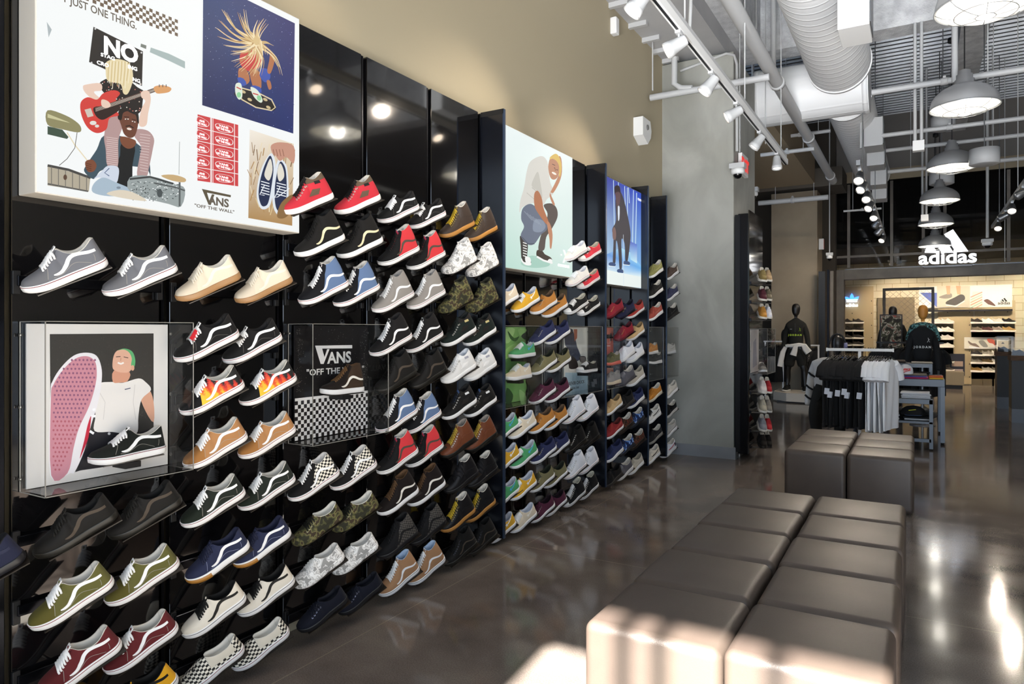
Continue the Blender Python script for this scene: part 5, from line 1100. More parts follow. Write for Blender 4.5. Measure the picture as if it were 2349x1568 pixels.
for i in range(5):
    for j in range(2):
        x = 1.835 + j * .492 + (-.004, .003, -.002, .004, 0)[i] * (1 if j else -1); y = 2.50 + i * .492 + (j * .02)
        stool(x, y, (random.random() - .5) * .012, 'dark brown leather cube stool, %s, %s row of the near bench%s' % ('left side' if j == 0 else 'right side', ROWS[i], ', partly sunlit' if i == 0 else ''), 'cube stools of the near bench')
for i in range(3):
    for j in range(2):
        stool(1.865 + j * .492, 6.64 + i * .492, (random.random() - .5) * .01, 'dark brown leather cube stool, %s, %s row of the far bench' % ('left side' if j == 0 else 'right side', ROWS[i]), 'cube stools of the far bench')
# ------------------------------------------------------------------ ceiling services and lamps
M_WHM = mat('#b9babb', .45, name='white_painted_steel'); M_WHL = mat('#e4e4e3', .4); M_GALV = mat('#8b8d90', .35, .8); M_LENS = mat('#ffe9cf', .5, emit=9.0, name='lamp_lens'); M_LENS0 = mat('#e9dfd0', .5, emit=2.2)
def zrow(u, v, z): return onz(u, v, z)
def spot(p, aim, label, on=True, col=M_WHM, energy=0, group='track spotlights', size=58, s=1.):
    """track head: adapter, stem and bell; p is the point under the track"""
    r = empty('track_spotlight', p, label=label, cat='spotlight', group=group)
    MB().bx((-.018, -.03, -.022), (.018, .03, 0)).build('adapter', col, r); MB().tube([(0, 0, -.02), (0, 0, -.075)], .008, 8).build('stem', col, r)
    d = (Vector(aim) - Vector(p)).normalized(); q = d.to_track_quat('Z', 'Y').to_euler(); c = Vector((0, 0, -.085)); L = .15 * s
    b = MB(); b.lathe([(0, -L * .35), (.030 * s, -L * .35), (.036 * s, -L * .30), (.050 * s, L * .35), (.053 * s, L * .36), (.055 * s, L * .62), (.050 * s, L * .62), (.047 * s, L * .50)], c, 20, rot=q); h = b.build('housing', col, r)
    b = MB(); b.lathe([(0, 0), (.047 * s, 0)], c + d * L * .5, 20, rot=q); b.build('lens', M_LENS if on else M_LENS0, r)
    if energy:
        l = light('spot_lamp', 'SPOT', Vector(p) + c + d * (L * .66), energy, (1.0, .86, .70), target=Vector(p) + c + d * 3, spot_size=math.radians(size), spot_blend=.75, shadow_soft_size=.04)
    return r
# white track over the shoe wall
TX, TZ = 1.29, 3.44
r = empty('track_rail', (TX, 3.9, TZ), label='white track light rail running above the benches, parallel to shoe wall', cat='track light rail')
MB().bx((-.022, -4.6, .0), (.022, 4.75, .06)).build('rail', M_WHL, r); MB().bx((-.008, -4.6, -.004), (.008, 4.75, 0)).build('slot', M_BLACK, r)
MB().bx((-.016, -4.6, .055), (.016, 4.7, .10)).build('wire_tray', M_WHM, r)
for yy in (-3.2, -1.6, .65, 2.5, 4.4): MB().tube([(0, yy, .10), (0, yy, ZD - TZ if yy < 5 else 1.3)], .006, 6).build('hanger_rod', M_WHM, r)
SP = [(1465, 5), (1567, 105), (1642, 195), (1695, 262), (1742, 325), (1775, 372)]
ys = [2.6, 3.72, 4.42, 5.24, 6.06, 7.06, 8.03]
nm = ['cut off by the top photo edge', 'cut off at the top edge, nearest', 'largest fully visible head', 'second fully visible head', 'third fully visible head', 'fourth head, aimed left', 'last head at the rail end, pointing down']
for k, y in enumerate(ys):
    aim = (.0, y - .4, 2.75 if k % 2 == 0 else 1.75) if k < 6 else (TX + .1, y - .3, 1)
    spot((TX, y, TZ), aim, 'white spotlight on the near rail, ' + nm[k], on=k < 5, energy=(28 if k == 0 else 50) if k < 6 else 20, size=78)
for y in (.5, 1.6): spot((TX, y, TZ), (.0, y + .1, 1.8), 'white spotlight on the near rail, above the first bays' if y > 1 else 'white spotlight on the near rail, closest to the window', energy=14, size=78)
# sprinkler main and branches
def pipe(name, pts, rr, label, cat, m=M_WHM, couplings=(), group=None):
    r = empty(name, pts[0], label=label, cat=cat, group=group); o = Vector(pts[0]); P = [Vector(p) - o for p in pts]
    MB().tube(P, rr, 16).build('tube', m, r)
    for c in couplings:
        c = Vector(c) - o; d = (P[-1] - P[0]).normalized(); q = d.to_track_quat('Z', 'Y').to_euler(); b = MB(); b.lathe([(rr, -.035), (rr * 1.22, -.03), (rr * 1.22, .03), (rr, .035)], c, 16, rot=q); b.build('coupling', m, r)
        b = MB(); b.box(c + Vector((0, 0, rr * 1.35)), (.03, .05, rr * .7)); b.build('clamp_bolt', m, r)
    return r
pz = 4.3; px_ = CAM.x - (pz - 1.5) * math.cos(YAW) / 1.75
pipe('sprinkler_pipe', [(px_, -2, pz), (px_, 14.3, pz)], .068, 'thick white sprinkler main running away from the camera below the ceiling', 'pipe', couplings=[(px_, y, pz) for y in (5.6, 8.3, 10.9, 13.8)])
for (u0, v0, u1, v1, y, rr, lb) in ((1492, 217, 1765, 184, 7.6, .036, 'white horizontal pipe crossing in front of the concrete column'), (1745, 357, 1868, 339, 11.2, .03, 'thin white pipe crossing right of the column, under the duct'), (1770, 317, 1905, 300, 11.9, .028, 'thin white branch pipe just under the round cross duct'),
                         (2000, 211, 2349, 160, 9.2, .034, 'white horizontal pipe behind the second dome pendant'), (2022, 308, 2349, 274, 11.0, .03, 'grey horizontal pipe behind the third dome pendant'), (2022, 350, 2349, 305, 12.5, .03, 'grey pipe, lower of two, right of the duct'),
                         (2010, 395, 2349, 365, 14.2, .035, 'dim grey pipe near the fascia above the fourth pendant'), (1740, 466, 1900, 452, 14.8, .05, 'pale pipe running above the rear pillar top'), (1935, 484, 2022, 478, 15.3, .02, 'thin conduit joining the far track lights')):
    a, b = ony(u0, v0, y), ony(u1, v1, y); b.z = a.z = (a.z + b.z) / 2; r = pipe('pipe', [a, b], rr, lb, 'pipe', couplings=[(a + b) / 2])
    if y > 9.8:
        for f in (.25, .8): q = (b - a) * f; MB().tube([q + Vector((0, 0, rr)), Vector((q.x, q.y, (4.59 if a.x + q.x < 1.5 and y > 14 else ZD) - a.z))], .005, 6).build('hanger_rod', M_WHM, r)
a = ony(1497, 216, 7.6); pipe('hanger_rod', [a + Vector((0, 0, .04)), Vector((a.x, a.y, 4.79))], .008, 'thin rod holding the left end of the crossing pipe', 'rod')
a = ony(1547, 150, 7.6); pipe('sprinkler_drop', [Vector((a.x, 7.6, 4.55)), Vector((a.x, 7.6, 4.25)), Vector((a.x + .08, 7.6, 4.19)), Vector((a.x + .2, 7.6, 4.17))], .033, 'short bent white pipe in front of the column top', 'pipe')
# conduit loop around the column top and down its right edge
a = ony(1690, 385, 8.16); t_ = 4.45
pipe('conduit', [(ony(1560, 130, 8.16).x, 8.17, 4.60), (a.x - .12, 8.17, 4.70), (a.x - .03, 8.17, 4.66), (a.x, 8.17, 4.55), (a.x, 8.17, 3.55)], .016, 'thin grey conduit bending down the column to the dome camera', 'conduit')
# dome cameras
def dome(p, label, s=1.):
    r = empty('dome_camera', p, label=label, cat='security camera'); MB().box((0, .0, .05), (.17 * s, .12 * s, .06)).build('junction_box', M_WHM, r, bevel=.004)
    b = MB(); b.lathe([(0, .02), (.075 * s, .02), (.075 * s, -.03), (.055 * s, -.045), (0, -.045)], (0, 0, 0), 20); b.build('housing', M_WHL, r)
    b = MB(); b.lathe([(.05 * s, -.045), (.047 * s, -.065), (.03 * s, -.088), (0, -.095)], (0, 0, 0), 20); b.build('dome', mat('#0b0b0d', .05), r)
dome(ony(1692, 391, 8.13), 'white dome security camera on the column, beside the exit sign'); dome(ony(1727, 443, 10.2), 'smaller dome security camera right of the column', .9); dome(ony(2265, 558, 15.5), 'dome camera hanging at the right of the bright shop sign', 1.1); dome(ony(1903, 588, 16.1), 'small dome camera on the conduit at the storefront left', .8)
pipe('conduit', [ony(1727, 435, 10.2), Vector((ony(1727, 435, 10.2).x, 10.2, ZD))], .02, 'vertical conduit above the smaller dome camera', 'conduit')
# exit sign, camera and sensor boxes on the left wall
p = ony(1707, 368, 8.3); r = empty('exit_sign', (.80, 8.55, p.z), label='white exit sign with red letters, high on the column side', cat='exit sign')
MB().bx((0, -.17, -.12), (.045, .17, .12)).build('housing', M_WHL, r, bevel=.004); o = text('EXIT', 'lettering', .19, mat('#e0302a', .5, emit=.8), r, (.047, .0, -.065), RX, .0006, .01)
p = onx(1475, 300, .0); r = empty('wall_camera', (-.06, p.y, p.z), label='white angular security camera on the tan wall', cat='security camera')
b = MB(); b.prism([(-.14, .12), (.10, .12), (.14, .02), (.12, -.06), (.02, -.15), (-.14, -.08)], .0, .11, 'x'); b.build('housing', M_WHL, r); b = MB(); b.lathe([(0, .01), (.028, .01), (.032, 0)], (.11, .0, .03), 16, rot=(0, PI / 2, 0)); b.build('lens', mat('#777777', .2), r)
p = onx(1409, 61, -.03); r = empty('wall_sensor', (-.06, p.y, p.z), label='small white sensor box high on the tan wall', cat='sensor'); MB().bx((0, -.045, -.085), (.07, .045, .085)).build('box', M_WHL, r, bevel=.012)
for k, (u, v) in enumerate(((1398, 6), (1443, 37), (1474, 66), (1499, 95), (1520, 122))):
    yy = onx(u, v, -.06).y; r = empty('soffit_bracket', (.04, yy, 4.765), label='pale angle bracket under the soffit edge, %s from the column' % ['fifth', 'fourth', 'third', 'second', 'first'][k], cat='bracket', group='soffit brackets'); MB().box((0, 0, 0), (.2, .05, .05)).build('block', M_WHM, r)
# round ducts
def duct_mat():
    m = mat('#f1f2f3', .45, .0, name='painted_spiral_duct').copy(); nt = m.node_tree; b = nt.nodes['Principled BSDF']; N = nt.nodes.new
    tc = N('ShaderNodeTexCoord'); wv = N('ShaderNodeTexWave'); wv.wave_profile = 'SIN'; wv.bands_direction = 'Y'; wv.inputs['Scale'].default_value = 2.2; bp = N('ShaderNodeBump'); bp.inputs['Strength'].default_value = .35; bp.inputs['Distance'].default_value = .01
    pw = N('ShaderNodeMath'); pw.operation = 'POWER'; pw.inputs[1].default_value = 14; nt.links.new(tc.outputs['Object'], wv.inputs['Vector']); nt.links.new(wv.outputs['Fac'], pw.inputs[0]); nt.links.new(pw.outputs[0], bp.inputs['Height']); nt.links.new(bp.outputs[0], b.inputs['Normal']); return m
M_DUCT = duct_mat()
def duct(pts, rr, label, rings=True, mm=M_DUCT):
    r = empty('spiral_duct', pts[0], label=label, cat='duct'); o = Vector(pts[0]); P = [Vector(p) - o for p in pts]
    MB().tube(P, rr, 40).build('tube', mm, r)
    if rings:
        for i in (0, -1):
            d = (P[1] - P[0]).normalized() if i == 0 else (P[-1] - P[-2]).normalized(); b = MB(); b.lathe([(rr, -.03), (rr * 1.03, -.03), (rr * 1.03, .03), (rr, .03)], P[i] - d * (.04 if i else -.04), 40, rot=d.to_track_quat('Z', 'Y').to_euler()); b.build('collar', mm, r)
    return r
dx, dz = 1.80, 4.75
duct([(dx, -1.9, dz), (dx, 9.35, dz)], .35, 'large white spiral duct coming from the top of the photo')
c0 = onz(1735, 255, 4.55); cy = 9.85
xa, xb = xy(1735, cy), xy(1995, cy)
duct([(xa, cy, dz - .12), (xb, cy, dz - .12)], .37, 'wide cross duct closing off the end of the large duct', mm=M_DUCT)
duct([(dx + .0, 10.2, dz - .15), (dx + .02, 10.5, dz - .15), (dx + .05, 15.6, dz - .15)], .30, 'longer grey spiral duct continuing toward the back of the shop')
for k, (u, v, w_, h_) in enumerate(((1962, 30, 45, 50), (2005, 310, 28, 40), (2010, 356, 26, 38), (2016, 402, 24, 34), (2018, 436, 22, 24))):
    yy = [6.6, 11.2, 12.3, 13.6, 14.8][k]; rr = [.35, .3, .3, .3, .3][k]; r = empty('duct_diffuser', (dx + rr + .10, yy, dz - .05), label=['big white boxy diffuser on the side of the large duct', 'first boxy diffuser on the far duct', 'second boxy diffuser on the far duct', 'third boxy diffuser on the far duct', 'last small diffuser on the far duct'][k], cat='duct diffuser')
    r.location = ony(u, v, yy); MB().bx((-.12, -.22, -.2), (.12, .22, .2)).build('box', M_WHL if k == 0 else M_WHM, r, bevel=.006); MB().bx((.12, -.19, -.17), (.128, .19, .17)).build('grille', M_GALV, r)
# dome pendants
M_ALU = mat('#b4b5b7', .38, .55, name='brushed_aluminium'); M_INN = mat('#f3f0e6', .6, emit=.05); M_BULB = mat('#fff6e0', .5, emit=4)
def pendant(x, y, z, label):
    r = empty('dome_pendant_lamp', (x, y, z), label=label, cat='pendant lamp', group='industrial dome pendants'); R = .3
    prof = [(R, 0), (R * .995, .04), (R * .95, .09), (R * .85, .135), (R * .68, .18), (R * .45, .215), (.085, .235), (.085, .275), (.072, .28), (.072, .325), (.055, .33), (.055, .365), (.02, .38), (0, .385)]
    b = MB(); b.lathe(prof, n=48); b.build('shade', M_ALU, r)
    b = MB(); b.lathe([(q[0] - .006, q[1]) for q in prof[:6]] + [(.05, .225), (0, .225)], n=48); b.build('reflector', M_INN, r)
    b = MB(); b.lathe([(R + .004, -.006), (R + .008, 0), (R + .004, .008), (R - .004, 0), (R + .004, -.006)], n=48); b.build('rim', M_ALU, r)
    b = MB(); b.lathe([(0, .02), (.045, .04), (.06, .08), (.045, .13), (.02, .17), (.02, .2)], n=18); b.build('bulb', M_BULB, r)
    cage = MB()
    for k in range(8): a = k * PI / 4; cage.tube([(R * math.cos(a) * f, R * math.sin(a) * f, -.075 * (1 - f * f) ** .7) for f in (1, .85, .65, .4, .2)], .0028, 5)
    for f in (.2, .62): cage.tube([(R * f * math.cos(a * PI / 12), R * f * math.sin(a * PI / 12), -.075 * (1 - f * f) ** .7) for a in range(24)], .0028, 5, closed=True)
    cage.build('wire_cage', M_GALV, r)
    MB().tube([(0, 0, .38), (0, 0, ZD - z)], .006, 8).build('cord', M_BLACK, r); b = MB(); b.lathe([(.01, 1.70), (.05, 1.72), (.05, 1.78), (.006, 1.78)], n=12); b.build('canopy', M_BLACK, r)
    light('pendant_light', 'POINT', (x, y, z + .02), 6, (1.0, .95, .86), shadow_soft_size=.08)
PL = [(3.03, 5.74), (3.03, 8.25), (3.03, 11.24), (2.95, 14.04)]
for (x, y), lb in zip(PL, ['nearest dome pendant lamp, cut off at the top right', 'second dome pendant lamp, brightest and largest fully visible', 'third dome pendant lamp from the camera', 'fourth dome pendant lamp from the camera']): pendant(x, y, 3.72 if y > 6 else 3.72, lb)
pendant(2.93, 15.9, 3.56, 'fifth dome pendant lamp, overlapping the one behind'); pendant(2.93, 17.0, 3.25, 'lowest and farthest dome pendant, before the bright sign stripes')
# white drums
for u, v, w_, y, lb in ((2163, 283, 50, 11.6, 'white drum fixture behind the second pendant'), (2258, 360, 60, 10.6, 'white drum fixture right of the third pendant'), (2160, 408, 50, 14.6, 'dim drum fixture just above the fourth pendant')):
    p = ony(u, v, y); zc = (p - CAM).dot(FW); R = w_ / 2 * zc / FPX; r = empty('drum_fixture', p, label=lb, cat='drum fixture'); b = MB(); b.lathe([(0, -R * .55), (R * .9, -R * .6), (R, -R * .55), (R, R * .6), (0, R * .6)], n=28); b.build('drum', M_WHM, r); MB().tube([(0, 0, R * .6), (0, 0, (5.75 if 3.1 < p.x < 3.55 else ZD) - p.z)], .006, 6).build('cable', M_GALV, r)
# vertical conduits with boxes
for u, v, y, lb in ((2107, 335, 9.4, 'pair of vertical conduits ending in a white junction box'), (2121, 500, 14.8, 'far pair of vertical conduits with small box left of the sign')):
    p = ony(u, v, y); r = empty('conduit_drop', p, label=lb, cat='conduit'); MB().bx((-.06, -.05, -.06), (.06, .05, .06)).build('junction_box', M_WHL, r, bevel=.004)
    for s in (-.035, .03): MB().tube([(s, 0, .06), (s, 0, (5.1 if y < 9.8 else ZD) - p.z)], .018, 10).build('conduit', M_WHM, r)
for u, y, rr, lb, v1 in ((1774, 8.6, .03, 'vertical white pipe left of the large duct', 200), (1976, 10.6, .022, 'thin white suspension pole beside the far track lights', 340), (2190, 8.9, .03, 'white pole behind the second pendant', 190), (1903, 16.1, .012, 'vertical conduit beside the rear pillar', 580), (2265, 15.5, .025, 'pole holding the dome camera right of the sign', 545)):
    p = ony(u, v1, y); pipe('suspension_pole', [p, Vector((p.x, p.y, ZD))], rr, lb, 'pole')
for u, v, y, lb in ((1697, 350, 7.9, 'rod'), (1735, 100, 8.2, 'rod'), (1756, 330, 8.5, 'rod'), (2266, 180, 9.2, 'rod'), (2305, 600, 15, 'rod'), (2335, 430, 12, 'rod')):
    p = ony(u, v, y); pipe('hanger_rod', [p, Vector((p.x, p.y, ZD))], .006, {1697: 'thin rod beside the column conduit', 1735: 'thin rod by the near track', 1756: 'thin rod at the end of the near track', 2266: 'thin rod right of the second pendant', 2305: 'thin long rod at far right of the ceiling', 2335: 'thin rod at the right photo edge'}[u], 'rod')
pts = [ony(1505 - 300, -380, 9)]
# flexible conduit near the track
p = onx(1578, 30, .95); pipe('flexible_conduit', [Vector((p.x, p.y, 4.78)), Vector((p.x + .03, p.y, 4.4)), Vector((p.x, p.y + .05, 4.0)), Vector((1.27, p.y + .1, 3.56))], .016, 'white flexible conduit dropping to the near track rail', 'conduit')
# far tracks
def far_track(x, ys, y0, y1, label, words, tz=TZ, on=None):
    r = empty('track_rail', (x, (y0 + y1) / 2, tz), label=label, cat='track light rail'); h = (y1 - y0) / 2
    MB().bx((-.022, -h, 0), (.022, h, .06)).build('rail', M_GALV, r)
    for s in (-.8, 0, .8): MB().tube([(0, s * h, .06), (0, s * h, ZD - tz)], .006, 6).build('hanger_rod', M_GALV, r)
    for k, y in enumerate(ys):
        o = on[k]; spot((x, y, tz), (x + (-1.3 if k % 2 else -.3), y - 2.6, .8) if o else (.6, 15.9, 2.0), words + ', %s from the camera' % ['first', 'second', 'third', 'fourth', 'fifth', 'sixth', 'seventh', 'eighth', 'ninth'][k], on=o, energy=48 if o else 60, col=M_GALV, size=80, s=1.1, group=words.split(' spot')[0] + ' spots')
far_track(2.02, [9.35, 10.0, 10.75, 11.6, 12.6, 13.6, 14.6, 15.9], 9.1, 16.6, 'far track rail in the middle, under the duct', 'grey track spotlight under the far duct', on=[1, 1, 1, 1, 1, 0, 0, 1])
far_track(3.86, [10.4, 11.6, 12.9, 13.8, 15.0], 3, 16.1, 'track rail rising to the right photo edge', 'grey track spotlight on the right-hand rail', on=[1, 0, 1, 0, 1])
# ------------------------------------------------------------------ inner shop behind the frame
M_ZINC = ramp_mat('zinc_panel', [(.3, '#5a544d'), (.7, '#766e64')], 2.5, rough=.5, detail=6)
M_BLOCK = bpy.data.materials.new('painted_blockwork'); M_BLOCK.use_nodes = True
def blockwork():
    nt = M_BLOCK.node_tree; b = nt.nodes['Principled BSDF']; N = nt.nodes.new; tc = N('ShaderNodeTexCoord'); sp = N('ShaderNodeSeparateXYZ'); cb = N('ShaderNodeCombineXYZ'); br = N('ShaderNodeTexBrick')
    nt.links.new(tc.outputs['Object'], sp.inputs[0]); nt.links.new(sp.outputs[0], cb.inputs[0]); nt.links.new(sp.outputs[2], cb.inputs[1]); nt.links.new(cb.outputs[0], br.inputs['Vector'])
    br.inputs['Scale'].default_value = 1; br.inputs['Brick Width'].default_value = .4; br.inputs['Row Height'].default_value = .2; br.inputs['Mortar Size'].default_value = .006; br.inputs['Color1'].default_value = (*lin('#cfc4a8'), 1); br.inputs['Color2'].default_value = (*lin('#c9bea2'), 1); br.inputs['Mortar'].default_value = (*lin('#a08f6a'), 1)
    nt.links.new(br.outputs['Color'], b.inputs['Base Color']); b.inputs['Roughness'].default_value = .8
blockwork()
fx0, fx1 = xy(1911, FY), xy(1936, FY); zu = ony(1940, 641, FY).z; zt = ony(1925, 619, FY).z
BYW = 22.4; XL = xy(1930, BYW) - .3
struct('wall_shop_rear', MB().bx((XL - .1, BYW, 0), (11, BYW + .2, 3.4)), M_BLOCK)
struct('wall_shop_left', MB().bx((XL - .12, FY + .36, 0), (XL, BYW, 3.4)), M_BLOCK)
struct('ceiling_shop', MB().bx((XL - .1, FY + .34, 3.40), (11, BYW, 3.5)), mat('#2b2826', .8))
r = empty('shop_front_frame', (fx0, FY, 0), label='wide grey metal portal frame around the entrance of the inner shop', cat='door frame')
MB().bx((0, 0, 0), (fx1 - fx0, .3, zt)).build('left_post', M_ZINC, r, bevel=.004); MB().bx((fx1 - fx0 + .002, 0, zu), (9.5, .3, zt)).build('header', M_ZINC, r, bevel=.004)
MB().bx((fx1 - fx0, .3, zt), (9.5, .32, zt + .04)).build('sill', M_GALV, r)
# clerestory glazing over the header
M_GL = glass_mat('dark_glazing', (.8, .8, .8))
r = empty('clerestory_glazing', (fx0, FY + .12, zt), label='tall window band above the shop frame, dark ceiling void behind', cat='glazing')
MB().bx((.0, .0, 0.05), (9.6, .012, 4.84 - zt)).build('glass', M_GL, r)
for u in (1946, 2045, 2118, 2168, 2315): MB().bx((xy(u, FY) - fx0 - .03, -.03, .05), (xy(u, FY) - fx0 + .03, .05, 4.84 - zt)).build('mullion', M_ZINC, r)
MB().bx((0, -.028, .28), (9.6, .028, .33)).build('transom', M_ZINC, r)
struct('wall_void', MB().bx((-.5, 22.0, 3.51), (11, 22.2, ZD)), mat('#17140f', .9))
# bright sign
r = empty('shop_sign', (ony(2175, 600, FY - .35).x, FY - .35, ony(2175, 606, FY - .35).z), label='bright white letter sign with three slanted stripes above the shop entrance', cat='sign')
M_SIGN = mat('#f6f8ff', .5, emit=1.25, name='sign_letter_face')
SGY = FY - .35
def letters(body, u0, u1, vb, cap, bold, par, m, y=SGY, ext=.03):
    a, b = ony(u0, vb, y), ony(u1, vb, y); o = text(body, 'lettering', 1, m, par, (0, 0, 0), RY, ext / 1, bold, 'LEFT')
    W1 = max(v.co.x for v in o.data.vertices); W0 = min(v.co.x for v in o.data.vertices); H1 = max(v.co.y for v in o.data.vertices)
    sx = (b.x - a.x) / (W1 - W0); sz = (ony(u0, vb - cap, y).z - a.z) / H1; o.scale = (sx, sz, 1); o.location = Vector((a.x - W0 * sx, y, a.z)) - par.location; return o
letters('adidas', 2107, 2241, 606, 29, .022, r, M_SIGN)
for pts in ([(2121, 579), (2124, 570), (2140, 563), (2150, 580)], [(2143, 552), (2164, 543), (2187, 579), (2160, 579)], [(2166, 537), (2186, 526), (2221, 576), (2193, 578)]):
    b = MB(); q = [ony(u, v, SGY) for u, v in pts]; b.prism([(p.x - r.location.x, p.z - r.location.z) for p in q], -.03, .03, 'y'); b.build('stripe', M_SIGN, r)
for dx_ in (-.45, .45): MB().tube([(dx_, .03, -.02), (dx_, .30, -.02)], .015, 8).build('standoff', M_GALV, r)
MB().tube([(-.45, .30, -.02), (.45, .30, -.02)], .015, 8).build('rail', M_GALV, r)
# rear wall: pegboard panels, shelves, shoes
M_PEG = mat('#b9a681', .75); M_PEGD = mat('#7c7059', .8); M_SHW = mat('#e9e2d2', .5)
def peg(u0, u1, v0, label, y=BYW - .03, bottom=.02):
    x0, x1 = xy(u0, y), xy(u1, y); z = ony(u0, v0, y).z; r = empty('peg_panel', ((x0 + x1) / 2, y, bottom), label=label, cat='wall panel'); h = (x1 - x0) / 2
    MB().bx((-h, -.02, 0), (h, .02, z - bottom)).build('board', M_PEG, r, bevel=.004)
    hl = MB(); n = 0
    for i in range(int((x1 - x0) / .5) + 1):
        for j in range(int(z / .35)): hl.lathe([(0, 0), (.014, 0), (.014, .004)], (-h + .22 + i * .5, -.024, .2 + j * .35), 6, rot=(PI / 2, 0, 0)); n += 1
    o = hl.build('peg_holes', M_BLACK, r); o['kind'] = 'stuff'
    return r, x0, x1
peg(1936, 2004, 658, 'left pegboard panel with a blue-white glowing emblem')
peg(2152, 2233, 700, 'middle pegboard panel behind the white running shoes'); peg(2236, 2329, 690, 'right pegboard panel under the long shoe mural')
x0, x1 = xy(2013, BYW), xy(2098, BYW); r = empty('doorway_panel', ((x0 + x1) / 2, BYW - .04, 0), label='dark olive-grey flat panel behind the wire mesh', cat='panel'); MB().bx((-(x1 - x0) / 2, -.03, 0), ((x1 - x0) / 2, .03, ony(2013, 683, BYW).z)).build('panel', M_PEGD, r)
# mural
MY = BYW - .09; r = empty('shoe_mural', (xy(2210, MY), MY + .01, ony(2200, 705, MY).z), label='long printed mural of sneakers, diagonal stripes and a black logo', cat='mural')
a, b = ony(2108, 706, MY), ony(2322, 655, MY); MB().bx((a.x - r.location.x, 0, 0), (b.x - r.location.x, .02, ony(2200, 655, MY).z - r.location.z)).build('backing', M_SHW, r)
P = Print('y', MY - .001); P.X = (4.612, 1900, 560)
P.poly([(965, 510), (1150, 510), (1150, 668), (965, 668)], '#d8d3cb'); P.poly([(970, 512), (1150, 512), (1150, 665), (1060, 590)], '#5566a8'); P.poly([(1150, 445), (1500, 440), (1500, 665), (1150, 665)], '#c6bda9'); P.poly([(1528, 500), (1630, 500), (1630, 665), (1500, 665)], '#e4d9c2')
for k in range(6): P.line([(1505, 560 + k * 28), (1630, 505 + k * 26)], 9, ['#c98672', '#9fb8a6', '#d09a80'][k % 3])
P.poly([(1245, 610), (1340, 560), (1400, 530), (1440, 545), (1440, 590), (1360, 640), (1270, 650)], '#54504c', 4); P.line([(1245, 640), (1350, 655), (1440, 600)], 12, '#e9e4da'); P.poly([(1170, 560), (1240, 530), (1300, 520), (1305, 560), (1240, 575)], '#8d857a', 4); P.poly([(1245, 440), (1290, 440), (1290, 530), (1255, 530)], '#c99d7a'); P.poly([(1350, 440), (1400, 440), (1400, 530), (1365, 530)], '#c99d7a')
P.poly([(1645, 600), (1680, 580), (1720, 600), (1770, 650), (1700, 645)], '#6a4d44', 4); P.line([(1640, 600), (1690, 640), (1770, 660)], 9, '#efe8da')
for q in ([(1815, 605), (1828, 598), (1838, 606)], [(1830, 588), (1845, 580), (1866, 606), (1850, 606)], [(1852, 575), (1866, 566), (1896, 604), (1878, 606)]): P.poly(q, '#1f1c1a')
child(P.build('print', M_PRT), r); letters('adidas', 2289, 2317, 698, 7, .02, r, M_INK, MY - .004, .001)
r = empty('mural_ledge', (xy(2210, MY - .05), MY - .06, ony(2200, 710, MY).z), label='long black ledge under the mural', cat='shelf'); h = (xy(2326, MY) - xy(2108, MY)) / 2; MB().bx((-h, -.05, -.05), (h, .05, .0)).build('board', M_BLACK, r)
# far shoes: one kit, copied
FAR = None
def far_shoe(x, y, z, col, label, group):
    r = make_shoe('knit', dict(body=col, sole='#efe8da', lace=col, lining='#6a5d4a'), (x, y, z), (0, 0, math.radians(92)), label, group, 1.15); return r
def far_shelf(x, y, z, w_, label):
    r = empty('wall_shelf', (x, y, z), label=label, cat='shelf', group='shelves in the inner shop'); MB().bx((-w_ / 2, -.12, -.012), (w_ / 2, .06, 0)).build('board', M_SHW, r); MB().bx((-w_ / 2 + .02, .035, -.42), (w_ / 2 - .02, .055, -.013)).build('back_sheet', M_PEGD, r)
FY2 = BYW - .12; g = 'shoes on the inner shop wall'; ordn = ['top', 'second', 'third', 'fourth', 'fifth', 'sixth', 'lowest']
cols = ['#3a3430', '#e6dfd2', '#c9c0b2', '#2f2b28', '#7b6d5c', '#5a3a36', '#9a8a78', '#b08d56', '#3c3836', '#a39a8a', '#d5cdbd', '#8d8574', '#6a5636', '#cfc6b4', '#8a6a3a', '#a8a090', '#7d7466']
n = 0
for ci, (u0, u1, vs, us) in enumerate(((2228, 2322, (741, 760), (2242, 2267, 2291, 2314)), (2228, 2290, (815, 833, 852), (2242, 2267, 2290)), (2150, 2190, (741, 760, 778, 796, 831, 850), (2151, 2174)), (1936, 1980, (741, 759, 776, 792), (1944, 1969)))):
    wh = ['upper right group', 'lower right group', 'middle group', 'left group'][ci]
    for ri, v in enumerate(vs):
        for k, u in enumerate(us):
            p = ony(u, v, FY2); far_shelf(p.x, FY2, p.z, .30, 'cream wall shelf in the inner shop, %s row, %s of %s' % (ordn[ri], ['first', 'second', 'third', 'fourth'][k], wh))
            col = cols[n % len(cols)] if ci < 2 else ('#ded6c8' if ci == 2 and ri < 4 else '#39322d'); n += 1
            far_shoe(p.x, FY2 - .03, p.z + .001, col, 'low shoe in the inner shop, %s row, %s of %s' % (ordn[ri], ['first', 'second', 'third', 'fourth'][k], wh), g)
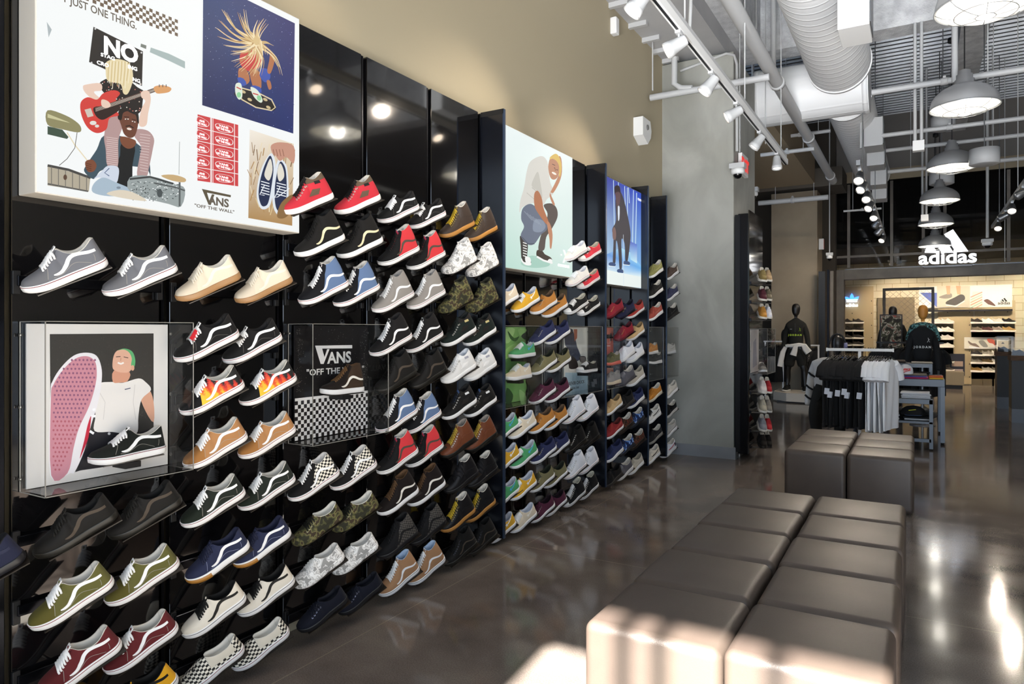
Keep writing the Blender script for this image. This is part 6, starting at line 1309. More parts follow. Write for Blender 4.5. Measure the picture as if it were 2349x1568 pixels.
# small poster strip and sign
y_ = BYW - .10; r = empty('shoe_poster', (xy(2270, y_), y_ + .005, ony(2270, 800, y_).z), label='white printed strip with running shoes and red cloud in the inner shop', cat='poster'); a, b = xy(2212, y_) - r.location.x, xy(2316, y_) - r.location.x; MB().bx((a, 0, 0), (b, .02, .31)).build('backing', M_SHW, r)
P = Print('y', y_ - .001); P.X = (4.612, 1900, 560); P.poly([(1680, 1000), (1750, 1005), (1775, 1080), (1740, 1050), (1700, 1040)], '#c8604a', 3); P.poly([(1480, 1020), (1520, 1045), (1560, 1050), (1600, 1090), (1500, 1060)], '#8a7568', 3); P.poly([(1590, 1030), (1640, 1015), (1690, 1080), (1640, 1085)], '#9a958c', 3); P.line([(1490, 1085), (1600, 1095)], 9, '#ffffff'); P.line([(1640, 1090), (1770, 1095)], 7, '#dcd8d0'); P.poly([(1795, 1022), (1915, 1022), (1915, 1100), (1795, 1100)], '#b8aa8c'); P.poly([(1828, 1050), (1848, 1034), (1866, 1052)], '#1f1c1a'); child(P.build('print', M_PRT), r)
r = empty('wall_poster', (xy(2196, y_), y_, ony(2196, 861, y_).z), label='small dark navy poster beside the middle shoes', cat='poster'); z1 = ony(2196, 811, y_).z - r.location.z; MB().bx((-.17, -.01, 0), (.17, .01, z1)).build('board', mat('#25242e', .5), r)
MB().bx((-.13, -.013, z1 * .42), (.13, -.0105, z1 * .66)).build('picture', mat('#a8907e', .5), r); MB().bx((-.13, -.013, z1 * .12), (.13, -.0105, z1 * .3)).build('picture', mat('#998a86', .5), r)
r = empty('low_counter', (xy(2177, 20.6), 20.9, 0), label='grey-brown low box counter in front of the middle shoe wall', cat='counter'); MB().bx((-.32, -.3, .1), (.32, .3, ony(2177, 852, 20.6).z)).build('body', mat('#857a66', .6), r, bevel=.01); MB().bx((-.29, -.27, 0), (.29, .27, .1)).build('plinth', M_BLACK, r)
# glowing emblem
r = empty('glowing_emblem', (xy(1954, BYW - .1), BYW - .1, ony(1954, 704, BYW - .1).z), label='small glowing blue and white leaf emblem with lettering', cat='sign'); ME1 = mat('#3f7fff', .5, emit=3.0); ME2 = mat('#e8f2ff', .5, emit=3.0)
def leaf(dx, a, w_, h_): 
    pts = [(dx + math.sin(a) * h_ * t - math.cos(a) * w_ * math.sin(PI * t) , .16 + math.cos(a) * h_ * t + math.sin(a) * w_ * math.sin(PI * t)) for t in (0, .25, .5, .75, 1)] + [(dx + math.sin(a) * h_ * t + math.cos(a) * w_ * math.sin(PI * t), .16 + math.cos(a) * h_ * t - math.sin(a) * w_ * math.sin(PI * t)) for t in (.75, .5, .25)]
    b = MB(); b.prism(pts, -.01, .01, 'y'); b.build('leaf', ME1, r)
leaf(0, 0, .055, .24); leaf(-.02, -.85, .05, .22); leaf(.02, .85, .05, .22); MB().bx((-.15, -.016, .20), (.15, .0, .225)).build('bar', ME2, r); MB().bx((-.14, -.016, .15), (.14, .0, .18)).build('bar', ME2, r); letters('adidas', 1940, 1968, 703, 7, .02, r, ME2, BYW - .12, .01)
# mesh partition
y_ = 19.2; a, b, zt_ = xy(2028, y_), xy(2140, y_), ony(2028, 661, y_).z; r = empty('mesh_partition', ((a + b) / 2, y_, 0), label='tall metal framed chain-link mesh partition in the inner shop', cat='partition'); h = (b - a) / 2
for s in (-1, 1): MB().bx((s * h - .03, -.03, 0), (s * h + .03, .03, zt_)).build('post', M_ZINC, r)
MB().bx((-h + .03, -.03, zt_ - .06), (h - .03, .03, zt_)).build('top_rail', M_ZINC, r); nb = MB(); k = -h
while k < h: 
    for s in (1, -1):
        L = min(zt_ - .1, (h - k) if s > 0 else (k + h)); 
        z0 = 0
        x_, z_ = k, .9
        while z_ < zt_ - .1:
            ln = min((h - x_) if s > 0 else (x_ + h), zt_ - .08 - z_)
            if ln <= .01: s = -s; ln = min((h - x_) if s > 0 else (x_ + h), zt_ - .08 - z_)
            nb.tube([(x_, 0, z_), (x_ + s * ln, 0, z_ + ln)], .003, 4, cap=False); x_ += s * ln; z_ += ln
    k += .13
nb.build('wire_mesh', M_ZINC, r)
# pedestals on the right
for (u, v, wd, y, zt_, lb) in ((2318, 932, .30, 16.2, 1.0, 'tall narrow dark pedestal with wooden top and acrylic box, farther one'), (2356, 963, .30, 13.9, 1.0, 'tall narrow dark pedestal at the right photo edge, nearer one')):
    x = xy({2318: 2303, 2356: 2339}[u], y); r = empty('display_pedestal', (x, y, 0), label=lb, cat='pedestal'); MB().bx((-.125, -.2, .0), (.125, .2, .22)).build('plinth', mat('#23262e', .35), r); MB().bx((-.125, -.2, .221), (.125, .2, zt_)).build('column', mat('#07070b', .5), r); MB().bx((-.14, -.22, zt_), (.14, .22, zt_ + .08)).build('wooden_top', ramp_mat('walnut_top', [(.3, '#4b3526'), (.7, '#6d5039')], 5, stretch=(1, 8, 8)), r); MB().bx((-.13, -.2, zt_ + .081), (.13, .2, zt_ + .38)).build('acrylic_box', M_ACR, r)
    make_shoe('knit', dict(body='#4d5058', sole='#3e4148', lace='#4d5058'), (x, y, zt_ + .082), (0, 0, math.radians(60)), 'dark grey shoe in the acrylic box of the %s pedestal' % ('farther' if u < 2340 else 'nearer'), None, .8)
# inner shop lamps
for x in (2.2, 3.6, 5.0, 6.6, 8.4):
    p = Vector((x, 20.9, 3.24)); r = empty('ceiling_spotlight', p, label='ceiling spotlight washing the inner shop wall, %s from the left' % ['first', 'second', 'third', 'fourth', 'fifth'][[2.2, 3.6, 5.0, 6.6, 8.4].index(x)], cat='spotlight', group='inner shop wall washers'); b = MB(); b.lathe([(0, .15), (.05, .15), (.06, 0), (.05, 0)], n=16); b.build('can', M_BLACK, r); b = MB(); b.lathe([(0, .01), (.05, .01)], n=16); b.build('lens', M_LENS, r)
    light('wall_washer', 'SPOT', (x, 20.9, 3.2), 185, (1.0, .86, .68), target=(x, BYW, 1.6), spot_size=math.radians(95), spot_blend=.8, shadow_soft_size=.06)
    light('shop_downlight', 'SPOT', (x, 19.4, 3.3), 230, (1.0, .82, .60), target=(x, 19.5, 0), spot_size=math.radians(110), spot_blend=.8, shadow_soft_size=.06)
# ------------------------------------------------------------------ mannequins, racks, tables
def skin_body(name, joints, edges, m, parent=None, sub=2, root=0, **t):
    """joints: list of (pos, radius or (rx, ry)); grown with a skin modifier"""
    me = bpy.data.meshes.new(name); me.from_pydata([j[0] for j in joints], edges, []); o = link(name, me, m, parent, **t)
    md = o.modifiers.new('skin', 'SKIN'); md.use_smooth_shade = True
    for i, j in enumerate(joints):
        r = j[1]; o.data.skin_vertices[0].data[i].radius = r if isinstance(r, tuple) else (r, r); o.data.skin_vertices[0].data[i].use_root = (i == root)
    s = o.modifiers.new('sub', 'SUBSURF'); s.levels = s.render_levels = sub; return o
M_MAN = mat('#1d1a18', .35, spec=.6, name='black_mannequin'); M_GARB = mat('#17150f', .85, bump=.2, bscale=60); M_GARW = mat('#d9d4cc', .85, bump=.2, bscale=60); M_BLKT = mat('#121214', .9, bump=.3, bscale=40); M_WHT = mat('#f0f1f4', .85, bump=.3, bscale=40)
def head_mesh(parent, c, m, s=1., rot=0):
    b = MB(); V = []; n, k = 20, 14
    prof = [(0, 1.0), (.35, .96), (.62, .85), (.80, .66), (.90, .42), (.93, .18), (.90, -.05), (.84, -.28), (.74, -.50), (.58, -.70), (.40, -.82), (.34, -.95), (.36, -1.15)]
    for (r, z) in prof:
        for i in range(n):
            a = 2 * PI * i / n; y = math.sin(a) * r * .098 - (.012 if z < -.3 and math.sin(a) < 0 else 0) + (.02 if z > .1 and math.sin(a) > 0 else 0); V.append((math.cos(a) * r * .078, y, z * .125))
    b.add(V, [(i * n + j, i * n + (j + 1) % n, (i + 1) * n + (j + 1) % n, (i + 1) * n + j) for i in range(len(prof) - 1) for j in range(n)], 0, True)
    o = b.build('head', m, parent); o.location = c; o.scale = (s, s, s); o.rotation_euler = (0, 0, rot); return o
def shade_shirt(parent, name, c, m, sleeve=True, w_=.205, arm='down', hood=False, length=.62, s=1.):
    """pullover or T-shirt as one skinned garment around a torso; c = waist centre"""
    c = Vector(c); J = [((c.x, c.y, c.z), (w_ * .78, .125)), ((c.x, c.y, c.z + .16 * s), (w_ * .72, .118)), ((c.x, c.y, c.z + .34 * s), (w_ * .84, .128)), ((c.x, c.y, c.z + .48 * s), (w_ * .62, .105)), ((c.x, c.y, c.z + .555 * s), (.075, .075))]
    E = [(0, 1), (1, 2), (2, 3), (3, 4)]
    for sd in (-1, 1):
        n = len(J)
        pts = [((c.x + sd * .15, c.y, c.z + .44 * s), .072), ((c.x + sd * .20, c.y + .01, c.z + .30 * s), .062)]
        if sleeve: pts += [((c.x + sd * .228, c.y + .015, c.z + .12 * s), .055), ((c.x + sd * .245, c.y - .02, c.z - .04 * s), .048), ((c.x + sd * .25, c.y - .05, c.z - .14 * s), .040)]
        else: pts += [((c.x + sd * .235, c.y + .01, c.z + .20 * s), .062)]
        for i, p in enumerate(pts): J.append(p); E.append((3 if i == 0 else n + i - 1, n + i))
    if hood: n = len(J); J.append(((c.x, c.y + .07, c.z + .56 * s), (.10, .07))); E.append((4, n))
    return skin_body(name, J, E, m, parent)
def hand(parent, p, m, sd, name='hand'):
    """palm, four curled fingers, thumb"""
    x, y, z = p; J = [((x, y, z), (.028, .016)), ((x, y - .01, z - .05), (.036, .014)), ((x, y - .015, z - .085), (.034, .013))]; E = [(0, 1), (1, 2)]
    for k in range(4):
        n = len(J); f = -.024 + k * .016; ln = (.026, .031, .030, .023)[k]
        J += [((x + f * .4, y - .018 + f, z - .105), .0085), ((x + f * .4 - sd * .006, y - .022 + f, z - .105 - ln), .008), ((x + f * .4 - sd * .018, y - .022 + f, z - .105 - 1.7 * ln), .007)]; E += [(2, n), (n, n + 1), (n + 1, n + 2)]
    n = len(J); J += [((x - sd * .012, y - .045, z - .055), .010), ((x - sd * .018, y - .058, z - .09), .009)]; E += [(1, n), (n, n + 1)]
    return skin_body(name, J, E, m, parent, 1)
# --- standing mannequin on the white plinth
MY1 = 15.5; pl = ony(1816, 905, MY1 - .5)
x0, x1 = xy(1768, MY1 - .45), xy(1858, MY1 - .45)
r = empty('plinth', ((x0 + x1) / 2, MY1, 0), label='low white octagonal plinth under the standing mannequin', cat='plinth'); h = (x1 - x0) / 2
b = MB(); b.prism([(-h, -.15), (-h + .3, -.45), (h, -.45), (h, .45), (-h, .45)], .03, .2, 'z'); b.build('top_box', mat('#cfc6b8', .5), r, bevel=.006); MB().bx((-h + .1, -.35, 0), (h - .1, .35, .03)).build('foot', M_BLACK, r)
MX = xy(1826, MY1); T0 = .205
r = empty('mannequin', (MX, MY1, T0), label='glossy black mannequin in black pullover and shorts with white shirt tied round the waist', cat='mannequin')
sk = 1.0
J = [((0, 0, .92), (.15, .11)), ((0, 0, 1.05), (.13, .10)), ((0, 0, 1.3), (.17, .11)), ((0, 0, 1.45), (.08, .07)), ((0, 0, 1.55), (.05, .055))]; E = [(0, 1), (1, 2), (2, 3), (3, 4)]
for sd in (-1, 1):
    n = len(J); fy = -.06 if sd > 0 else .06
    J += [((sd * .10, 0, .86), (.095, .10)), ((sd * .15, fy * .5 - .02, .50), (.062, .065)), ((sd * .165, fy * .5 - .01, .46), (.058, .062)), ((sd * .175, fy + .03, .28), (.058, .06)), ((sd * .185, fy + .01, .10), .036), ((sd * .19, fy - .0, .045), .04)]
    E += [(0, n)] + [(n + i, n + i + 1) for i in range(5)]
skin_body('body', J, E, M_MAN, r); head_mesh(r, (0, -.01, 1.70), M_MAN, 1.12)
shade_shirt(r, 'pullover', (0, 0, .93), M_GARB, hood=True)
for sd in (-1, 1): hand(r, (sd * .25, -.055, .78), M_MAN, sd)
J = [((0, 0, .95), (.175, .135)), ((0, 0, .82), (.18, .135))]; E = [(0, 1)]
for sd in (-1, 1): n = len(J); J += [((sd * .10, -.01, .74), (.115, .12)), ((sd * .145, -.02, .50), (.105, .11))]; E += [(1, n), (n, n + 1)]
skin_body('shorts', J, E, M_GARB, r)
b = MB()
def cloth(pts, w_, th=.012):
    P_ = [Vector(p) for p in pts]; V = []
    for i, p in enumerate(P_):
        t = (P_[min(i + 1, len(P_) - 1)] - P_[max(i - 1, 0)]).normalized(); sdv = t.cross(Vector((0, -1, 0))).normalized() * (w_[i] / 2)
        for a, o in ((-1, 0), (-.5, .012), (0, -.006), (.5, .014), (1, 0)): V.append(p + sdv * a + Vector((0, -o, 0)))
        for a in (1, -1): V.append(p + sdv * a + Vector((0, th, 0)))
    n = 7; b.add(V, [(i * n + k, i * n + (k + 1) % n, (i + 1) * n + (k + 1) % n, (i + 1) * n + k) for i in range(len(P_) - 1) for k in range(n)], 0, True)
cloth([(-.19, -.10, .93), (-.24, -.13, .82), (-.27, -.14, .68), (-.30, -.14, .52)], [.07, .1, .11, .10]); cloth([(-.19, -.12, .95), (-.06, -.165, .96), (.08, -.17, .98), (.19, -.12, .97)], [.06, .07, .08, .06]); cloth([(.02, -.18, .96), (.0, -.19, .86), (-.03, -.19, .76)], [.08, .11, .13]); cloth([(.17, -.16, .98), (.21, -.17, .90), (.27, -.17, .82)], [.10, .13, .14])
b.build('tied_shirt', M_GARW, r)
M_NEON = mat('#b8d832', .6, emit=.0)
text('JORDAN', 'lettering', .05, M_NEON, r, (0, -.142, 1.165), RY, .001, .002, space=1.55); 

def jump(par, c, s, m):
    b = MB(); b.tube([(-.3 * s, 0, -.5 * s), (0, 0, 0), (.35 * s, 0, -.45 * s)], .06 * s, 6); b.tube([(0, 0, 0), (.05 * s, 0, .35 * s), (-.1 * s, 0, .7 * s)], .08 * s, 6); b.tube([(.05 * s, 0, .3 * s), (.35 * s, 0, .2 * s)], .05 * s, 6); o = b.build('emblem', m, par); o.location = c
jump(r, (.09, -.128, 1.29), .06, M_NEON); MB().bx((-.1, -.13, 1.30), (-.06, -.126, 1.306)).build('small_mark', M_GARW, r); MB().tube([(0, -.135, 1.24), (0, -.12, 1.42)], .003, 6).build('zip', mat('#555555', .3, .9), r)
bp = skin_body('backpack', [((-.2, .16, 1.33), (.12, .07)), ((-.2, .17, 1.15), (.14, .09)), ((-.2, .17, .98), (.12, .08))], [(0, 1), (1, 2)], mat('#2a2620', .8), r)
for sd in (-1, 1): make_shoe('knit', dict(body='#171513', sole='#dcd8d0', lace='#171513', lining='#171513'), (MX + sd * .19, MY1 + (-.05 if sd > 0 else .05) - .06, T0), (0, 0, sd * .35), 'black shoe with white sole on the mannequin\'s %s foot' % ('right-hand' if sd > 0 else 'left-hand'), None, 1.08)
# --- T-shirt meshes hanging on a rail
def tee(mb, L=.80, w_=.24, sl=.20, seed=0, long=False):
    rr = random.Random(seed); V = []; nx, nz = 10, 9; F = []
    for side in (-1, 1):
        for j in range(nz + 1):
            z = -j / nz * L; ww = w_ * (.45 + .55 * min(1, j / 1.2)) if j < 2 else w_ * (1 + .03 * j / nz)
            for i in range(nx + 1):
                a = -1 + 2 * i / nx; d = .008 + .014 * math.sin(PI * (i / nx)) * min(1, (j + 1) / 3) + .010 * math.sin(a * 7 + seed * 2.1 + j * .35) * min(1, j / 3)
                V.append((a * ww, side * max(.002, d) + .018 * math.sin(a * 2.2 + seed) * (j / nz), z - (abs(a) * .045 if j == 0 else 0)))
    n = (nx + 1) * (nz + 1)
    for s_ in (0, 1):
        for j in range(nz):
            for i in range(nx): q = s_ * n + j * (nx + 1) + i; f = (q, q + 1, q + nx + 2, q + nx + 1); F.append(f if s_ else tuple(reversed(f)))
    for j in range(nz):
        for i in (0, nx): a = j * (nx + 1) + i; F.append((a, a + nx + 1, n + a + nx + 1, n + a))
    mb.add(V, F, 0, True)
    for sd in (-1, 1):
        P0 = Vector((sd * w_ * .62, 0, -.06)); e = Vector((sd * (w_ + .05), .0, -.06 - sl)) if not long else Vector((sd * (w_ + .03), .02, -.55)); mb.tube([P0, (P0 + e) / 2 + Vector((sd * .035, 0, .02)), e], [.045, .062, .068] if not long else [.05, .05, .035], 10)
def hanging(name, p, rz, m, label, cat, group, L=.78, seed=0, tagc=None, hang=.10):
    r = empty(name, p, (0, 0, rz), label=label, cat=cat, group=group); b = MB(); tee(b, L, seed=seed, sl=.17 + .03 * (seed % 2)); o = b.build('fabric', m, r); o.location = (0, 0, -hang)
    h = MB(); h.tube([(0, 0, -.075), (0, 0, -.012), (.012, 0, .012), (0, 0, .026), (-.014, 0, .016)], .0025, 6); h.tube([(-.19, 0, -.13), (0, 0, -.075), (.19, 0, -.13)], .006, 6); h.build('hanger', M_BLACK, r)
    if tagc: t_ = MB(); t_.box((0, 0, 0), (.055, .002, .075)); q = t_.build('price_tag', mat('#c9ccd4', .6), r); q.location = (tagc[0], -.045, tagc[1]); q.rotation_euler = (0, .1, -rz + .15)
    return r
RY1 = 9.35; bz = ony(1970, 801, RY1).z; xa, xb = xy(1897, RY1), xy(2049, RY1)
r = empty('clothes_rack', ((xa + xb) / 2, RY1, 0), label='white T-shaped clothes rack with black and white T-shirts', cat='clothes rack'); h = (xb - xa) / 2; px = xy(1972, RY1) - r.location.x
MB().bx((-h, -.017, bz - .022), (h, .017, bz + .012)).build('hang_bar', M_WHL, r, bevel=.003); MB().bx((px - .017, -.017, .05), (px + .017, .017, bz - .023)).build('post', M_WHL, r, bevel=.003)
for sd in (-1, 1): MB().bx((sd * h - .008, -.02, bz - .026), (sd * h + .008, .02, bz + .016)).build('end_cap', M_WHL, r)
MB().bx((px - .02, -.45, .02), (px + .02, .45, .055)).build('base_bar', M_WHL, r); MB().bx((px - .4, -.02, .021), (px + .4, .018, .052)).build('base_bar', M_WHL, r)
for k, u in enumerate([1906, 1911, 1917, 1923, 1929, 1935, 1941, 1947, 1953, 1959, 1965, 1978, 1985, 1992]):
    x = xy(u, RY1); hanging('t_shirt', (x, RY1, bz + .004 - .026 + .02), 1.30 + .08 * math.sin(k * 2.3), M_BLKT, 'black T-shirt on the white rack, %s' % (['leftmost'] + ['%s from the left' % w for w in ('second', 'third', 'fourth', 'fifth', 'sixth', 'seventh', 'eighth', 'ninth', 'tenth', 'eleventh')] + ['just right of the rack post', 'second right of the post', 'third right of the post'])[k], 'T-shirt', 'black T-shirts on the white rack', .84 - .015 * (k % 3), k, (-.24 + .0 * k, -.50 - .02 * (k % 3)) if k in (0, 2, 4, 6, 8, 11) else None)
for k, u in enumerate([1998, 2003, 2009, 2014, 2019, 2024, 2031, 2043]):
    x = xy(u, RY1); hanging('t_shirt', (x, RY1, bz - .002), 1.36 + .07 * math.sin(k * 1.7), M_WHT, 'white T-shirt on the white rack, %s' % ['leftmost, beside the black ones', 'second white from the left', 'third white from the left', 'fourth white from the left', 'fifth white from the left', 'sixth white from the left', 'second from the right end', 'alone at the right end'][k], 'T-shirt', 'white T-shirts on the white rack', .86 - .02 * (k % 2), k + 20)
# --- steel display table
a, b_ = onz(2155, 1017, 0), onz(2168, 872, .82); TX0, TX1, TY0, TY1 = 2.03, 2.93, 10.55, 11.75
M_STE = mat('#5c6065', .42, .9, name='brushed_steel'); r = empty('display_table', ((TX0 + TX1) / 2, (TY0 + TY1) / 2, 0), label='tiered steel display table stacked with folded clothes', cat='table'); hx, hy = (TX1 - TX0) / 2, (TY1 - TY0) / 2; tz = onx(2168, 871, TX1).z
tz = ony(2168, 871, TY0).z
MB().bx((-hx, -hy, tz - .095), (hx, hy, tz)).build('table_top', M_STE, r, bevel=.004)
for sx_ in (-1, 1):
    for sy_ in (-1, 1): l = MB().bx((sx_ * (hx - .025) - .025, sy_ * (hy - .03) - .025, .03), (sx_ * (hx - .025) + .025, sy_ * (hy - .03) + .025, tz - .096)).build('leg', M_STE, r); q = MB(); q.lathe([(0, 0), (.022, 0), (.022, .03)], (sx_ * (hx - .025), sy_ * (hy - .03), 0), 10); q.build('glide', M_BLACK, r)
LO = -hy - .55
for z, hh in ((ony(2145, 913, TY0 - .3).z, .06), (ony(2145, 963, TY0 - .3).z, .03)): MB().bx((-hx + .04, LO, z - hh), (hx - .14, hy - .08, z)).build('lower_shelf', M_STE, r, bevel=.003)
for sx_ in (-hx + .05, hx - .16): MB().bx((sx_ - .02, LO, .02), (sx_ + .02, LO + .045, ony(2145, 913, TY0 - .3).z + .002)).build('front_leg', M_STE, r)
MB().bx((-hx + .05, LO, .10), (hx - .16, LO + .04, .14)).build('stretcher', M_STE, r)
TT = r.location; uz = ony(2100, 835, TY0 + .4).z
r = empty('table_riser', (TT.x - .1, TY0 + .75, tz + .001), label='steel riser shelf on top of the display table', cat='riser'); MB().bx((-.42, -.25, uz - tz - .05), (.42, .25, uz - tz)).build('shelf', M_STE, r); [MB().bx((s_ * .40 - .02, -.25, 0), (s_ * .40 + .02, .25, uz - tz - .051)).build('leg', M_STE, r) for s_ in (-1, 1)]
def folded(p, w_, d, cols, label, group='folded clothes on the steel table', th=.02):
    for k, c in enumerate(cols):
        r = empty('folded_shirt', (p[0] + random.uniform(-.01, .01), p[1] + random.uniform(-.01, .01), p[2] + k * th), (0, 0, random.uniform(-.05, .05)), label=label + (', %s from the bottom' % ['first', 'second', 'third', 'fourth', 'fifth', 'sixth'][k] if len(cols) > 1 else ''), cat='folded shirt', group=group)
        MB().bx((-w_ / 2, -d / 2, 0), (w_ / 2, d / 2, th - .001)).build('fabric', mat(c, .85, bump=.2, bscale=40), r, bevel=.008, seg=3)
folded((TT.x - .20, TY0 + .20, tz + .001), .30, .30, ['#3e8d7e', '#5a5296', '#6b6256'], 'teal, purple and taupe folded shirts beside the cap'); folded((TT.x + .12, TY0 + .2, tz + .001), .28, .30, ['#a8285c', '#564f92', '#6b6256'], 'magenta and purple folded shirts mid-table'); folded((TT.x + .36, TY0 + .18, tz + .001), .16, .26, ['#e0b23a', '#c9602f'], 'yellow and orange folded shirt at the table corner')
folded((TT.x + .15, TY0 + .55, tz + .05), .30, .2, ['#1e1c1a'], 'black folded shirt under the riser'); folded((TT.x - .15, TY0 + .75, uz + .002), .3, .25, ['#2a2622', '#5a4c40'], 'dark folded clothes on the riser left'); folded((TT.x + .2, TY0 + .75, uz + .002), .26, .25, ['#a59d92'], 'greyish crumpled shirt on the riser right')
z2 = ony(2145, 913, TY0 - .3).z + .001; z3 = ony(2145, 963, TY0 - .3).z + .001
folded((TT.x + .12, TY0 - .30, z2), .32, .34, ['#c9cbd0'] * 4, 'white folded shirts on the middle shelf', th=.018); folded((TT.x - .22, TY0 - .30, z2), .28, .34, ['#1c1a18', '#23201d', '#1c1a18'], 'black folded shirts on the middle shelf')
folded((TT.x - .20, TY0 - .28, z3), .28, .34, ['#c2c4c8', '#17171a', '#c2c4c8'], 'black and white folded shirts on the lowest shelf, left'); folded((TT.x + .14, TY0 - .28, z3), .30, .34, ['#c2c4c8', '#15171c'], 'black and white folded shirts on the lowest shelf, right')
r = empty('cap', (xy(2077, TY0 + .1), TY0 + .06, tz + .065), label='white cap with a red logo on the folded shirts', cat='cap'); b = MB(); b.lathe([(.09, 0), (.092, .03), (.085, .07), (.06, .105), (.025, .12), (0, .122)], n=24); b.build('crown', mat('#d9d9dc', .8), r); b = MB(); b.prism([(-.08, -.04), (-.07, -.12), (0, -.155), (.07, -.12), (.08, -.04)], 0, .008, 'z'); b.build('brim', mat('#d9d9dc', .8), r)
text('NIKE', 'lettering', .04, mat('#d03a30', .6), r, (0.01, -.093, .045), RY, .001, .002, sx=1.2); b = MB(); b.tube([(-.05, -.094, .035), (-.02, -.096, .025), (.06, -.088, .045)], [.002, .006, .001], 6); b.build('swoosh', mat('#d03a30', .6), r)
r = empty('cap', (xy(2095, TY0 - .2), TY0 - .32, z3 + .06), label='black cap with yellow mark on the lowest table shelf', cat='cap'); b = MB(); b.lathe([(.14, 0), (.14, .03), (.12, .07), (.08, .10), (0, .115)], n=24); b.build('crown', M_BLKT, r); b = MB(); b.prism([(-.1, -.06), (-.09, -.17), (0, -.2), (.09, -.17), (.1, -.06)], 0, .008, 'z'); b.build('brim', mat('#26344e', .8), r); b = MB(); b.tube([(-.05, -.13, .06), (.03, -.135, .075)], .005, 6); b.build('mark', mat('#c8c83a', .6), r)
# --- torso mannequin with black hoodie behind the table
MX2 = xy(2116, 12.6); zt_ = ony(2116, 742, 12.6).z; r = empty('mannequin', (MX2, 12.6, zt_ - .60), label='headless torso form in black pullover with white JORDAN lettering', cat='mannequin')
shade_shirt(r, 'pullover', (0, 0, 0), M_BLKT, hood=True, s=1.0); MB().tube([(0, 0, -.02), (0, 0, -(zt_ - .60) / .94 + .02)], .02, 10).build('pole', M_GALV, r); b = MB(); b.lathe([(0, 0), (.2, 0), (.2, .012), (.02, .02)], (0, 0, -(zt_ - .6) / .94), 24); b.build('base', M_GALV, r)
b = MB(); b.lathe([(.055, 0), (.05, .05), (0, .055)], (0, -.0, .56), 16); b.build('neck_cap', mat('#3c3a36', .4), r)
r.scale = (.88, .88, .94); text('JORDAN', 'lettering', .05, mat('#d9dcd9', .6), r, (0, -.142, .235), RY, .001, .002, space=1.55); jump(r, (.09, -.130, .36), .06, mat('#d9dcd9', .6))
# --- orange head mannequin in teal camouflage shirt
M_TEALC = ramp_mat('teal_camouflage', [(0, '#16201f'), (.45, '#2f6a70'), (.52, '#6fa6a8'), (.6, '#1d2626')], 30, constant=True, detail=1, rough=.8)
y_ = 14.2; zt_ = ony(2117, 700, y_).z; r = empty('mannequin', (xy(2117, y_), y_, zt_ - 1.80), label='mannequin with orange head and teal camouflage T-shirt', cat='mannequin'); head_mesh(r, (0, 0, 1.67), mat('#c98a3c', .45), 1.1)
shade_shirt(r, 't_shirt', (0, 0, .96), M_TEALC, sleeve=False); skin_body('body', [((0, 0, .95), (.15, .11)), ((.1, 0, .85), .1), ((.11, 0, .5), .07), ((.11, 0, .045), .045), ((-.1, 0, .85), .1), ((-.11, 0, .5), .07), ((-.11, 0, .045), .045)], [(0, 1), (1, 2), (2, 3), (0, 4), (4, 5), (5, 6)], M_BLKT, r); b = MB(); b.lathe([(0, -(zt_ - 1.8)), (.24, -(zt_ - 1.8)), (.24, -(zt_ - 1.8) + .015), (.02, .03), (.02, .12)], n=20); b.build('stand', M_GALV, r)
# --- camouflage banner/rack with dark head behind
y_ = 14.9; r = empty('camo_banner', (xy(2044, y_), y_, 0), label='upright banner of grey, green and red camouflage cloth', cat='banner'); z1, z0 = ony(2044, 723, y_).z, ony(2044, 795, y_).z
M_CB = ramp_mat('camo_cloth', [(0, '#2a2521'), (.44, '#4a4a3a'), (.5, '#a9a294'), (.55, '#6a5a4e'), (.62, '#9c4a44')], 7, constant=True, detail=2, rough=.85, dist=1.)
h = (xy(2064, y_) - xy(2018, y_)) / 2; MB().bx((-h, -.01, z0 - .5), (h, .01, z1)).build('cloth', M_CB, r); [MB().bx((s_ * (h + .012) - .01, -.012, 0), (s_ * (h + .012) + .01, .012, z1 + .02)).build('pole', M_BLACK, r) for s_ in (-1, 1)]; MB().bx((-h, -.01, z1 + .001), (h, .01, z1 + .02)).build('top_bar', M_BLACK, r)
y_ = 15.3; zt_ = ony(2046, 702, y_).z; r = empty('mannequin', (xy(2048, y_), y_, 0), label='dark mannequin whose head shows above the camouflage banner', cat='mannequin'); head_mesh(r, (0, 0, zt_ - .13), M_MAN, 1.05); shade_shirt(r, 'jacket', (0, 0, zt_ - .86), M_GARB); skin_body('body', [((0, 0, .85), (.15, .11)), ((.1, 0, .8), .1), ((.11, 0, .5), .07), ((.11, 0, .0), .045), ((-.1, 0, .8), .1), ((-.11, 0, .5), .07), ((-.11, 0, .0), .045)], [(0, 1), (1, 2), (2, 3), (0, 4), (4, 5), (5, 6)], M_MAN, r)
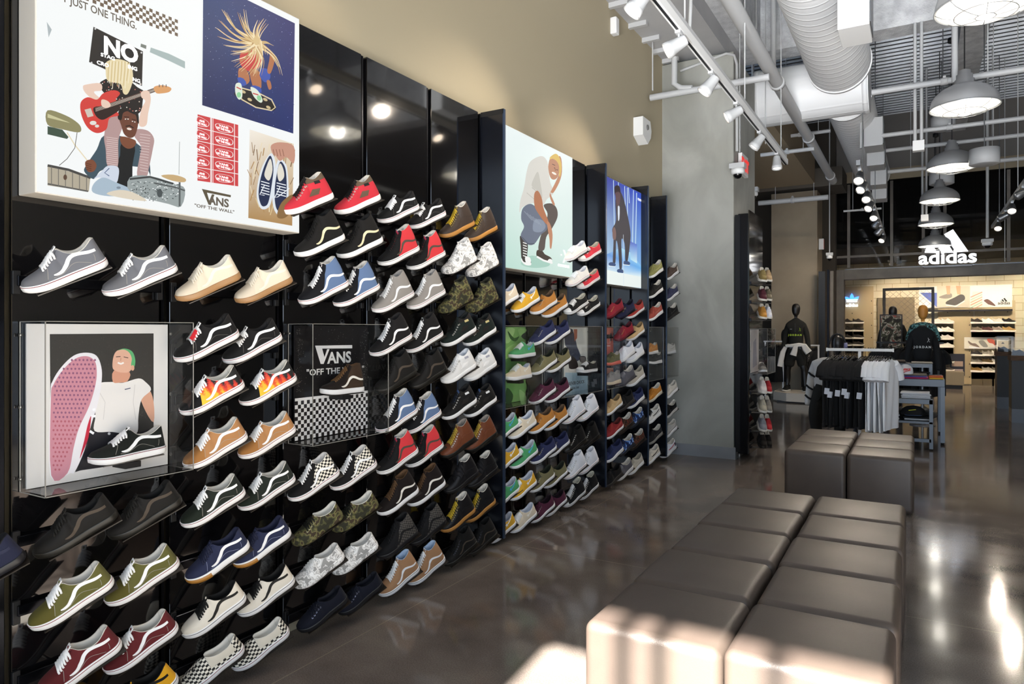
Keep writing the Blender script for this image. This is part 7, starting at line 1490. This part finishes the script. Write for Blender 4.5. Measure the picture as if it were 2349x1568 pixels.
# --- mannequin with white-black jacket behind the rack
y_ = 10.6; zt_ = ony(1922, 768, y_).z; MX3 = xy(1921, y_); r = empty('mannequin', (MX3, y_, 0), label='bald black mannequin with headphones and black-and-white striped jacket behind the rack', cat='mannequin')
head_mesh(r, (0, 0, zt_ - .14), M_MAN, 1.12); shade_shirt(r, 'jacket', (-.13, 0, zt_ - .86), mat('#c9c6c2', .8), w_=.25)
for k, (x_, z_) in enumerate(((-.33, .30), (-.36, .12), (-.375, -.02))): b = MB(); b.tube([(x_ - .035, -.05, zt_ - .86 + z_ + .03), (x_ + .0, -.075, zt_ - .86 + z_), (x_ + .05, -.06, zt_ - .86 + z_ - .03)], .014, 8); b.build('sleeve_stripe', M_BLKT, r)
skin_body('trousers', [((-.12, 0, zt_ - .88), (.17, .13)), ((.0, 0, .62), .12), ((.03, 0, .3), .09), ((.03, 0, .0), .07), ((-.22, -.05, .62), .13), ((-.28, -.06, .3), .1), ((-.26, -.02, .0), .07)], [(0, 1), (1, 2), (2, 3), (0, 4), (4, 5), (5, 6)], M_GARB, r)
b = MB(); b.tube([(math.cos(a) * .10, 0, zt_ - .13 + math.sin(a) * .145) for a in [PI * k / 10 for k in range(11)]], .012, 8); b.build('headphone_band', M_BLACK, r); b = MB(); b.lathe([(0, .02), (.045, .02), (.045, -.02), (0, -.02)], (.105, 0, zt_ - .15), 16, rot=(0, PI / 2, 0)); b.build('ear_cup', mat('#8f8fb8', .5), r)
b = MB(); b.lathe([(0, .02), (.05, .03), (.06, 0), (.05, -.04), (0, -.05)], (.07, -.14, zt_ - .33), 12); b.build('pompom', mat('#2f62b8', .8), r)
# castor frame left of the rack
p = onz(1875, 990, 0); r = empty('rolling_rack', (p.x + .1, p.y + .1, 0), label='dark rolling rack base with black castor wheel beside the mannequin', cat='clothes rack'); MB().bx((-.02, -.02, .07), (.02, .02, .9)).build('post', mat('#3b3c40', .4, .7), r); MB().bx((-.1, -.02, .07), (.45, .02, .11)).build('base_bar', mat('#3b3c40', .4, .7), r)
b = MB(); b.lathe([(0, -.015), (.035, -.015), (.035, .015), (0, .015)], (-.08, 0, .035), 16, rot=(PI / 2, 0, 0)); b.build('castor', M_BLACK, r); b = MB(); b.lathe([(0, -.015), (.035, -.015), (.035, .015), (0, .015)], (.4, 0, .035), 16, rot=(PI / 2, 0, 0)); b.build('castor', M_BLACK, r)
# racks behind the standing mannequin
for (u0, u1, v, y, lb, n) in ((1752, 1800, 781, 16.12, 'clothes rail left of the standing mannequin with black garments', 6), (1850, 1880, 790, 16.1, 'clothes rail right of the standing mannequin with black garments', 5), (2010, 2165, 783, 13.4, 'dark clothes rail behind the white rack', 8)):
    a, b_ = ony(u0, v, y), ony(u1, v, y); z = a.z; r = empty('clothes_rack', ((a.x + b_.x) / 2, y, 0), label=lb, cat='clothes rack'); h = (b_.x - a.x) / 2; mm = M_WHL if y > 13.5 else M_BLACK
    MB().bx((-h, -.015, z - .03), (h, .015, z)).build('hang_bar', mm, r); [MB().bx((s_ * (h * .85) - .015, -.015, .03), (s_ * (h * .85) + .015, .015, z - .031)).build('post', mm, r) for s_ in (-1, 1)]; [MB().bx((s_ * (h * .85) - .02, -.25, 0), (s_ * (h * .85) + .02, .25, .03)).build('foot', mm, r) for s_ in (-1, 1)]
    rng = range(n)
    for k in rng:
        x = a.x + .04 + (b_.x - a.x - .08) * (k + .5) / n; hanging('t_shirt', (x, y, z - .002), 1.0, M_BLKT, 'black garment on the %s, %s from the left' % (lb.split(' with')[0], ['first', 'second', 'third', 'fourth', 'fifth', 'sixth', 'seventh', 'eighth'][k]), 'T-shirt', 'black garments on the ' + lb.split(' with')[0], .8, k)
# --- shoe fixture on the column side
FX = .96
r = empty('shoe_wall_bay', (FX, 8.50, .07), label='narrow glossy black shoe wall on the column side, seen edge-on', cat='wall panel'); ft = ony(1715, 488, 8.3).z
MB().bx((-.012, -.28, 0), (.0, .50, ft - .05)).build('panel', M_PANEL, r); MB().bx((-.12, -.30, 0), (-.014, -.26, ft - .09)).build('upright', M_UP, r); MB().bx((-.155, -.31, .02), (-.10, .5, ft - .1)).build('carcass', mat('#14161a', .4, .5), r); MB().tube([(-.11, -.29, -.07), (-.11, -.29, 0)], .012, 8).build('foot', M_GALV, r)
P4 = [(610, 650, '#7a6a40', '#b79a74', 'olive', 'beige'), (655, 692, '#4d1d28', '#6b6250', 'maroon', 'grey-brown'), (696, 732, '#b07c34', '#dcdce4', 'tan', 'white'), (863, 903, '#cfc6c2', '#a8262c', 'white and maroon', 'red'), (908, 945, '#a9a290', '#8d867c', 'pale grey', 'taupe'), (950, 988, '#85858c', '#b82a32', 'grey', 'red'), (988, 1025, '#221c19', '#1c1918', 'black', 'dark')]
Rn = Euler((math.radians(20), math.radians(8), math.radians(25))).to_matrix()
for v0, v1, c1, c2, n1, n2 in P4:
    for k, (u, c_, nn_, yy) in enumerate(((1743, c1, n1, 8.30), (1757, c2, n2, 8.62))):
        q = ony(u, (v0 + v1) / 2, yy); q.x = FX + .13; q = Vector((q.x, yy, q.z)); loc = q - Rn @ Vector((0, 0, .058))
        make_shoe('runner', dict(body=c_, lace=c_, stripe=c_, panel=c_, toe=c_, sole='#d9d4ca' if n1 != 'black' else '#2a2522'), loc, (math.radians(20), math.radians(8), math.radians(25)), '%s running shoe on column-side wall, %s, %s' % (nn_, 'nearer one' if k == 0 else 'one behind', {610: 'the top', 655: 'the second row', 696: 'the third row', 863: 'first row under the case', 908: 'second row under the case', 950: 'third row under the case', 988: 'the lowest row'}[v0]), 'sneakers on the column-side wall', .98)
    zc = onx(1743, (v0 + v1) / 2, FX + .13).z; zc = ony(1743, (v0 + v1) / 2, 8.3).z; e = empty('shoe_rack', (FX, 8.46, zc - .09), label='dark shelf arm under the %s shoes of the column-side wall' % n1, cat='shelf', group='shelf arms of the column-side wall'); MB().bx((.002, -.2, -.02), (.014, .26, .015)).build('rail', M_UP, e); MB().bx((.014, -.2, -.012), (.16, -.12, -.006)).build('plate', M_TRAY, e); MB().bx((.014, .12, -.012), (.16, .2, -.006)).build('plate', M_TRAY, e)
rr_, a_, b_ = case(0, 0, 'clear acrylic case on the column-side wall', zb=ony(1740, 858, 8.2).z, zt=ony(1740, 753, 8.2).z, x1=FX + .20, xb=FX + .004, yy=(8.22, 8.72)); 
r, P, a, b = board(FX + .012, 0, 0, 'pale grey printed board inside the column-side case', base='#b9b4b2', zb=rr_.location.z + .01, zt=rr_.location.z + .6 if False else ony(1740, 753, 8.2).z - .01, yy=(8.24, 8.70)); P.px = False; P.poly([(a + .1, r.location.z + .05), (b - .1, r.location.z + .08), (b - .16, r.location.z + .4), (a + .14, r.location.z + .35)], '#8e8c96'); child(P.build('print', M_PRT), r)
make_shoe('runner', dict(body='#8b8680', lace='#55504c', stripe='#3a3634'), (FX + .10, 8.45, rr_.location.z + .012), (0, 0, math.radians(20)), 'grey running shoe inside the column-side case', None, .95)
# --- second dark fixture beside the rear pillar
r = empty('tall_dark_fixture', (xy(1893, 16.2), 16.2, 0), label='tall narrow black fixture between the rear pillar and the shop frame', cat='fixture'); z1 = ony(1893, 622, 16.2).z; MB().bx((-.13, -.03, .05), (.0, .03, z1)).build('panel', M_BLACK, r); MB().bx((.04, -.03, .0), (.08, .03, z1 + .03)).build('upright', M_UP, r); MB().bx((.10, -.03, .0), (.16, .03, z1)).build('upright', M_ZINC, r)
p = ony(1884, 556, 16.3); r = empty('fire_alarm', (x1 + .0, 16.35, p.z), label='small white and red alarm box on the rear pillar edge', cat='alarm'); r.location = (x1_p + .056, 16.62, p.z); MB().bx((-.05, -.03, -.12), (.05, .03, .12)).build('box', M_WHL, r, bevel=.006); MB().bx((.051, -.028, -.1), (.056, .028, .1)).build('lens', mat('#b8302a', .4), r)
